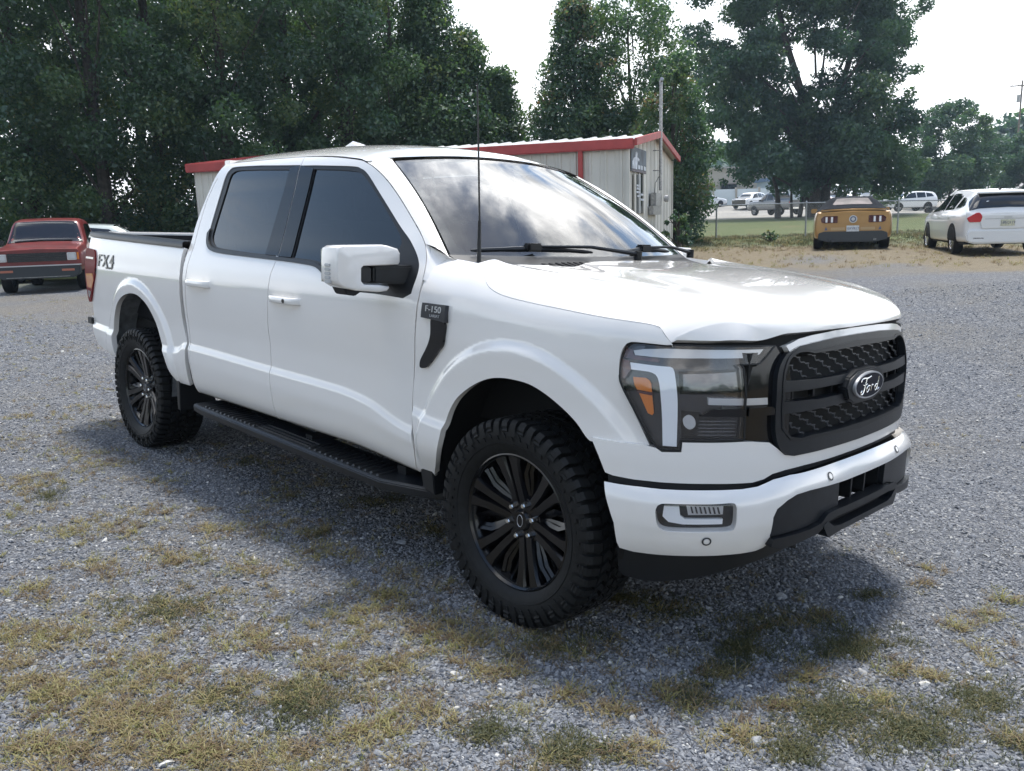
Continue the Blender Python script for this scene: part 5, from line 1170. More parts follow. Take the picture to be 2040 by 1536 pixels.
# ------------------------------------------------------------------ trees
LEAF = leafmat('leaf', [(0, (.020, .050, .026)), (.35, (.036, .083, .035)), (.7, (.060, .114, .039)), (.93, (.11, .145, .04)), (1, (.17, .11, .05))], .45, True)
LEAF2 = leafmat('oak_leaf', [(0, (.015, .044, .028)), (.4, (.027, .070, .034)), (.75, (.045, .098, .038)), (1, (.09, .135, .045))], .42, True)
LEAF3 = leafmat('poplar_leaf', [(0, (.022, .056, .030)), (.35, (.036, .082, .040)), (.62, (.058, .115, .048)), (.84, (.10, .145, .058)), (.95, (.15, .09, .05)), (1, (.18, .08, .05))], .45, True)
BARK = mat('bark', (.06, .05, .042), .9, noise=(9, .4), bump=(30, .4))
def leaves(centres, radii, n, size, seed, hang=.25, tint=None):
    """n leaf-sized faces spread through clumps"""
    r_ = np.random.default_rng(seed); C_ = np.asarray(centres); R_ = np.asarray(radii)
    wgt = R_**2.2; pick = r_.choice(len(C_), n, p=wgt/wgt.sum())
    d = r_.normal(size=(n, 3)); d /= np.linalg.norm(d, axis=1)[:, None]
    rr = R_[pick]*(.35 + .65*r_.random(n)**.55)*r_.uniform(.8, 1.15, n)
    P_ = C_[pick] + d*rr[:, None]*np.array([1, 1, .78])
    nrm = d*.6 + r_.normal(size=(n, 3))*.75 + np.array([0, 0, .35]); nrm /= np.linalg.norm(nrm, axis=1)[:, None]
    t1 = np.cross(nrm, r_.normal(size=(n, 3))); t1 /= np.linalg.norm(t1, axis=1)[:, None]; t2 = np.cross(nrm, t1)
    s = size*np.exp(r_.normal(0, .25, n)); a = t1*s[:, None]; b_ = t2*(s*.62)[:, None]; dr = np.array([0, 0, -1])*(s*hang)[:, None]
    V = np.stack([P_-a, P_+b_*.9-a*.1, P_+a+dr, P_-b_-a*.05], 1).reshape(-1, 3)
    F = np.arange(n*4).reshape(-1, 4)
    ct = (tint if tint is not None else r_.random(len(C_)))[pick]*.62 + r_.random(n)*.38
    return V, F, np.repeat(ct, 4)
def crown_mesh(V, F, ct, m, parent, name='crown'):
    me = bpy.data.meshes.new(name); me.vertices.add(len(V)); me.vertices.foreach_set('co', V.astype(np.float32).ravel())
    n = len(F); me.loops.add(n*4); me.loops.foreach_set('vertex_index', F.astype(np.int32).ravel()); me.polygons.add(n); me.polygons.foreach_set('loop_start', np.arange(0, n*4, 4, dtype=np.int32)); me.update(calc_edges=True)
    a = me.color_attributes.new('tint', 'FLOAT_COLOR', 'POINT'); a.data.foreach_set('color', np.stack([ct, ct, ct, np.ones_like(ct)], 1).astype(np.float32).ravel())
    return link(name, me, m, parent)
def limbs(mb, base, top, r0, centres, seed, nb=14, lean=.0):
    r_ = np.random.default_rng(seed); base = np.array(base, float); top = np.array(top, float)
    ts = np.linspace(0, 1, 9); trunk = base + (top-base)*ts[:, None] + np.stack([np.sin(ts*5+seed)*.10, np.cos(ts*4+seed)*.10, 0*ts], 1)*ts[:, None]*np.linalg.norm(top-base)*.12
    mb.tube(trunk.tolist(), list(r0*(1-ts*.82)*(1+.5*np.exp(-ts*14))), 9)
    C_ = np.asarray(centres); idx = r_.permutation(len(C_))[:nb]
    for i in idx:
        c = C_[i]; h = (c[2]-base[2])/(top[2]-base[2]+1e-6); tt_ = np.clip(h*.72-.08, .12, .95); k = tt_*8; j = int(min(k, 7)); p0 = trunk[j] + (trunk[j+1]-trunk[j])*(k-j)
        q = (p0+c)/2 + np.array([0, 0, .12*np.linalg.norm(c-p0)*.5]) + r_.normal(0, .12, 3); rr = r0*.36*(1-tt_*.6)
        mb.tube([p0.tolist(), (p0*.55+q*.45).tolist(), q.tolist(), (q*.35+c*.65).tolist(), c.tolist()], [rr, rr*.75, rr*.55, rr*.34, rr*.1], 6)
def make_tree(name, label, base, h, rx, m, seed, nclump, nleaf, leaf, low=.08, shape='round', group=None, top_in=.55, cat='tree', lean=(0, 0), rclump=(.16, .30), hang=.25):
    """crown clumps spread over an upright outline; coordinates relative to the base"""
    r_ = np.random.default_rng(seed); T = thing(name, label, cat, base, 0, group); C_, R_ = [], []
    for i in range(nclump):
        u = (i+.5)/nclump; z = low + (1-low)*u**.9
        if shape == 'round': w = math.sin(math.pi*min(max((z-low)/(1-low)*.86+.12, 0), 1))**.6
        elif shape == 'cone': w = (1-(z-low)/(1-low))**.75*.95+.08
        elif shape == 'column': w = min(1, .55+.5*math.sin(math.pi*min(1, (z-low)/(1-low)*.9+.1)))
        else: w = 1 - .5*abs(2*(z-low)/(1-low)-1)**2
        a = i*2.39996 + r_.uniform(-.5, .5); q = w*rx*r_.uniform(.25, 1.0)**.6
        C_.append((q*math.cos(a)+lean[0]*z*h, q*math.sin(a)+lean[1]*z*h, z*h*r_.uniform(.96, 1.03))); R_.append(rx*r_.uniform(*rclump)*(1.15 if z < .6 else .85))
    V, F, ct = leaves(C_, R_, nleaf, leaf, seed+1, hang); crown_mesh(V, F, ct, m, T)
    mb = MB(); limbs(mb, (0, 0, -.3), (lean[0]*h*.9, lean[1]*h*.9, h*.93), max(.09, h*.017), C_, seed); mb.build('trunk', BARK, T, smooth=True)
    return T
def place(px, depth, z=None):
    p = AT(px, 430, depth); return (p.x, p.y, gz(p.x, p.y) if z is None else z)
# the dark row behind the lot on the left
FT = [(-70,26,14.5,3.7),(70,28,15,3.7),(215,27.5,14,3.3),(335,29,15.5,3.7),(470,28,14.6,3.3),(590,30,15,3.6),(700,29,14,3.0),(790,30,11.0,2.5),(868,30,8.5,2.1),(938,30.5,7.2,1.9),(1000,31,6.1,1.5)]
LB = ['dark leafy tree at the left edge above the red pickup','dark green tree directly above the red pickup\'s cab','dark green tree behind the pickup\'s tail, right of the red pickup','dark green tree filling the gap before the metal building','tall dark tree behind the left end of the metal building','tall dark tree with small sky gaps, above the white cab\'s rear','broad dark tree over the white cab\'s roof','dark tree over the metal building\'s middle, taller of the right ones','green tree where the dark row begins to step down','yellow-green tree on the sloping end of the dark row','smallest tree at the right end of the dark row']
for i, ((px, dp, h, rx), lb) in enumerate(zip(FT, LB)):
    make_tree('tree', lb, place(px, dp), h, rx, LEAF, 100+i*7, 60, 40000, .058, .03, 'column' if i < 8 else 'cone', 'trees of the dark row behind the lot', rclump=(.16, .30) if i < 8 else (.30, .46))
BT = [(-20,35,16.5,4.2),(150,37,17,4.4),(300,36,16,4.0),(420,38,16.8,4.2),(640,38,16.5,4.2),(735,39,14.6,3.2),(820,40,11.6,2.4)]
bt0 = None
BTL = ['', 'back-row tree showing over the gap right of the red pickup', 'back-row tree above the pickup\'s tail, between two front trees', 'back-row tree above the left end of the metal building', 'back-row tree showing by the small sky gaps over the white cab', 'back-row tree behind the building\'s roof', 'back-row tree at the step where the dark row starts to fall']
for i, (px, dp, h, rx) in enumerate(BT):
    if bt0 is None: bt0 = make_tree('tree', 'back-row tree above the left edge of the red pickup', place(px, dp), 16, 4.2, LEAF, 300, 50, 30000, .085, .05, 'column', 'back trees of the dark row')
    else:
        o = copy_tree(bt0); o['label'] = BTL[i]; o.location = place(px, dp); o.rotation_euler = (0, 0, i*1.3); o.scale = (rx/4.2, rx/4.2, h/16)
# undergrowth under the row
r_ = np.random.default_rng(5); C_, R_ = [], []
for k in range(150):
    px = r_.uniform(-150, 1000); p = place(px, r_.uniform(26, 33)); C_.append((p[0], p[1], p[2]+r_.uniform(.2, 1.6))); R_.append(r_.uniform(.5, 1.0))
V, F, ct = leaves(C_, R_, 50000, .055, 6); u = crown_mesh(V, F, ct, LEAF, None, 'undergrowth'); u['kind'] = 'stuff'; u['label'] = 'dense dark undergrowth below the row of trees'
# the two pointed trees and the reddish one behind the metal building
make_tree('poplar_tree', 'pointed green tree behind the building, left of the reddish one', place(1148, 30), 8.1, 2.0, LEAF3, 401, 110, 46000, .056, .06, 'cone', None, rclump=(.20, .36))
make_tree('poplar_tree', 'reddish-green tree behind the building\'s roof ridge, with a bare leader on top', place(1258, 31), 8.3, 2.15, LEAF3, 402, 130, 50000, .056, .06, 'column', None, rclump=(.22, .38))
make_tree('poplar_tree', 'lighter green tree leaning over the building\'s right corner', place(1342, 28), 5.9, 1.25, LEAF3, 403, 70, 24000, .052, .05, 'round', None, rclump=(.28, .42))
mb = MB(); b0 = Vector(place(1262, 31)); mb.tube([(b0.x, b0.y, b0.z+6.5), (b0.x-.1, b0.y-.1, b0.z+8.4), (b0.x-.35, b0.y-.25, b0.z+9.3)], [.03, .02, .006], 5); tag(mb.build('bare_branch', BARK, None, smooth=True), 'bare leader sticking out above the reddish-green tree', 'branch')
# the big oak: several stems, separate masses of leaves with sky between
def oak(px0, depth):
    base = place(px0, depth); T = thing('oak_tree', 'huge spreading tree with several stems over the parked cars', 'tree', base)
    r_ = np.random.default_rng(77); C_, R_ = [], []
    def blob(px, py, rpx, n, dz=0):
        for _ in range(n):
            a = r_.uniform(0, 6.28); q = math.sqrt(r_.random()); p = AT(px + rpx*q*math.cos(a), py + rpx*.8*q*math.sin(a), depth + r_.uniform(-4, 4) + dz)
            C_.append((p.x-base[0], p.y-base[1], max(p.z-base[2], 1.3))); R_.append(r_.uniform(.75, 1.5)*rpx/80)
    for bl in ((1470,60,95,16),(1420,150,70,11),(1480,180,70,10),(1560,20,80,9),(1530,110,60,8),(1400,90,45,6),(1440,230,50,7),(1690,40,100,15),(1770,60,60,8),(1700,150,85,11),(1780,190,45,6),(1640,170,40,5),(1800,120,40,5),(1650,230,60,8),(1730,250,80,11),(1560,260,75,10),(1500,280,60,8),(1620,310,85,12),(1740,320,80,12),(1540,330,60,9),(1470,320,40,5),(1590,-60,120,14),(1700,-90,130,12),(1450,-60,100,10),(1810,0,40,4),(1660,350,55,6),(1800,300,50,6),(1570,362,45,5),(1475,352,28,3),(1550,240,70,10),(1600,270,80,12),(1690,290,80,12),(1500,230,60,8),(1780,270,60,9),(1460,270,50,7),(1820,330,40,5),(1760,350,60,9),(1830,260,45,6),(1700,360,50,7),(1420,340,35,4)): blob(*bl)
    V, F, ct = leaves(C_, R_, 190000, .112, 78, .3); crown_mesh(V, F, ct, LEAF2, T)
    mb = MB()
    for k, (pts, r) in enumerate((([(1625,420),(1620,330),(1600,200),(1560,60),(1540,-60)], .42), ([(1640,420),(1650,330),(1665,220),(1700,90),(1730,-40)], .38), ([(1620,340),(1580,280),(1520,200),(1470,100)], .22), ([(1660,300),(1720,240),(1780,150)], .2), ([(1600,210),(1640,130),(1650,20)], .17), ([(1550,430),(1548,380),(1530,330)], .25), ([(1705,420),(1703,380),(1720,320)], .22), ([(1578,430),(1577,375),(1585,320)], .13))):
        P_ = []
        for i, (a, c) in enumerate(pts):
            p = AT(a, c, depth); P_.append((p.x-base[0], p.y-base[1], p.z-base[2] if i else min(p.z-base[2], -.3)))
        mb.tube(catmull(np.array(P_), 1.0).tolist(), list(np.linspace(r, r*.25, len(catmull(np.array(P_), 1.0)))), 9)
    limb_c = [C_[i] for i in r_.permutation(len(C_))[:40]]
    for c in limb_c:
        c = np.array(c); p0 = np.array([c[0]*.35, c[1]*.35, max(c[2]*.7, 2)]); mb.tube([p0.tolist(), ((p0+c)/2+np.array([0, 0, .3])).tolist(), c.tolist()], [.09, .06, .02], 5)
    mb.build('trunk', BARK, T, smooth=True)
oak(1620, 58)
make_tree('tree', 'round tree on the bank at the right, beyond the white cars', place(1890, 80), 9.4, 4.1, LEAF2, 501, 70, 34000, .12, .14, 'round')
make_tree('tree', 'dark tree at the right edge below the utility pole', place(2035, 84), 6.8, 3.0, LEAF2, 503, 40, 16000, .12, .10, 'round')
# bush and weeds by the building's right corner
make_tree('bush', 'scraggly bush at the foot of the building\'s right corner', place(1352, 21.5), 1.15, .42, LEAF3, 601, 18, 900, .045, .1, 'round', None, cat='bush')
make_tree('weed', 'dark low weed growing at the fence line', place(1535, 27), .35, .3, LEAF, 602, 8, 260, .03, .2, 'round', None, cat='weed')
# wooded hills far away
mb = MB(); r_ = np.random.default_rng(11)
def ridge(pts, depth, th, m, name, label, n=160):
    C_, R_ = [], []
    P_ = np.array(pts, float); xs = np.linspace(P_[0, 0], P_[-1, 0], n); ys = np.interp(xs, P_[:, 0], P_[:, 1])
    for x, y in zip(xs, ys):
        top = AT(x, y, depth)
        for k in range(3):
            z = top.z*(1-.33*k) - r_.uniform(0, 1.2); d = CFH*(-(k*th) + r_.uniform(-th/2, th/2)); C_.append((top.x+d.x, top.y+d.y, max(z, .5))); R_.append(max(1.2, top.z*.24)*r_.uniform(.8, 1.2))
    V, F, ct = leaves(C_, R_, n*90, depth*.0042, 12, .2); o = crown_mesh(V, F, ct, m, None, name); o['kind'] = 'stuff'; o['label'] = label
ridge([(1040,330),(1300,318),(1390,305),(1430,300),(1480,310),(1620,330)], 210, 12, LEAF2, 'far_woods', 'wooded hill far behind the beige warehouse', 110)
ridge([(1780,330),(1880,335),(1960,300),(1985,262),(2040,250),(2120,240)], 130, 6, LEAF2, 'far_woods', 'dark woods beyond the bank at the right edge', 70)

# trees standing all round the lot on the camera's side (they show only in the paint and glass)
r_ = np.random.default_rng(21); C_, R_ = [], []
for a in np.arange(70, 292, 1.6):
    ar = math.radians(a); d = CFH*math.cos(ar) + CRH*math.sin(ar); rr = 58 + r_.uniform(-6, 6); hh = 5 + 2.5*math.sin(a*.21) + r_.uniform(-1.5, 1.5)
    for k in range(4): C_.append((CPW.x+d.x*rr, CPW.y+d.y*rr, hh*(k+.5)/4)); R_.append(1.7)
V, F, ct = leaves(C_, R_, 26000, .42, 22, .2); o = crown_mesh(V, F, ct, LEAF2, None, 'far_woods'); o['kind'] = 'stuff'; o['label'] = 'belt of trees round the lot behind the camera'
# ------------------------------------------------------------------ metal building
TAN = mat('tan_metal', (.60, .58, .52), .55, noise=(.8, .12), bump=(5, .05)); TRIM = mat('red_trim', (.40, .055, .05), .5, noise=(3, .15)); ROOFM = mat('pale_roof_metal', (.55, .55, .54), .45, .3, noise=(2, .15)); WOODM = mat('old_wood', (.16, .13, .10), .9, noise=(12, .35))
bA = AT(1250, 288, 18.5); zE = bA.z; aAB, aAC = math.radians(206.6), math.radians(116.6)
e1 = Vector((math.cos(aAB), math.sin(aAB), 0)); e2 = Vector((math.cos(aAC), math.sin(aAC), 0))
def hit(px, py, org, dv):
    """distance along dv (in plan) at which the line through org crosses the view plane of pixel column px"""
    d = CFW + CRW*((px-1020)/FPX) - CUW*((py-768)/FPX); n = Vector((d.y, -d.x, 0)); return (CPW-org).dot(n)/dv.dot(n)
LEN = hit(385, 333, bA, e1); WID = hit(1338, 303, bA, e2)
BD = thing('metal_building', 'tan metal building with red trim behind the white pickup', 'building', (bA.x, bA.y, 0)); BD.rotation_euler = (0, 0, aAB)
# local frame: x along the long wall (away to the left), y towards the camera side is negative -> wall width runs to -y
sgn = 1 if Vector((-math.sin(aAB), math.cos(aAB), 0)).dot(e2) > 0 else -1
zg = -.55; RISE = .42
def wall_ribs(nm, p, q, z0, ztop, n, out):
    """ribbed sheet from p to q (local xy), ribs standing out along 'out'; one part per sheet"""
    mb = MB(); P_ = []
    for k in range(n):
        for f, h in ((0, 0), (.30, 0), (.34, .028), (.46, .028), (.50, 0), (.72, 0), (.74, .012), (.80, .012), (.82, 0)): P_.append(((k+f)/n, h))
    P_.append((1, 0)); V = []
    for f, h in P_:
        x, y = p[0]+(q[0]-p[0])*f + out[0]*h, p[1]+(q[1]-p[1])*f + out[1]*h
        V += [(x, y, z0), (x, y, ztop(f))]
    mb.add(V, [(2*i, 2*i+2, 2*i+3, 2*i+1) for i in range(len(P_)-1)]); return mb.build(nm, TAN, BD)
nb = 11
for k in range(nb):
    wall_ribs('wall_sheet', (LEN*k/nb+(0 if k == 0 else 0), 0), (LEN*(k+1)/nb, 0), zg, lambda f: zE, 3, (0, -sgn))
for k in range(4):
    a, c = WID*k/4, WID*(k+1)/4
    wall_ribs('wall_sheet', (0, sgn*a), (0, sgn*c), zg, (lambda f, a=a, c=c: zE + RISE*(1-abs((a+(c-a)*f)/WID*2-1))), 3, (-1, 0))
mb = MB(); mb.box((LEN-.02, min(0, sgn*WID), zg), (LEN, max(0, sgn*WID), zE+.1)); mb.box((0, min(sgn*WID, sgn*WID-sgn*.02), zg), (LEN, max(sgn*WID, sgn*WID-sgn*.02), zE)); mb.build('back_wall', TAN, BD)
ov = .14
nr_ = 30
for s0 in (0, 1):
    for k in range(nr_):
        x0, x1 = -ov + (LEN+2*ov)*k/nr_, -ov + (LEN+2*ov)*(k+1)/nr_
        ye, yr = (-ov*sgn, sgn*WID/2) if s0 == 0 else (sgn*(WID+ov), sgn*WID/2); ze = zE+.05 - ov*RISE/(WID/2); zr = zE + RISE+.05
        mb = MB(); V = []
        for f, h in ((0, .0), (.08, .035), (.2, .035), (.28, 0), (1, 0)):
            x = x0 + (x1-x0)*f; V += [(x, ye, ze+h), (x, yr, zr+h)]
        mb.add(V, [(2*i, 2*i+1, 2*i+3, 2*i+2) for i in range(4)]); mb.build('roof_sheet', ROOFM, BD)
def rake(p, q, w=.16, d=.06, nm='fascia'):
    p, q = Vector(p), Vector(q); mb = MB(); t_ = (q-p).normalized(); o_ = Vector((0, 0, 1)).cross(t_).normalized()*d
    V = [p+o_*0, q, q-Vector((0, 0, w)), p-Vector((0, 0, w))]; V2 = [v-o_ for v in V]
    mb.add([tuple(v) for v in V+V2], [(0,1,2,3),(7,6,5,4),(0,4,5,1),(1,5,6,2),(2,6,7,3),(3,7,4,0)]); return mb.build(nm, TRIM, BD, bevel=.008)
yE = -sgn*(ov+.02); zf = zE + .10
mb = MB(); mb.box((-ov-.03, min(yE, yE+sgn*.1), zf-.20), (LEN+ov, max(yE, yE+sgn*.1), zf+.02)); mb.build('eave_gutter', TRIM, BD, bevel=.02)
rake((-ov-.04, yE, zf+.02), (-ov-.04, sgn*WID/2, zE+RISE+.13)); rake((-ov-.04, sgn*WID/2, zE+RISE+.13), (-ov-.04, sgn*(WID+ov+.02), zf+.02))
rake((LEN+ov, yE, zf+.02), (LEN+ov, sgn*WID/2, zE+RISE+.13))
dsx = hit(1158, 300, bA, e1)
mb = MB(); mb.box((dsx-.05, min(-sgn*.03, -sgn*.13), zg), (dsx+.05, max(-sgn*.03, -sgn*.13), zE)); mb.build('downspout', TRIM, BD, bevel=.01)
mb = MB(); mb.box((-.045, min(-sgn*.04, sgn*.05), zg), (.03, max(-sgn*.04, sgn*.05), zE)); mb.build('corner_trim', TAN, BD); mb = MB(); mb.box((-.045, min(sgn*(WID-.05), sgn*(WID+.03)), zg), (.03, max(sgn*(WID-.05), sgn*(WID+.03)), zE)); mb.build('corner_trim', TAN, BD)
# gable end: poster over a narrow window, service mast, meter and boxes
def gy(px, py=350): return sgn*hit(px, py, bA, e2)
def gzv(px, py):
    """height of pixel (px, py) on the gable wall"""
    t_ = hit(px, py, bA, e2); P_ = bA + e2*t_; d = CFW + CRW*((px-1020)/FPX) - CUW*((py-768)/FPX); k = (P_.xy - CPW.xy).length/d.xy.length; return CPW.z + d.z*k
def gbox(name, px0, px1, py0, py1, dpt, m, parent=None, off=.03, bev=0):
    y0, y1 = gy(px0, py0), gy(px1, py0); z1, z0 = gzv((px0+px1)/2, py0), gzv((px0+px1)/2, py1)
    mb = MB(); mb.box((-off-dpt, min(y0, y1), z0), (-off, max(y0, y1), z1)); return mb.build(name, m, parent, bevel=bev), (y0, y1, z0, z1)
def gthing(name, label, cat, **k):
    t_ = thing(name, label, cat); t_.location = BD.location; t_.rotation_euler = BD.rotation_euler; return t_
PM = mat('poster_blue', (.09, .115, .14), .6, noise=(3, .5)); PW = mat('poster_white', (.55, .58, .62), .6, noise=(8, .3)); DK = mat('dark_glass', (.02, .022, .025), .1)
SG = gthing('poster', 'faded blue poster of a pale figure high on the building\'s gable end', 'poster')
_, (y0, y1, z0, z1) = gbox('poster_board', 1252, 1282, 296, 344, .015, PM, SG, .05)
def onp(name, pts, m, parent, o): # shapes on the poster, in fractions of its face
    mb = MB(); mb.prism([(y0+(y1-y0)*a, z0+(z1-z0)*b) for a, b in pts], 0, -.05-.015-o-.004, -.05-.015-o); return mb.build(name, m, parent)
onp('printed_figure', [(.08,.12),(.06,.38),(.14,.55),(.25,.60),(.27,.80),(.34,.84),(.40,.78),(.38,.62),(.52,.56),(.50,.46),(.40,.48),(.36,.12)], PW, SG, .0)
for a in (.44, .62, .84): onp('printed_panel', [(a,.14),(a+.13,.14),(a+.13,.30),(a,.32)], PW, SG, .0)
onp('printed_band', [(.02,.0),(.98,.0),(.98,.10),(.02,.11)], mat('poster_band', (.16, .14, .15), .7, noise=(30, .6)), SG, .0)
WD = gthing('window', 'narrow dark window below the poster on the gable end', 'window')
gbox('pane', 1262, 1277, 349, 425, .01, DK, WD, .035); gbox('mullion', 1267.5, 1270.5, 347, 425, .03, M['bright'], WD, .04); gbox('frame', 1259, 1262, 347, 425, .03, TAN, WD, .035); gbox('frame', 1277, 1280, 347, 425, .03, TAN, WD, .035)
for k, (a, c) in enumerate(((1261.5, 368), (1262, 374), (1261.5, 381), (1263, 389), (1269, 386), (1270, 396))): gbox('sticker', a, a+6, c, c+4, .004, PW, WD, .075)
MS = gthing('service_mast', 'tall electrical service mast standing against the gable end', 'mast')
ym = gy(1298.5, 350); zt = gzv(1299, 168)
mb = MB(); mb.tube([(-.22, ym, gzv(1298, 380)), (-.22, ym, zt)], .042, 10); mb.build('pipe', M['steel'], MS, smooth=True)
mb = MB(); mb.tube([(-.22, ym, zt-.02), (-.22, ym, zt+.06), (-.26, ym-sgn*.10, zt+.10)], .05, 8); mb.build('weather_head', M['steel'], MS, smooth=True)
gbox('meter_box', 1292, 1304, 385, 411, .14, M['steel'], MS, .05, .01); gbox('lower_box', 1288, 1305, 411, 428, .12, M['steel'], MS, .05, .01)
mb = MB(); mb.lathe([(0,.0),(.09,.0),(.09,.08),(.06,.11),(0,.12)], 16, axis='x'); o = mb.build('meter', M['lamp_clear'], MS, smooth=True); o.location = (-.33, gy(1306, 400), gzv(1306, 396))
for zz in (340, 300): mb = MB(); mb.tube([(-.03, ym, gzv(1298, zz)), (-.22, ym, gzv(1298, zz))], .012, 5); mb.build('bracket', M['steel'], MS)
mb = MB(); mb.tube([(-.20, ym, gzv(1298, 350)), (-.12, ym-sgn*.2, gzv(1294, 365)), (-.10, ym-sgn*.22, gzv(1294, 400))], .008, 5); mb.build('cable', M['satin'], MS, smooth=True)
# ------------------------------------------------------------------ other cars
STK = np.array([0, .07, .28, .52, .66, .84, 1.0, 1.08, 1.4])
def wheel_small(R, wdt, rimc, ns, rr=.66):
    w = thing('wheel', None, None)
    mb = MB(); mb.lathe([(R*rr, -wdt*.42), (R*.80, -wdt*.5), (R*.93, -wdt*.47), (R*.985, -wdt*.36), (R, 0), (R*.985, wdt*.36), (R*.93, wdt*.47), (R*rr, wdt*.42)], 36); mb.build('tyre', M['rubber'], w, smooth=True, angle=.9)
    mb = MB(); mb.lathe([(R*rr, -wdt*.44), (R*rr*.94, -wdt*.40), (R*rr*.88, -wdt*.1), (R*rr*.86, wdt*.3)], 36); mb.lathe([(0, -wdt*.36), (R*.12, -wdt*.36), (R*.14, -wdt*.25)], 16)
    for k in range(ns):
        a = 2*math.pi*k/ns; c, s = math.cos(a), math.sin(a); h0, h1 = R*.055, R*.075 if ns < 8 else R*.045
        mb.add([(r*c - t_*s, y, r*s + t_*c) for r, t_, y in ((R*.08,-h0,-wdt*.34),(R*.08,h0,-wdt*.34),(R*rr*.95,h1,-wdt*.40),(R*rr*.95,-h1,-wdt*.40),(R*.08,-h0,-wdt*.15),(R*.08,h0,-wdt*.15),(R*rr*.95,h1,-wdt*.2),(R*rr*.95,-h1,-wdt*.2))], [(0,1,2,3),(0,4,5,1),(1,5,6,2),(2,6,7,3),(3,7,4,0)])
    mb.build('rim', rimc, w, smooth=True, angle=.4)
    mb = MB(); mb.lathe([(0, wdt*.1), (R*rr*.9, wdt*.1)], 24); mb.build('rim_back', M['void'], w); return w
def car(name, label, cat, loc, az, st, paint, R=.33, wdt=.21, axles=(1.35, -1.35), track=.78, rimc=None, ns=5, ws=None, rw=None, sides=(), group=None, inside_=True, grid=.05, arch=1.12, topmat=None, topx=None):
    T = thing(name, label, cat, loc, az, group); st = np.array(st, float); st = st[np.argsort(st[:, 0])]
    fs = [pchip(st[:, 0], st[:, i]) for i in range(1, 6)]
    def S(x, t):
        x = np.atleast_1d(np.asarray(x, float)); t = np.atleast_1d(np.asarray(t, float)); x, t = np.broadcast_arrays(x, t)
        sl, be, tp, wb_, wt_ = (f(x) for f in fs); w = np.maximum(wb_*1.04, wb_+.01); h = be-sl
        Yk = np.stack([w*.88, w*.97, w, w*.995, wb_, (wb_+wt_)/2+.015, wt_+.015, wt_*.90, 0*w], 1); Zk = np.stack([sl, sl+.04, sl+.36*h, be-.24*h, be, be+(tp-be)*.50, tp-np.minimum(.055, (tp-be)*.3), tp-.012, tp+.012], 1)
        return np.stack([x, -prow(STK, Yk, t), prow(STK, Zk, t)], -1)
    def TOPF(x, q):
        q = np.atleast_1d(np.asarray(q, float)); p = S(x, 1.4-np.abs(q)); p[:, 1] *= np.where(q < 0, 1, -1); return p
    xs = np.unique(np.concatenate([np.linspace(st[0, 0], st[-1, 0], 90), st[:, 0]])); ts = np.concatenate([np.linspace(0, .66, 16), np.linspace(.7, 1.0, 8), np.linspace(1.03, 1.4, 10)])
    ring = [S(np.full(len(ts), x), ts) for x in xs]; Gd = np.stack([np.concatenate([r, (r*np.array([1, -1, 1]))[::-1][1:]]) for r in ring])
    body = grid_mesh('body', Gd, paint, T, flip=True)
    # close the ends
    for r in (Gd[0], Gd[-1]):
        mb = MB(); n = len(r); c = r.mean(0); mb.add([tuple(p) for p in r] + [tuple(c)], [(i, (i+1) % n, n) for i in range(n)]); mb.build('end_panel', paint, T)
    mb = MB(); mb.box((st[0, 0]+.12, -track-.02, fs[0](0.)*1-.02), (st[-1, 0]-.12, track+.02, fs[0](0.)+.10)); mb.build('underside', M['void'], T)
    if ws: panel('windshield', TOPF, ws, M['pane'], T, 'up', off=.006, flange=.004, grid=.08, step=.06)
    if rw: panel('rear_window', TOPF, rw, M['glass'], T, 'up', off=.006, flange=.004, grid=.08, step=.06)
    for w_ in sides: panel('side_window', S, w_, M['glass'], T, 'side', off=.005, flange=.004, grid=.08, step=.05, mirror=True)
    def t_of(x, z):
        tt_ = np.linspace(0, .9, 200); zz = S(np.full(200, x), tt_)[:, 2]; return float(np.interp(z, zz, tt_))
    for ax_ in axles:
        o = []
        for k in range(33):
            a = math.pi*k/32; x = ax_+R*arch*math.cos(a); z = R+R*arch*math.sin(a); o.append((x, t_of(x, z)))
        o += [(ax_-R*arch, .0), (ax_+R*arch, .0)]; panel('wheel_arch', S, o, M['void'], T, 'side', off=.004, flange=.012, grid=.06, step=.05, mirror=True)
    w0 = wheel_small(R, wdt, rimc or M['steel'], ns); w0.parent = T
    for i, (ax_, s) in enumerate([(a, s) for a in axles for s in (-1, 1)]):
        w = w0 if i == 0 else copy_tree(w0, T); w.location = (ax_, s*track, R); w.rotation_euler = (0, .4*i, 0 if s < 0 else math.pi)
    T['_'] = 0; del T['_']
    return T, S, TOPF
def pbox(T, name, m, a, b, bev=.006):
    mb = MB(); mb.box(a, b); return mb.build(name, m, T, bevel=bev)
def prx(T, name, m, poly, x0, x1, bev=0):
    mb = MB(); mb.prism(poly, 0, x0, x1); return mb.build(name, m, T, bevel=bev)
def face(px, depth, dz=0):
    p = AT(px, 430, depth); return (p.x, p.y, gz(p.x, p.y)+dz)
def ray_az(px):
    d = CFW + CRW*((px-1020)/FPX); return math.atan2(d.y, d.x)
GOLD = mat('gold_paint', (.42, .245, .092), .3, .4, .8, noise=(2, .06)); BLKTOP = mat('black_canvas', (.022, .024, .028), .9, spec=.05, bump=(300, .1)); WHT = mat('white_car_paint', (.74, .75, .76), .25, 0, .9)
REDP = mat('faded_red_paint', (.15, .018, .017), .38, .1, .4, noise=(3, .22)); GREY = mat('grey_car_paint', (.11, .115, .12), .3, .4, .8); MAROON = mat('dark_red_paint', (.09, .012, .016), .3, .2, .8); BLK = mat('black_car_paint', (.012, .013, .016), .2, .1, .9); SILV = mat('silver_paint', (.42, .43, .44), .3, .6, .8)
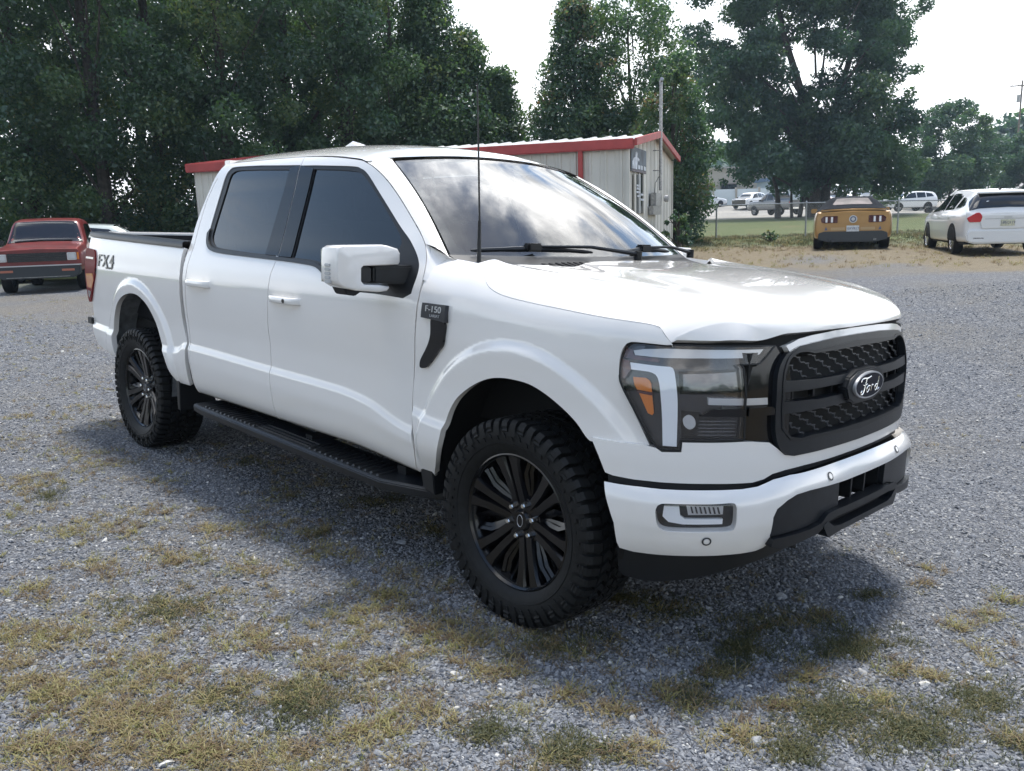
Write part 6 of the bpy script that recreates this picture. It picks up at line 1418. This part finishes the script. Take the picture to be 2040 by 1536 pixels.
PLATE = mat('licence_plate', (.62, .64, .66), .5, noise=(25, .15)); PTXT = mat('plate_print', (.10, .12, .20), .6)
def txt(T, s, size, m, x, y, z, back=True, sx=1.0, name='plate_print'):
    return text_mesh(name, s, size, m, T, frame3((x, y, z), (0, -1 if back else 1, 0), (0, 0, 1)), .003, 0, sx)
# gold convertible, seen from behind
az = ray_az(1698)+math.radians(2.5); rp = AT(1698, 470, 22.3); cx_, cy_ = rp.x+math.cos(az)*2.38, rp.y+math.sin(az)*2.38
MU, S_, TF_ = car('convertible_car', 'gold convertible with a black soft top, seen from behind', 'car', (cx_, cy_, gz(cx_, cy_)), az,
    [(-2.38,.42,.93,1.0,.86,.80),(-2.34,.34,.95,1.02,.90,.84),(-2.1,.30,.97,1.04,.93,.86),(-1.72,.28,.97,1.06,.94,.80),(-1.55,.28,.97,1.12,.94,.70),(-1.0,.28,.96,1.36,.94,.56),(-.3,.26,.95,1.40,.94,.56),(.15,.26,.95,1.35,.94,.57),(.85,.26,.96,1.04,.93,.80),(1.2,.26,.93,1.0,.93,.84),(2.2,.28,.76,.86,.90,.78),(2.38,.34,.70,.78,.80,.66)], GOLD, .345, .26, (1.35, -1.37), .835, M['steel'], 5,
    ws=[(.82,-.38),(.82,.38),(.22,.33),(.22,-.33)], sides=[[(.62,.70),(.15,.93),(-.3,.97),(-.85,.93),(-.95,.72)]])
panel('soft_top', TF_, [(.20,-.62),(.20,.62),(-1.0,.66),(-1.66,.70),(-1.66,-.70),(-1.0,-.66)], BLKTOP, MU, 'up', off=.014, flange=.015, grid=.06, step=.05)
panel('rear_window', TF_, [(-1.10,-.235),(-1.10,.235),(-1.40,.265),(-1.44,.24),(-1.44,-.24),(-1.40,-.265)], mat('plastic_rear_pane', (.09, .07, .07), .35, spec=.15, noise=(3, .5)), MU, 'up', off=.022, flange=.006, grid=.08)
pbox(MU, 'spoiler', GOLD, (-2.36,-.80,1.035), (-2.12,.80,1.065), .012); pbox(MU, 'brake_light', M['red_dark'], (-2.345,-.2,.995), (-2.335,.2,1.015), 0)
xr = -2.385
for s in (-1, 1):
    prx(MU, 'taillight', M['red_dark'], [(s*.78,.74),(s*.80,.84),(s*.72,.90),(s*.38,.90),(s*.38,.72),(s*.7,.715)], xr-.02, xr+.03, .006)
    for k in (.52, .655): pbox(MU, 'light_bar', M['lamp_white'], (xr-.026, s*k-.025, .735), (xr-.018, s*k+.025, .875), .003)
    pbox(MU, 'exhaust', M['steel'], (xr-.03, s*.55-.05, .24), (xr+.2, s*.55+.05, .32), .015)
    mb = MB(); mb.prism([(s*.62,.53),(s*.66,.63),(s*.70,.53)], 0, xr-.004, xr+.002); mb.build('pony_mark', PTXT, MU)
    pbox(MU, 'wing_mirror', GOLD, (.45, s*.98-.09, .97), (.6, s*.98+.09, 1.10), .02)
prx(MU, 'rear_bumper', mat('bumper_grey', (.035, .04, .046), .5), [(-.86,.30),(-.84,.46),(-.70,.50),(.70,.50),(.84,.46),(.86,.30),(.6,.22),(-.6,.22)], xr-.03, xr+.12, .015)
prx(MU, 'trunk_panel', GOLD, [(-.36,.70),(-.36,.92),(.36,.92),(.36,.70)], xr-.012, xr, .004)
pl_ = pbox(MU, 'licence_plate', PLATE, (xr-.02,-.155,.49), (xr-.008,.155,.645), .002); txt(pl_, '15FYR17', .085, PTXT, xr-.021, 0, .565)
for i, (r0, r1, m_) in enumerate(((.0, .10, M['bright']), (.0, .075, PTXT), (.0, .045, M['bright']))):
    mb = MB(); mb.lathe([(r0, 0), (r1, 0), (r1, .01)], 24, axis='x'); o = mb.build('round_emblem', m_, MU, smooth=False); o.location = (xr-.016-.004*i, 0, .81)
mb = MB()
for k in range(16):
    for s in (-1, 1): yy = s*(.20+.022*k); mb.box((xr-.004, yy-.006, .53), (xr+.002, yy+.006, .60))
mb.build('bumper_lettering', mat('worn_lettering', (.55, .42, .25), .6), MU)
# white wagon seen from behind, its left flank in view
ax_az = math.atan2(2.18, -1.33); hd = Vector((math.cos(ax_az), math.sin(ax_az), 0)); rt = Vector((hd.y, -hd.x, 0)); q = Vector((-5.30, 20.40, 0)) + rt*.80 + hd*1.39
VE, S_, TF_ = car('wagon_car', 'white wagon parked at the right edge, seen from behind', 'car', (q.x, q.y, gz(q.x, q.y)), ax_az,
    [(-2.40,.42,.95,1.00,.80,.74),(-2.36,.32,1.02,1.10,.87,.72),(-2.2,.30,1.04,1.36,.90,.64),(-2.0,.30,1.05,1.50,.92,.62),(-1.6,.29,1.05,1.56,.94,.62),(-.6,.28,1.03,1.61,.95,.64),(.2,.28,1.02,1.60,.95,.64),(.6,.28,1.01,1.50,.95,.62),(1.35,.28,1.02,1.10,.93,.74),(1.7,.29,.96,1.04,.92,.78),(2.25,.32,.82,.90,.84,.70),(2.40,.40,.70,.76,.70,.56)], WHT, .365, .235, (1.39, -1.39), .868, M['chrome'], 10,
    ws=[(1.28,-.40),(1.28,.40),(.62,.34),(.62,-.34)], sides=[[(1.05,.69),(.62,.90),(.30,.95),(-.28,.965),(-.28,.70)], [(-.36,.70),(-.36,.965),(-1.0,.955),(-1.28,.93),(-1.22,.71)], [(-1.36,.72),(-1.42,.92),(-1.75,.885),(-1.95,.79),(-1.85,.74)]])
gl_ = panel('rear_window', TF_, [(-2.02,-.55),(-2.02,.55),(-2.18,.60),(-2.335,.62),(-2.345,.55),(-2.345,-.55),(-2.335,-.62),(-2.18,-.60)], M['glass'], VE, 'up', off=.012, flange=.01, grid=.06)
pw = TF_(np.array([-2.27]), np.array([-.42]))[0]
text_mesh('window_lettering', 'S', .22, M['lamp_white'], gl_, frame3((pw[0]-.03, .42, pw[2]+.02), (0, -1, 0), (.45, 0, .9)), .002)
pbox(VE, 'spoiler', WHT, (-2.16,-.60,1.475), (-1.85,.60,1.515), .012); pbox(VE, 'roof_antenna', M['satin'], (-1.66,-.02,1.57), (-1.55,.02,1.63), .01)
xr = -2.405
for s in (-1, 1):
    prx(VE, 'taillight', mat('bright_red_lens', (.5, .02, .03), .15, 0, 1), [(s*.46,.80),(s*.84,.80),(s*.90,.90),(s*.70,1.02),(s*.62,1.03)], xr-.02, xr+.16, .012)
    mb = MB(); mb.prism([(s*.905,.80),(s*.86,.80),(s*.88,1.0),(s*.90,.9)], 0, xr+.05, xr+.42) ; mb.build('taillight_wrap', mat('bright_red_lens', (.5, .02, .03), .15, 0, 1), VE, bevel=.006)
    pbox(VE, 'reflector', M['red_dark'], (xr-.05, s*.62-.12, .40), (xr-.03, s*.62+.12, .43), .004); pbox(VE, 'wing_mirror', BLK, (.92, s*1.06-.11, 1.03), (1.08, s*1.06+.11, 1.17), .03)
    for xx in (.0, -.95): pbox(VE, 'door_handle', WHT, (xx-.1, s*.975-.02, .89), (xx+.1, s*.975+.02, .925), .008)
prx(VE, 'rear_bumper', WHT, [(-.86,.32),(-.90,.50),(-.84,.62),(.84,.62),(.90,.50),(.86,.32),(.7,.28),(-.7,.28)], xr-.05, xr+.12, .03)
prx(VE, 'liftgate', WHT, [(-.56,.64),(-.60,.80),(-.56,.97),(.56,.97),(.60,.80),(.56,.64)], xr-.028, xr, .012)
pl_ = pbox(VE, 'licence_plate', mat('pale_plate', (.55, .55, .42), .5, noise=(20, .2)), (xr-.04,-.155,.70), (xr-.03,.155,.85), .002); txt(pl_, '18BC119', .085, PTXT, xr-.041, 0, .775)
pbox(VE, 'badge', M['bright'], (xr-.034, -.09, .885), (xr-.028, .09, .925), .004); pbox(VE, 'trim_line', M['steel'], (xr-.032, -.5, .868), (xr-.026, .5, .876), .0)
# red pickup at the left edge, facing the camera
RP = AT(84, 575, 18.0); azr = math.atan2(-.45, .89); hd = Vector((math.cos(azr), math.sin(azr), 0)); q = RP - hd*1.95
S1, S_, TF_ = car('pickup_truck', 'old red compact pickup facing the camera at the left edge', 'pickup truck', (q.x, q.y, gz(q.x, q.y)), azr,
    [(-2.3,.50,.98,1.03,.80,.74),(-.55,.48,.98,1.03,.81,.75),(-.50,.46,.98,1.10,.81,.70),(-.42,.44,.98,1.55,.81,.65),(.2,.42,.98,1.59,.81,.65),(.58,.42,.98,1.54,.81,.65),(1.02,.42,.98,1.06,.81,.74),(1.2,.42,.96,1.03,.81,.76),(1.95,.46,.90,.96,.80,.75),(2.03,.50,.88,.93,.79,.74)], REDP, .335, .215, (1.28, -1.35), .735, M['chrome'], 8,
    ws=[(.99,-.40),(.99,.40),(.63,.34),(.63,-.34)], rw=[(-.49,-.34),(-.49,.34),(-.43,.32),(-.43,-.32)], sides=[[(.70,.70),(.38,.93),(-.3,.94),(-.32,.70)]])
xf = 2.035
prx(S1, 'grille', BLK, [(-.56,.68),(-.56,.86),(.56,.86),(.56,.68)], xf-.02, xf+.012, .004)
for k in range(5): pbox(S1, 'grille_bar', M['grey'], (xf+.010, -.55, .692+k*.036), (xf+.022, .55, .704+k*.036), .002)
for s in (-1, 1):
    prx(S1, 'headlight', M['bright'], [(s*.57,.69),(s*.57,.85),(s*.75,.85),(s*.75,.69)], xf-.02, xf+.020, .01)
    l_ = prx(S1, 'lamp_glass', M['lamp_clear'], [(s*.59,.71),(s*.59,.83),(s*.73,.83),(s*.73,.71)], xf+.018, xf+.026, .004)
    pbox(S1, 'corner_lamp', M['amber'], (xf-.03, s*.78-.02, .70), (xf+.008, s*.78+.02, .85), .004); pbox(S1, 'bumper_lamp', mat('faded_orange', (.38, .13, .08), .4), (xf+.10, s*.58-.12, .47), (xf+.118, s*.58+.12, .515), .003)
    pbox(S1, 'wing_mirror', BLK, (.80, s*.92-.08, 1.02), (.88, s*.92+.08, 1.14), .015)
prx(S1, 'front_bumper', mat('bumper_blue_black', (.02, .025, .03), .45), [(-.80,.40),(-.82,.58),(.82,.58),(.80,.40),(.66,.33),(-.66,.33)], xf-.15, xf+.10, .02); pbox(S1, 'bumper_strip', M['bright'], (xf-.10, -.83, .585), (xf+.09, .83, .605), .005)
pbox(S1, 'grille_bar', M['steel'], (xf+.095, -.6, .355), (xf+.102, .6, .365), 0)
for (a, c) in ((-.62, -.02), (-.05, .55)):
    mb = MB(); p0 = TF_(np.array([.985]), np.array([a*.45]))[0]; p1 = TF_(np.array([.975]), np.array([c*.45]))[0]; mb.tube([tuple(p0+np.array([0, 0, .02])), tuple(p1+np.array([0, 0, .025]))], .009, 5); mb.build('wiper', M['satin'], S1)
mb = MB(); mb.tube([(-.46,-.6,1.22), (-.46,.6,1.22)], .012, 5); mb.build('inner_bar', M['bright'], S1); pbox(S1, 'seat', M['seat'], (-.35,-.6,.8), (-.1,.6,1.2), .04)
# pale car behind it, only its rear half in view
q = AT(150, 470, 22.5); azp = ray_az(150)+math.radians(78)
C2, S_, TF_ = car('parked_car', 'pale silver car with dark windows behind the red pickup', 'car', (q.x, q.y, gz(q.x, q.y)), azp,
    [(-2.3,.40,.92,1.0,.80,.72),(-2.1,.30,.95,1.04,.86,.74),(-1.7,.28,.96,1.12,.88,.66),(-1.0,.28,.95,1.42,.88,.56),(-.2,.28,.94,1.46,.88,.56),(.4,.28,.94,1.38,.88,.57),(1.1,.28,.95,1.03,.87,.74),(2.1,.30,.76,.86,.82,.7),(2.3,.36,.7,.76,.7,.6)], mat('pale_green_silver', (.40, .45, .44), .35, .3, .6), .31, .2, (1.35, -1.3), .74, M['steel'], 7,
    ws=[(1.05,-.38),(1.05,.38),(.45,.33),(.45,-.33)], rw=[(-1.05,-.36),(-1.05,.36),(-1.65,.40),(-1.65,-.40)], sides=[[(.8,.70),(.3,.93),(-.25,.96),(-.25,.71)], [(-.33,.71),(-.33,.96),(-.95,.93),(-1.3,.72)]])
# rusty red implement standing under the trees
p = AT(180, 452, 25.3); IM = thing('farm_implement', 'rusty red frame standing under the trees behind the cars', 'implement', (p.x, p.y, gz(p.x, p.y))); RU = mat('rusty_red', (.22, .045, .03), .7, noise=(8, .3))
mb = MB(); mb.tube([(-.35,0,0),(-.30,0,1.28)], .035, 6); mb.tube([(.3,.2,0),(.28,.15,1.3)], .035, 6); mb.build('leg', RU, IM); mb = MB(); mb.box((-.55,-.05,1.24),(.45,.25,1.34)); mb.build('top_bar', RU, IM, bevel=.01)
# ---- cars in the far lot
SED = [(-2.35,.38,.88,.96,.78,.72),(-2.15,.30,.92,1.02,.85,.74),(-1.65,.28,.93,1.08,.88,.68),(-1.0,.28,.92,1.40,.89,.56),(-.2,.27,.91,1.46,.89,.56),(.4,.27,.91,1.38,.89,.56),(1.15,.27,.92,1.0,.88,.74),(2.15,.30,.74,.84,.82,.7),(2.35,.36,.66,.74,.7,.58)]
SUV = [(-2.2,.42,1.0,1.10,.80,.70),(-2.12,.34,1.04,1.40,.88,.64),(-1.85,.33,1.05,1.58,.90,.63),(-.6,.32,1.03,1.66,.91,.64),(.1,.32,1.02,1.63,.91,.63),(.45,.32,1.02,1.52,.91,.62),(1.1,.32,1.04,1.12,.90,.76),(1.9,.34,.96,1.05,.87,.74),(2.2,.42,.82,.92,.78,.66)]
PKP = [(-2.9,.56,1.18,1.24,.94,.88),(-1.0,.52,1.18,1.24,.97,.90),(-.97,.50,1.18,1.40,.97,.80),(-.85,.48,1.18,1.86,.97,.68),(.2,.46,1.17,1.92,.97,.70),(.75,.46,1.17,1.80,.97,.68),(1.35,.46,1.18,1.27,.96,.82),(2.5,.50,1.12,1.22,.95,.84),(2.85,.56,1.0,1.10,.88,.78)]
SW = [[(.85,.70),(.35,.92),(-.2,.95),(-.2,.71)], [(-.28,.71),(-.28,.95),(-.9,.92),(-1.25,.72)]]
SWU = [[(.85,.70),(.4,.92),(-.25,.96),(-.25,.71)], [(-.33,.71),(-.33,.96),(-1.1,.95),(-1.1,.72)], [(-1.18,.73),(-1.18,.94),(-1.7,.91),(-1.85,.76)]]
def lamps(T, xf, xr, w, zf, zr, rm=None):
    for s in (-1, 1):
        pbox(T, 'headlight', M['lamp_clear'], (xf-.12, s*w-.14, zf-.06), (xf+.015, s*w+.14, zf+.06), .01); pbox(T, 'taillight', rm or M['red'], (xr-.015, s*w-.12, zr-.07), (xr+.12, s*w+.12, zr+.07), .01)
        pbox(T, 'wing_mirror', BLK, (.75, s*(w+.30)-.09, zf+.22), (.88, s*(w+.30)+.09, zf+.36), .02)
    pbox(T, 'front_grille', M['void'], (xf-.1, -w+.2, zf-.22), (xf+.012, w-.2, zf-.06), .004)
def far(px, depth, daz, *a, **k):
    p = face(px, depth); return car(a[0], a[1], a[2], p, ray_az(px)+math.radians(daz), *a[3:], group='cars in the far lot', **k)
T, S_, TF_ = far(1404, 92, 118*-1+62, 'parked_car', 'white sedan beyond the fence, beside the lighter tree', 'car', SED, WHT, .33, .21, (1.38, -1.36), .80, M['chrome'], 5, ws=[(1.08,-.38),(1.08,.38),(.46,.33),(.46,-.33)], rw=[(-1.05,-.36),(-1.05,.36),(-1.6,.40),(-1.6,-.40)], sides=SW); lamps(T, 2.36, -2.36, .62, .70, .82)
T, S_, TF_ = far(1492, 88, 180-28, 'parked_suv', 'white SUV with a dark hood facing the fence, left of the grey pickup', 'suv', SUV, WHT, .38, .24, (1.3, -1.3), .815, M['steel'], 5, ws=[(1.05,-.40),(1.05,.40),(.5,.35),(.5,-.35)], sides=SWU); lamps(T, 2.21, -2.21, .62, .86, 1.0); panel('dark_hood', TF_, [(1.14,-.40),(1.14,.40),(2.12,.40),(2.12,-.40)], BLK, T, 'up', off=.012, flange=.01, grid=.1); prx(T, 'dark_front', BLK, [(-.74,.42),(-.76,.92),(.76,.92),(.74,.42)], 2.19, 2.225, .01)
T, S_, TF_ = far(1545, 74, 38, 'parked_pickup', 'grey crew pickup with red taillight beyond the fence', 'pickup truck', PKP, GREY, .41, .27, (1.75, -1.75), .865, M['steel'], 6, ws=[(1.28,-.40),(1.28,.40),(.82,.36),(.82,-.36)], rw=[(-.955,-.34),(-.955,.34),(-.87,.32),(-.87,-.32)], sides=[[(1.0,.70),(.6,.92),(.15,.95),(.15,.71)], [(.06,.71),(.06,.95),(-.7,.93),(-.75,.72)]]); lamps(T, 2.86, -2.91, .78, 1.0, 1.02, mat('bright_red_lens', (.5, .02, .03), .15, 0, 1)); prx(T, 'rear_bumper', M['chrome'], [(-.9,.50),(-.9,.64),(.9,.64),(.9,.50)], -3.0, -2.88, .02); pbox(T, 'tailgate_line', M['black'], (-2.915,-.80,1.12), (-2.905,.80,1.15), 0)
T, S_, TF_ = far(1622, 86, 60, 'parked_car', 'dark red car under the oak, right of the grey pickup', 'car', SED, MAROON, .33, .21, (1.38, -1.36), .80, M['steel'], 5, ws=[(1.08,-.38),(1.08,.38),(.46,.33),(.46,-.33)], rw=[(-1.05,-.36),(-1.05,.36),(-1.6,.40),(-1.6,-.40)], sides=SW); lamps(T, 2.36, -2.36, .62, .70, .82)
T, S_, TF_ = far(1672, 90, -100, 'parked_car', 'silver-grey coupe behind the gold convertible\'s soft top', 'car', SED, SILV, .33, .21, (1.38, -1.36), .80, M['steel'], 5, ws=[(1.08,-.38),(1.08,.38),(.46,.33),(.46,-.33)], rw=[(-1.05,-.36),(-1.05,.36),(-1.6,.40),(-1.6,-.40)], sides=SW); lamps(T, 2.36, -2.36, .62, .70, .82)
T, S_, TF_ = far(1722, 93, -105, 'parked_car', 'white car partly hidden behind the gold convertible, left of the open hood', 'car', SED, WHT, .33, .21, (1.38, -1.36), .80, M['steel'], 5, ws=[(1.08,-.38),(1.08,.38),(.46,.33),(.46,-.33)], rw=[(-1.05,-.36),(-1.05,.36),(-1.6,.40),(-1.6,-.40)], sides=SW); lamps(T, 2.36, -2.36, .62, .70, .82)
T, S_, TF_ = far(1765, 88, 180-40, 'parked_suv', 'black SUV with its hood standing open', 'suv', SUV, BLK, .38, .24, (1.3, -1.3), .815, M['steel'], 5, ws=[(1.05,-.40),(1.05,.40),(.5,.35),(.5,-.35)], sides=SWU); lamps(T, 2.21, -2.21, .62, .86, 1.0); mb = MB(); mb.add([(1.15,-.72,1.12),(1.15,.72,1.12),(1.75,.70,1.86),(1.75,-.70,1.86),(1.19,-.72,1.10),(1.19,.72,1.10),(1.79,.70,1.84),(1.79,-.70,1.84)], [(0,1,2,3),(7,6,5,4),(0,4,5,1),(1,5,6,2),(2,6,7,3),(3,7,4,0)]); mb.build('open_hood', BLK, T)
T, S_, TF_ = far(1818, 84, -72, 'parked_suv', 'dark SUV whose roof shows over the white compact SUV', 'suv', SUV, BLK, .38, .24, (1.3, -1.3), .815, M['steel'], 5, ws=[(1.05,-.40),(1.05,.40),(.5,.35),(.5,-.35)], sides=SWU); lamps(T, 2.21, -2.21, .62, .86, 1.0); T.location.z += .25
T, S_, TF_ = far(1806, 72, 180-58, 'parked_suv', 'white compact SUV side-on beyond the fence, right of the gold convertible', 'suv', SUV, WHT, .36, .23, (1.3, -1.3), .815, M['steel'], 5, ws=[(1.05,-.40),(1.05,.40),(.5,.35),(.5,-.35)], rw=[(-2.14,-.4),(-2.14,.4),(-1.95,.38),(-1.95,-.38)], sides=SWU); lamps(T, 2.21, -2.21, .62, .90, 1.02)
# ------------------------------------------------------------------ chain-link fence
FN = thing('chain_link_fence', 'chain-link fence crossing the grass behind the gold convertible', 'fence')
GALV = mat('galvanised_steel', (.32, .33, .34), .45, .7, noise=(30, .2))
PX = [1250, 1427, 1605, 1788, 1975, 2170]; PP = []
for px in PX:
    p = AT(px, 450, 29.5); PP.append(Vector((p.x, p.y, gz(p.x, p.y))))
FH = 1.18
for p in PP:
    mb = MB(); mb.tube([(p.x, p.y, p.z-.2), (p.x, p.y, p.z+FH)], .03, 8); mb.tube([(p.x, p.y, p.z+FH), (p.x, p.y, p.z+FH+.05)], [.036, .01], 8); mb.build('fence_post', GALV, FN, smooth=True)
for a, c in zip(PP[:-1], PP[1:]):
    mb = MB(); mb.tube([(a.x, a.y, a.z+FH-.03), (c.x, c.y, c.z+FH-.03)], .022, 6); mb.build('top_rail', GALV, FN, smooth=True)
    mb = MB(); dv_ = c-a; L_ = dv_.length; u_ = dv_/L_; n_ = int(L_/.055); nrm = Vector((u_.y, -u_.x, 0))
    for k in range(-int(FH/.055), n_+1):
        for sg in (1, -1):
            x0 = k*.055; x1 = x0 + FH-.03
            za, zb = (0, FH-.03) if sg > 0 else (FH-.03, 0)
            if x0 < 0: f = -x0/(x1-x0); za = za+(zb-za)*f; x0 = 0
            if x1 > L_: f = (L_-x0)/(x1-x0) if x1 > x0 else 0; zb = za+(zb-za)*f; x1 = L_
            if x1-x0 < .02: continue
            p0 = a+u_*x0; p1 = a+u_*x1; g0 = a.z+(c.z-a.z)*x0/L_; g1 = a.z+(c.z-a.z)*x1/L_
            d = Vector((0, 0, .0019)); o_ = nrm*.003*sg
            A_, B_ = Vector((p0.x, p0.y, g0+za))+o_, Vector((p1.x, p1.y, g1+zb))+o_; w_ = u_*.0019
            mb.add([tuple(A_-w_+d), tuple(A_+w_+d), tuple(A_-nrm*.003), tuple(B_-w_+d), tuple(B_+w_+d), tuple(B_-nrm*.003)], [(0,1,4,3),(1,2,5,4),(2,0,3,5)])
    o = mb.build('wire_mesh', GALV, FN); o['kind'] = 'stuff'
# ------------------------------------------------------------------ far buildings, wall, poles
CON = mat('beige_concrete', (.42, .37, .32), .85, noise=(.3, .08)); WALLW = mat('white_wall', (.62, .66, .70), .7, noise=(.4, .08)); RDM = mat('pale_road', (.30, .29, .28), .9, noise=(.5, .12))
def fbox(T, name, m, px0, px1, py0, py1, depth, thick, z0=None):
    a, c = AT(px0, py0, depth), AT(px1, py0, depth); zt = (a.z+c.z)/2; zb = AT((px0+px1)/2, py1, depth).z if z0 is None else z0
    u_ = Vector((c.x-a.x, c.y-a.y, 0)); L_ = u_.length; u_.normalize(); n_ = Vector((-u_.y, u_.x, 0)); n_ = n_ if n_.dot(CFH) > 0 else -n_
    mb = MB(); V = []
    for z in (zb, zt):
        for p in (a, c): V.append((p.x, p.y, z))
        for p in (c, a): V.append((p.x+n_.x*thick, p.y+n_.y*thick, z))
    mb.add(V, [(0,1,2,3),(4,5,6,7),(0,1,5,4),(1,2,6,5),(2,3,7,6),(3,0,4,7)]); return mb.build(name, m, T)
WH = thing('warehouse', 'beige flat-roofed warehouse beyond the far lot', 'building')
fbox(WH, 'wall', CON, 1300, 1530, 336, 430, 125, 20, -1); fbox(WH, 'roof_edge', mat('warehouse_cap', (.36, .33, .30), .8), 1299, 1531, 333, 337, 124.6, 20.8)
for i, (x0, x1, y0, y1) in enumerate(((1400, 1411, 346, 354), (1396, 1421, 370, 379), (1437, 1468, 367, 379), (1340, 1362, 368, 379))):
    w_ = fbox(WH, 'window', M['glass'] if i else DK, x0, x1, y0, y1, 124.7, .5); fbox(w_, 'frame', mat('window_frame', (.2, .16, .15), .7), x0-1, x1+1, y0-1.5, y0, 124.5, .3)
WW = thing('white_wall', 'long white panel fence in front of the beige warehouse', 'fence')
for k in range(9): fbox(WW, 'panel', WALLW, 1330+k*46, 1330+k*46+44.5, 379.5-k*1.2, 420, 112, .3, .6)
for k in range(10): fbox(WW, 'post', CON, 1329+k*46-1, 1329+k*46+2, 377-k*1.2, 420, 111.7, .5, .6)
BL = thing('blue_house', 'small blue-roofed shed corner behind the oak, right of the warehouse', 'shed'); fbox(BL, 'wall', mat('pale_blue_wall', (.35, .40, .46), .8), 1528, 1546, 360, 400, 118, 5, 1); fbox(BL, 'roof', mat('blue_roof', (.10, .16, .26), .6), 1526, 1549, 354, 361, 117.6, 6)
def strip_road():
    rows = []
    for d, py0, py1 in ((0, 386, 348), (1, 384, 352), (2, 380, 356)):
        pass
    A_ = [AT(x, y, dd) for x, y, dd in ((1780, 392, 100), (2120, 392, 100), (2120, 352, 128), (1780, 356, 128))]
    mb = MB(); mb.add([tuple(p) for p in A_] + [(p.x, p.y, p.z-.6) for p in A_], [(0,1,2,3),(0,4,5,1),(1,5,6,2),(2,6,7,3),(3,7,4,0)]); o = mb.build('road_bank', RDM, None); o['kind'] = 'structure'; o['label'] = 'pale sloping road bank beyond the far lot'
    A_ = [AT(x, y, dd) for x, y, dd in ((1900, 364, 129), (2140, 362, 129), (2140, 346, 150), (1900, 350, 150))]
    mb = MB(); mb.add([tuple(p) for p in A_] + [(p.x, p.y, p.z-1.5) for p in A_], [(0,1,2,3),(0,4,5,1),(1,5,6,2),(2,6,7,3),(3,7,4,0)]); o = mb.build('grass_bank', mat('dry_grass_bank', (.16, .15, .08), .9, noise=(.4, .3)), None); o['kind'] = 'structure'
strip_road()
SGN = thing('road_sign', 'pale square sign on the bank at the right', 'sign'); fbox(SGN, 'panel', M['bright'], 1966, 1979, 353, 367, 108, .08); fbox(SGN, 'post', GALV, 1968, 1969.4, 367, 384, 108.1, .08); fbox(SGN, 'post', GALV, 1976, 1977.4, 367, 384, 108.1, .08)
def pole(px, top, bot, depth, label, arm=True, r=.14):
    a, c = AT(px, bot, depth), AT(px, top, depth); T = thing('utility_pole', label, 'utility pole', (a.x, a.y, 0)); h = c.z
    mb = MB(); mb.tube([(0, 0, -.5), (0, 0, h)], [r, r*.7], 8); mb.build('pole', WOODM, T, smooth=True)
    if arm:
        mb = MB(); mb.box((-1.3, -.06, -.07), (1.3, .06, .07)); o = mb.build('crossarm', WOODM, T); o.location = (0, 0, h-.6); o.rotation_euler = (0, 0, ray_az(px)-math.pi/2+.2)
        mb = MB(); mb.lathe([(0,-.45),(.22,-.45),(.22,.4),(.16,.45),(0,.45)], 14, axis='z'); o = mb.build('transformer', M['steel'], T, smooth=True); o.location = (-.32*CRH.x, -.32*CRH.y, h-2.1)
        for k in (-1.1, -.4, .5, 1.1):
            mb = MB(); mb.tube([(0, 0, 0), (0, 0, .2)], [.05, .03], 6); o2 = mb.build('insulator', M['steel'], o); o2.parent = T; an = ray_az(px)-math.pi/2+.2; o2.location = (k*math.cos(an), k*math.sin(an), h-.53)
pole(2023, 165, 330, 105, 'utility pole with crossarm and transformer at the right edge')
pole(1861, 362, 388, 99, 'short wooden post beside the round tree on the bank', False, .12); pole(1803, 360, 380, 99, 'dark short post left of the round tree on the bank', False, .10)
# ------------------------------------------------------------------ haze volume added to lift the darks, standing in for lens glare
mb = MB(); mb.box((-480, -480, -2.2), (480, 480, 34)); hz_ = mb.build('haze', None); hz_['kind'] = 'stuff'; hz_['label'] = 'added thin pale haze standing in for lens glare'
hm = bpy.data.materials.new('haze'); hm.use_nodes = True; hm.node_tree.nodes.clear(); pv = hm.node_tree.nodes.new('ShaderNodeVolumePrincipled'); ho = hm.node_tree.nodes.new('ShaderNodeOutputMaterial')
pv.inputs['Color'].default_value = (.62, .80, 1.0, 1); pv.inputs['Density'].default_value = .0005; pv.inputs['Anisotropy'].default_value = .2; hm.node_tree.links.new(pv.outputs[0], ho.inputs['Volume']); hz_.data.materials.append(hm)
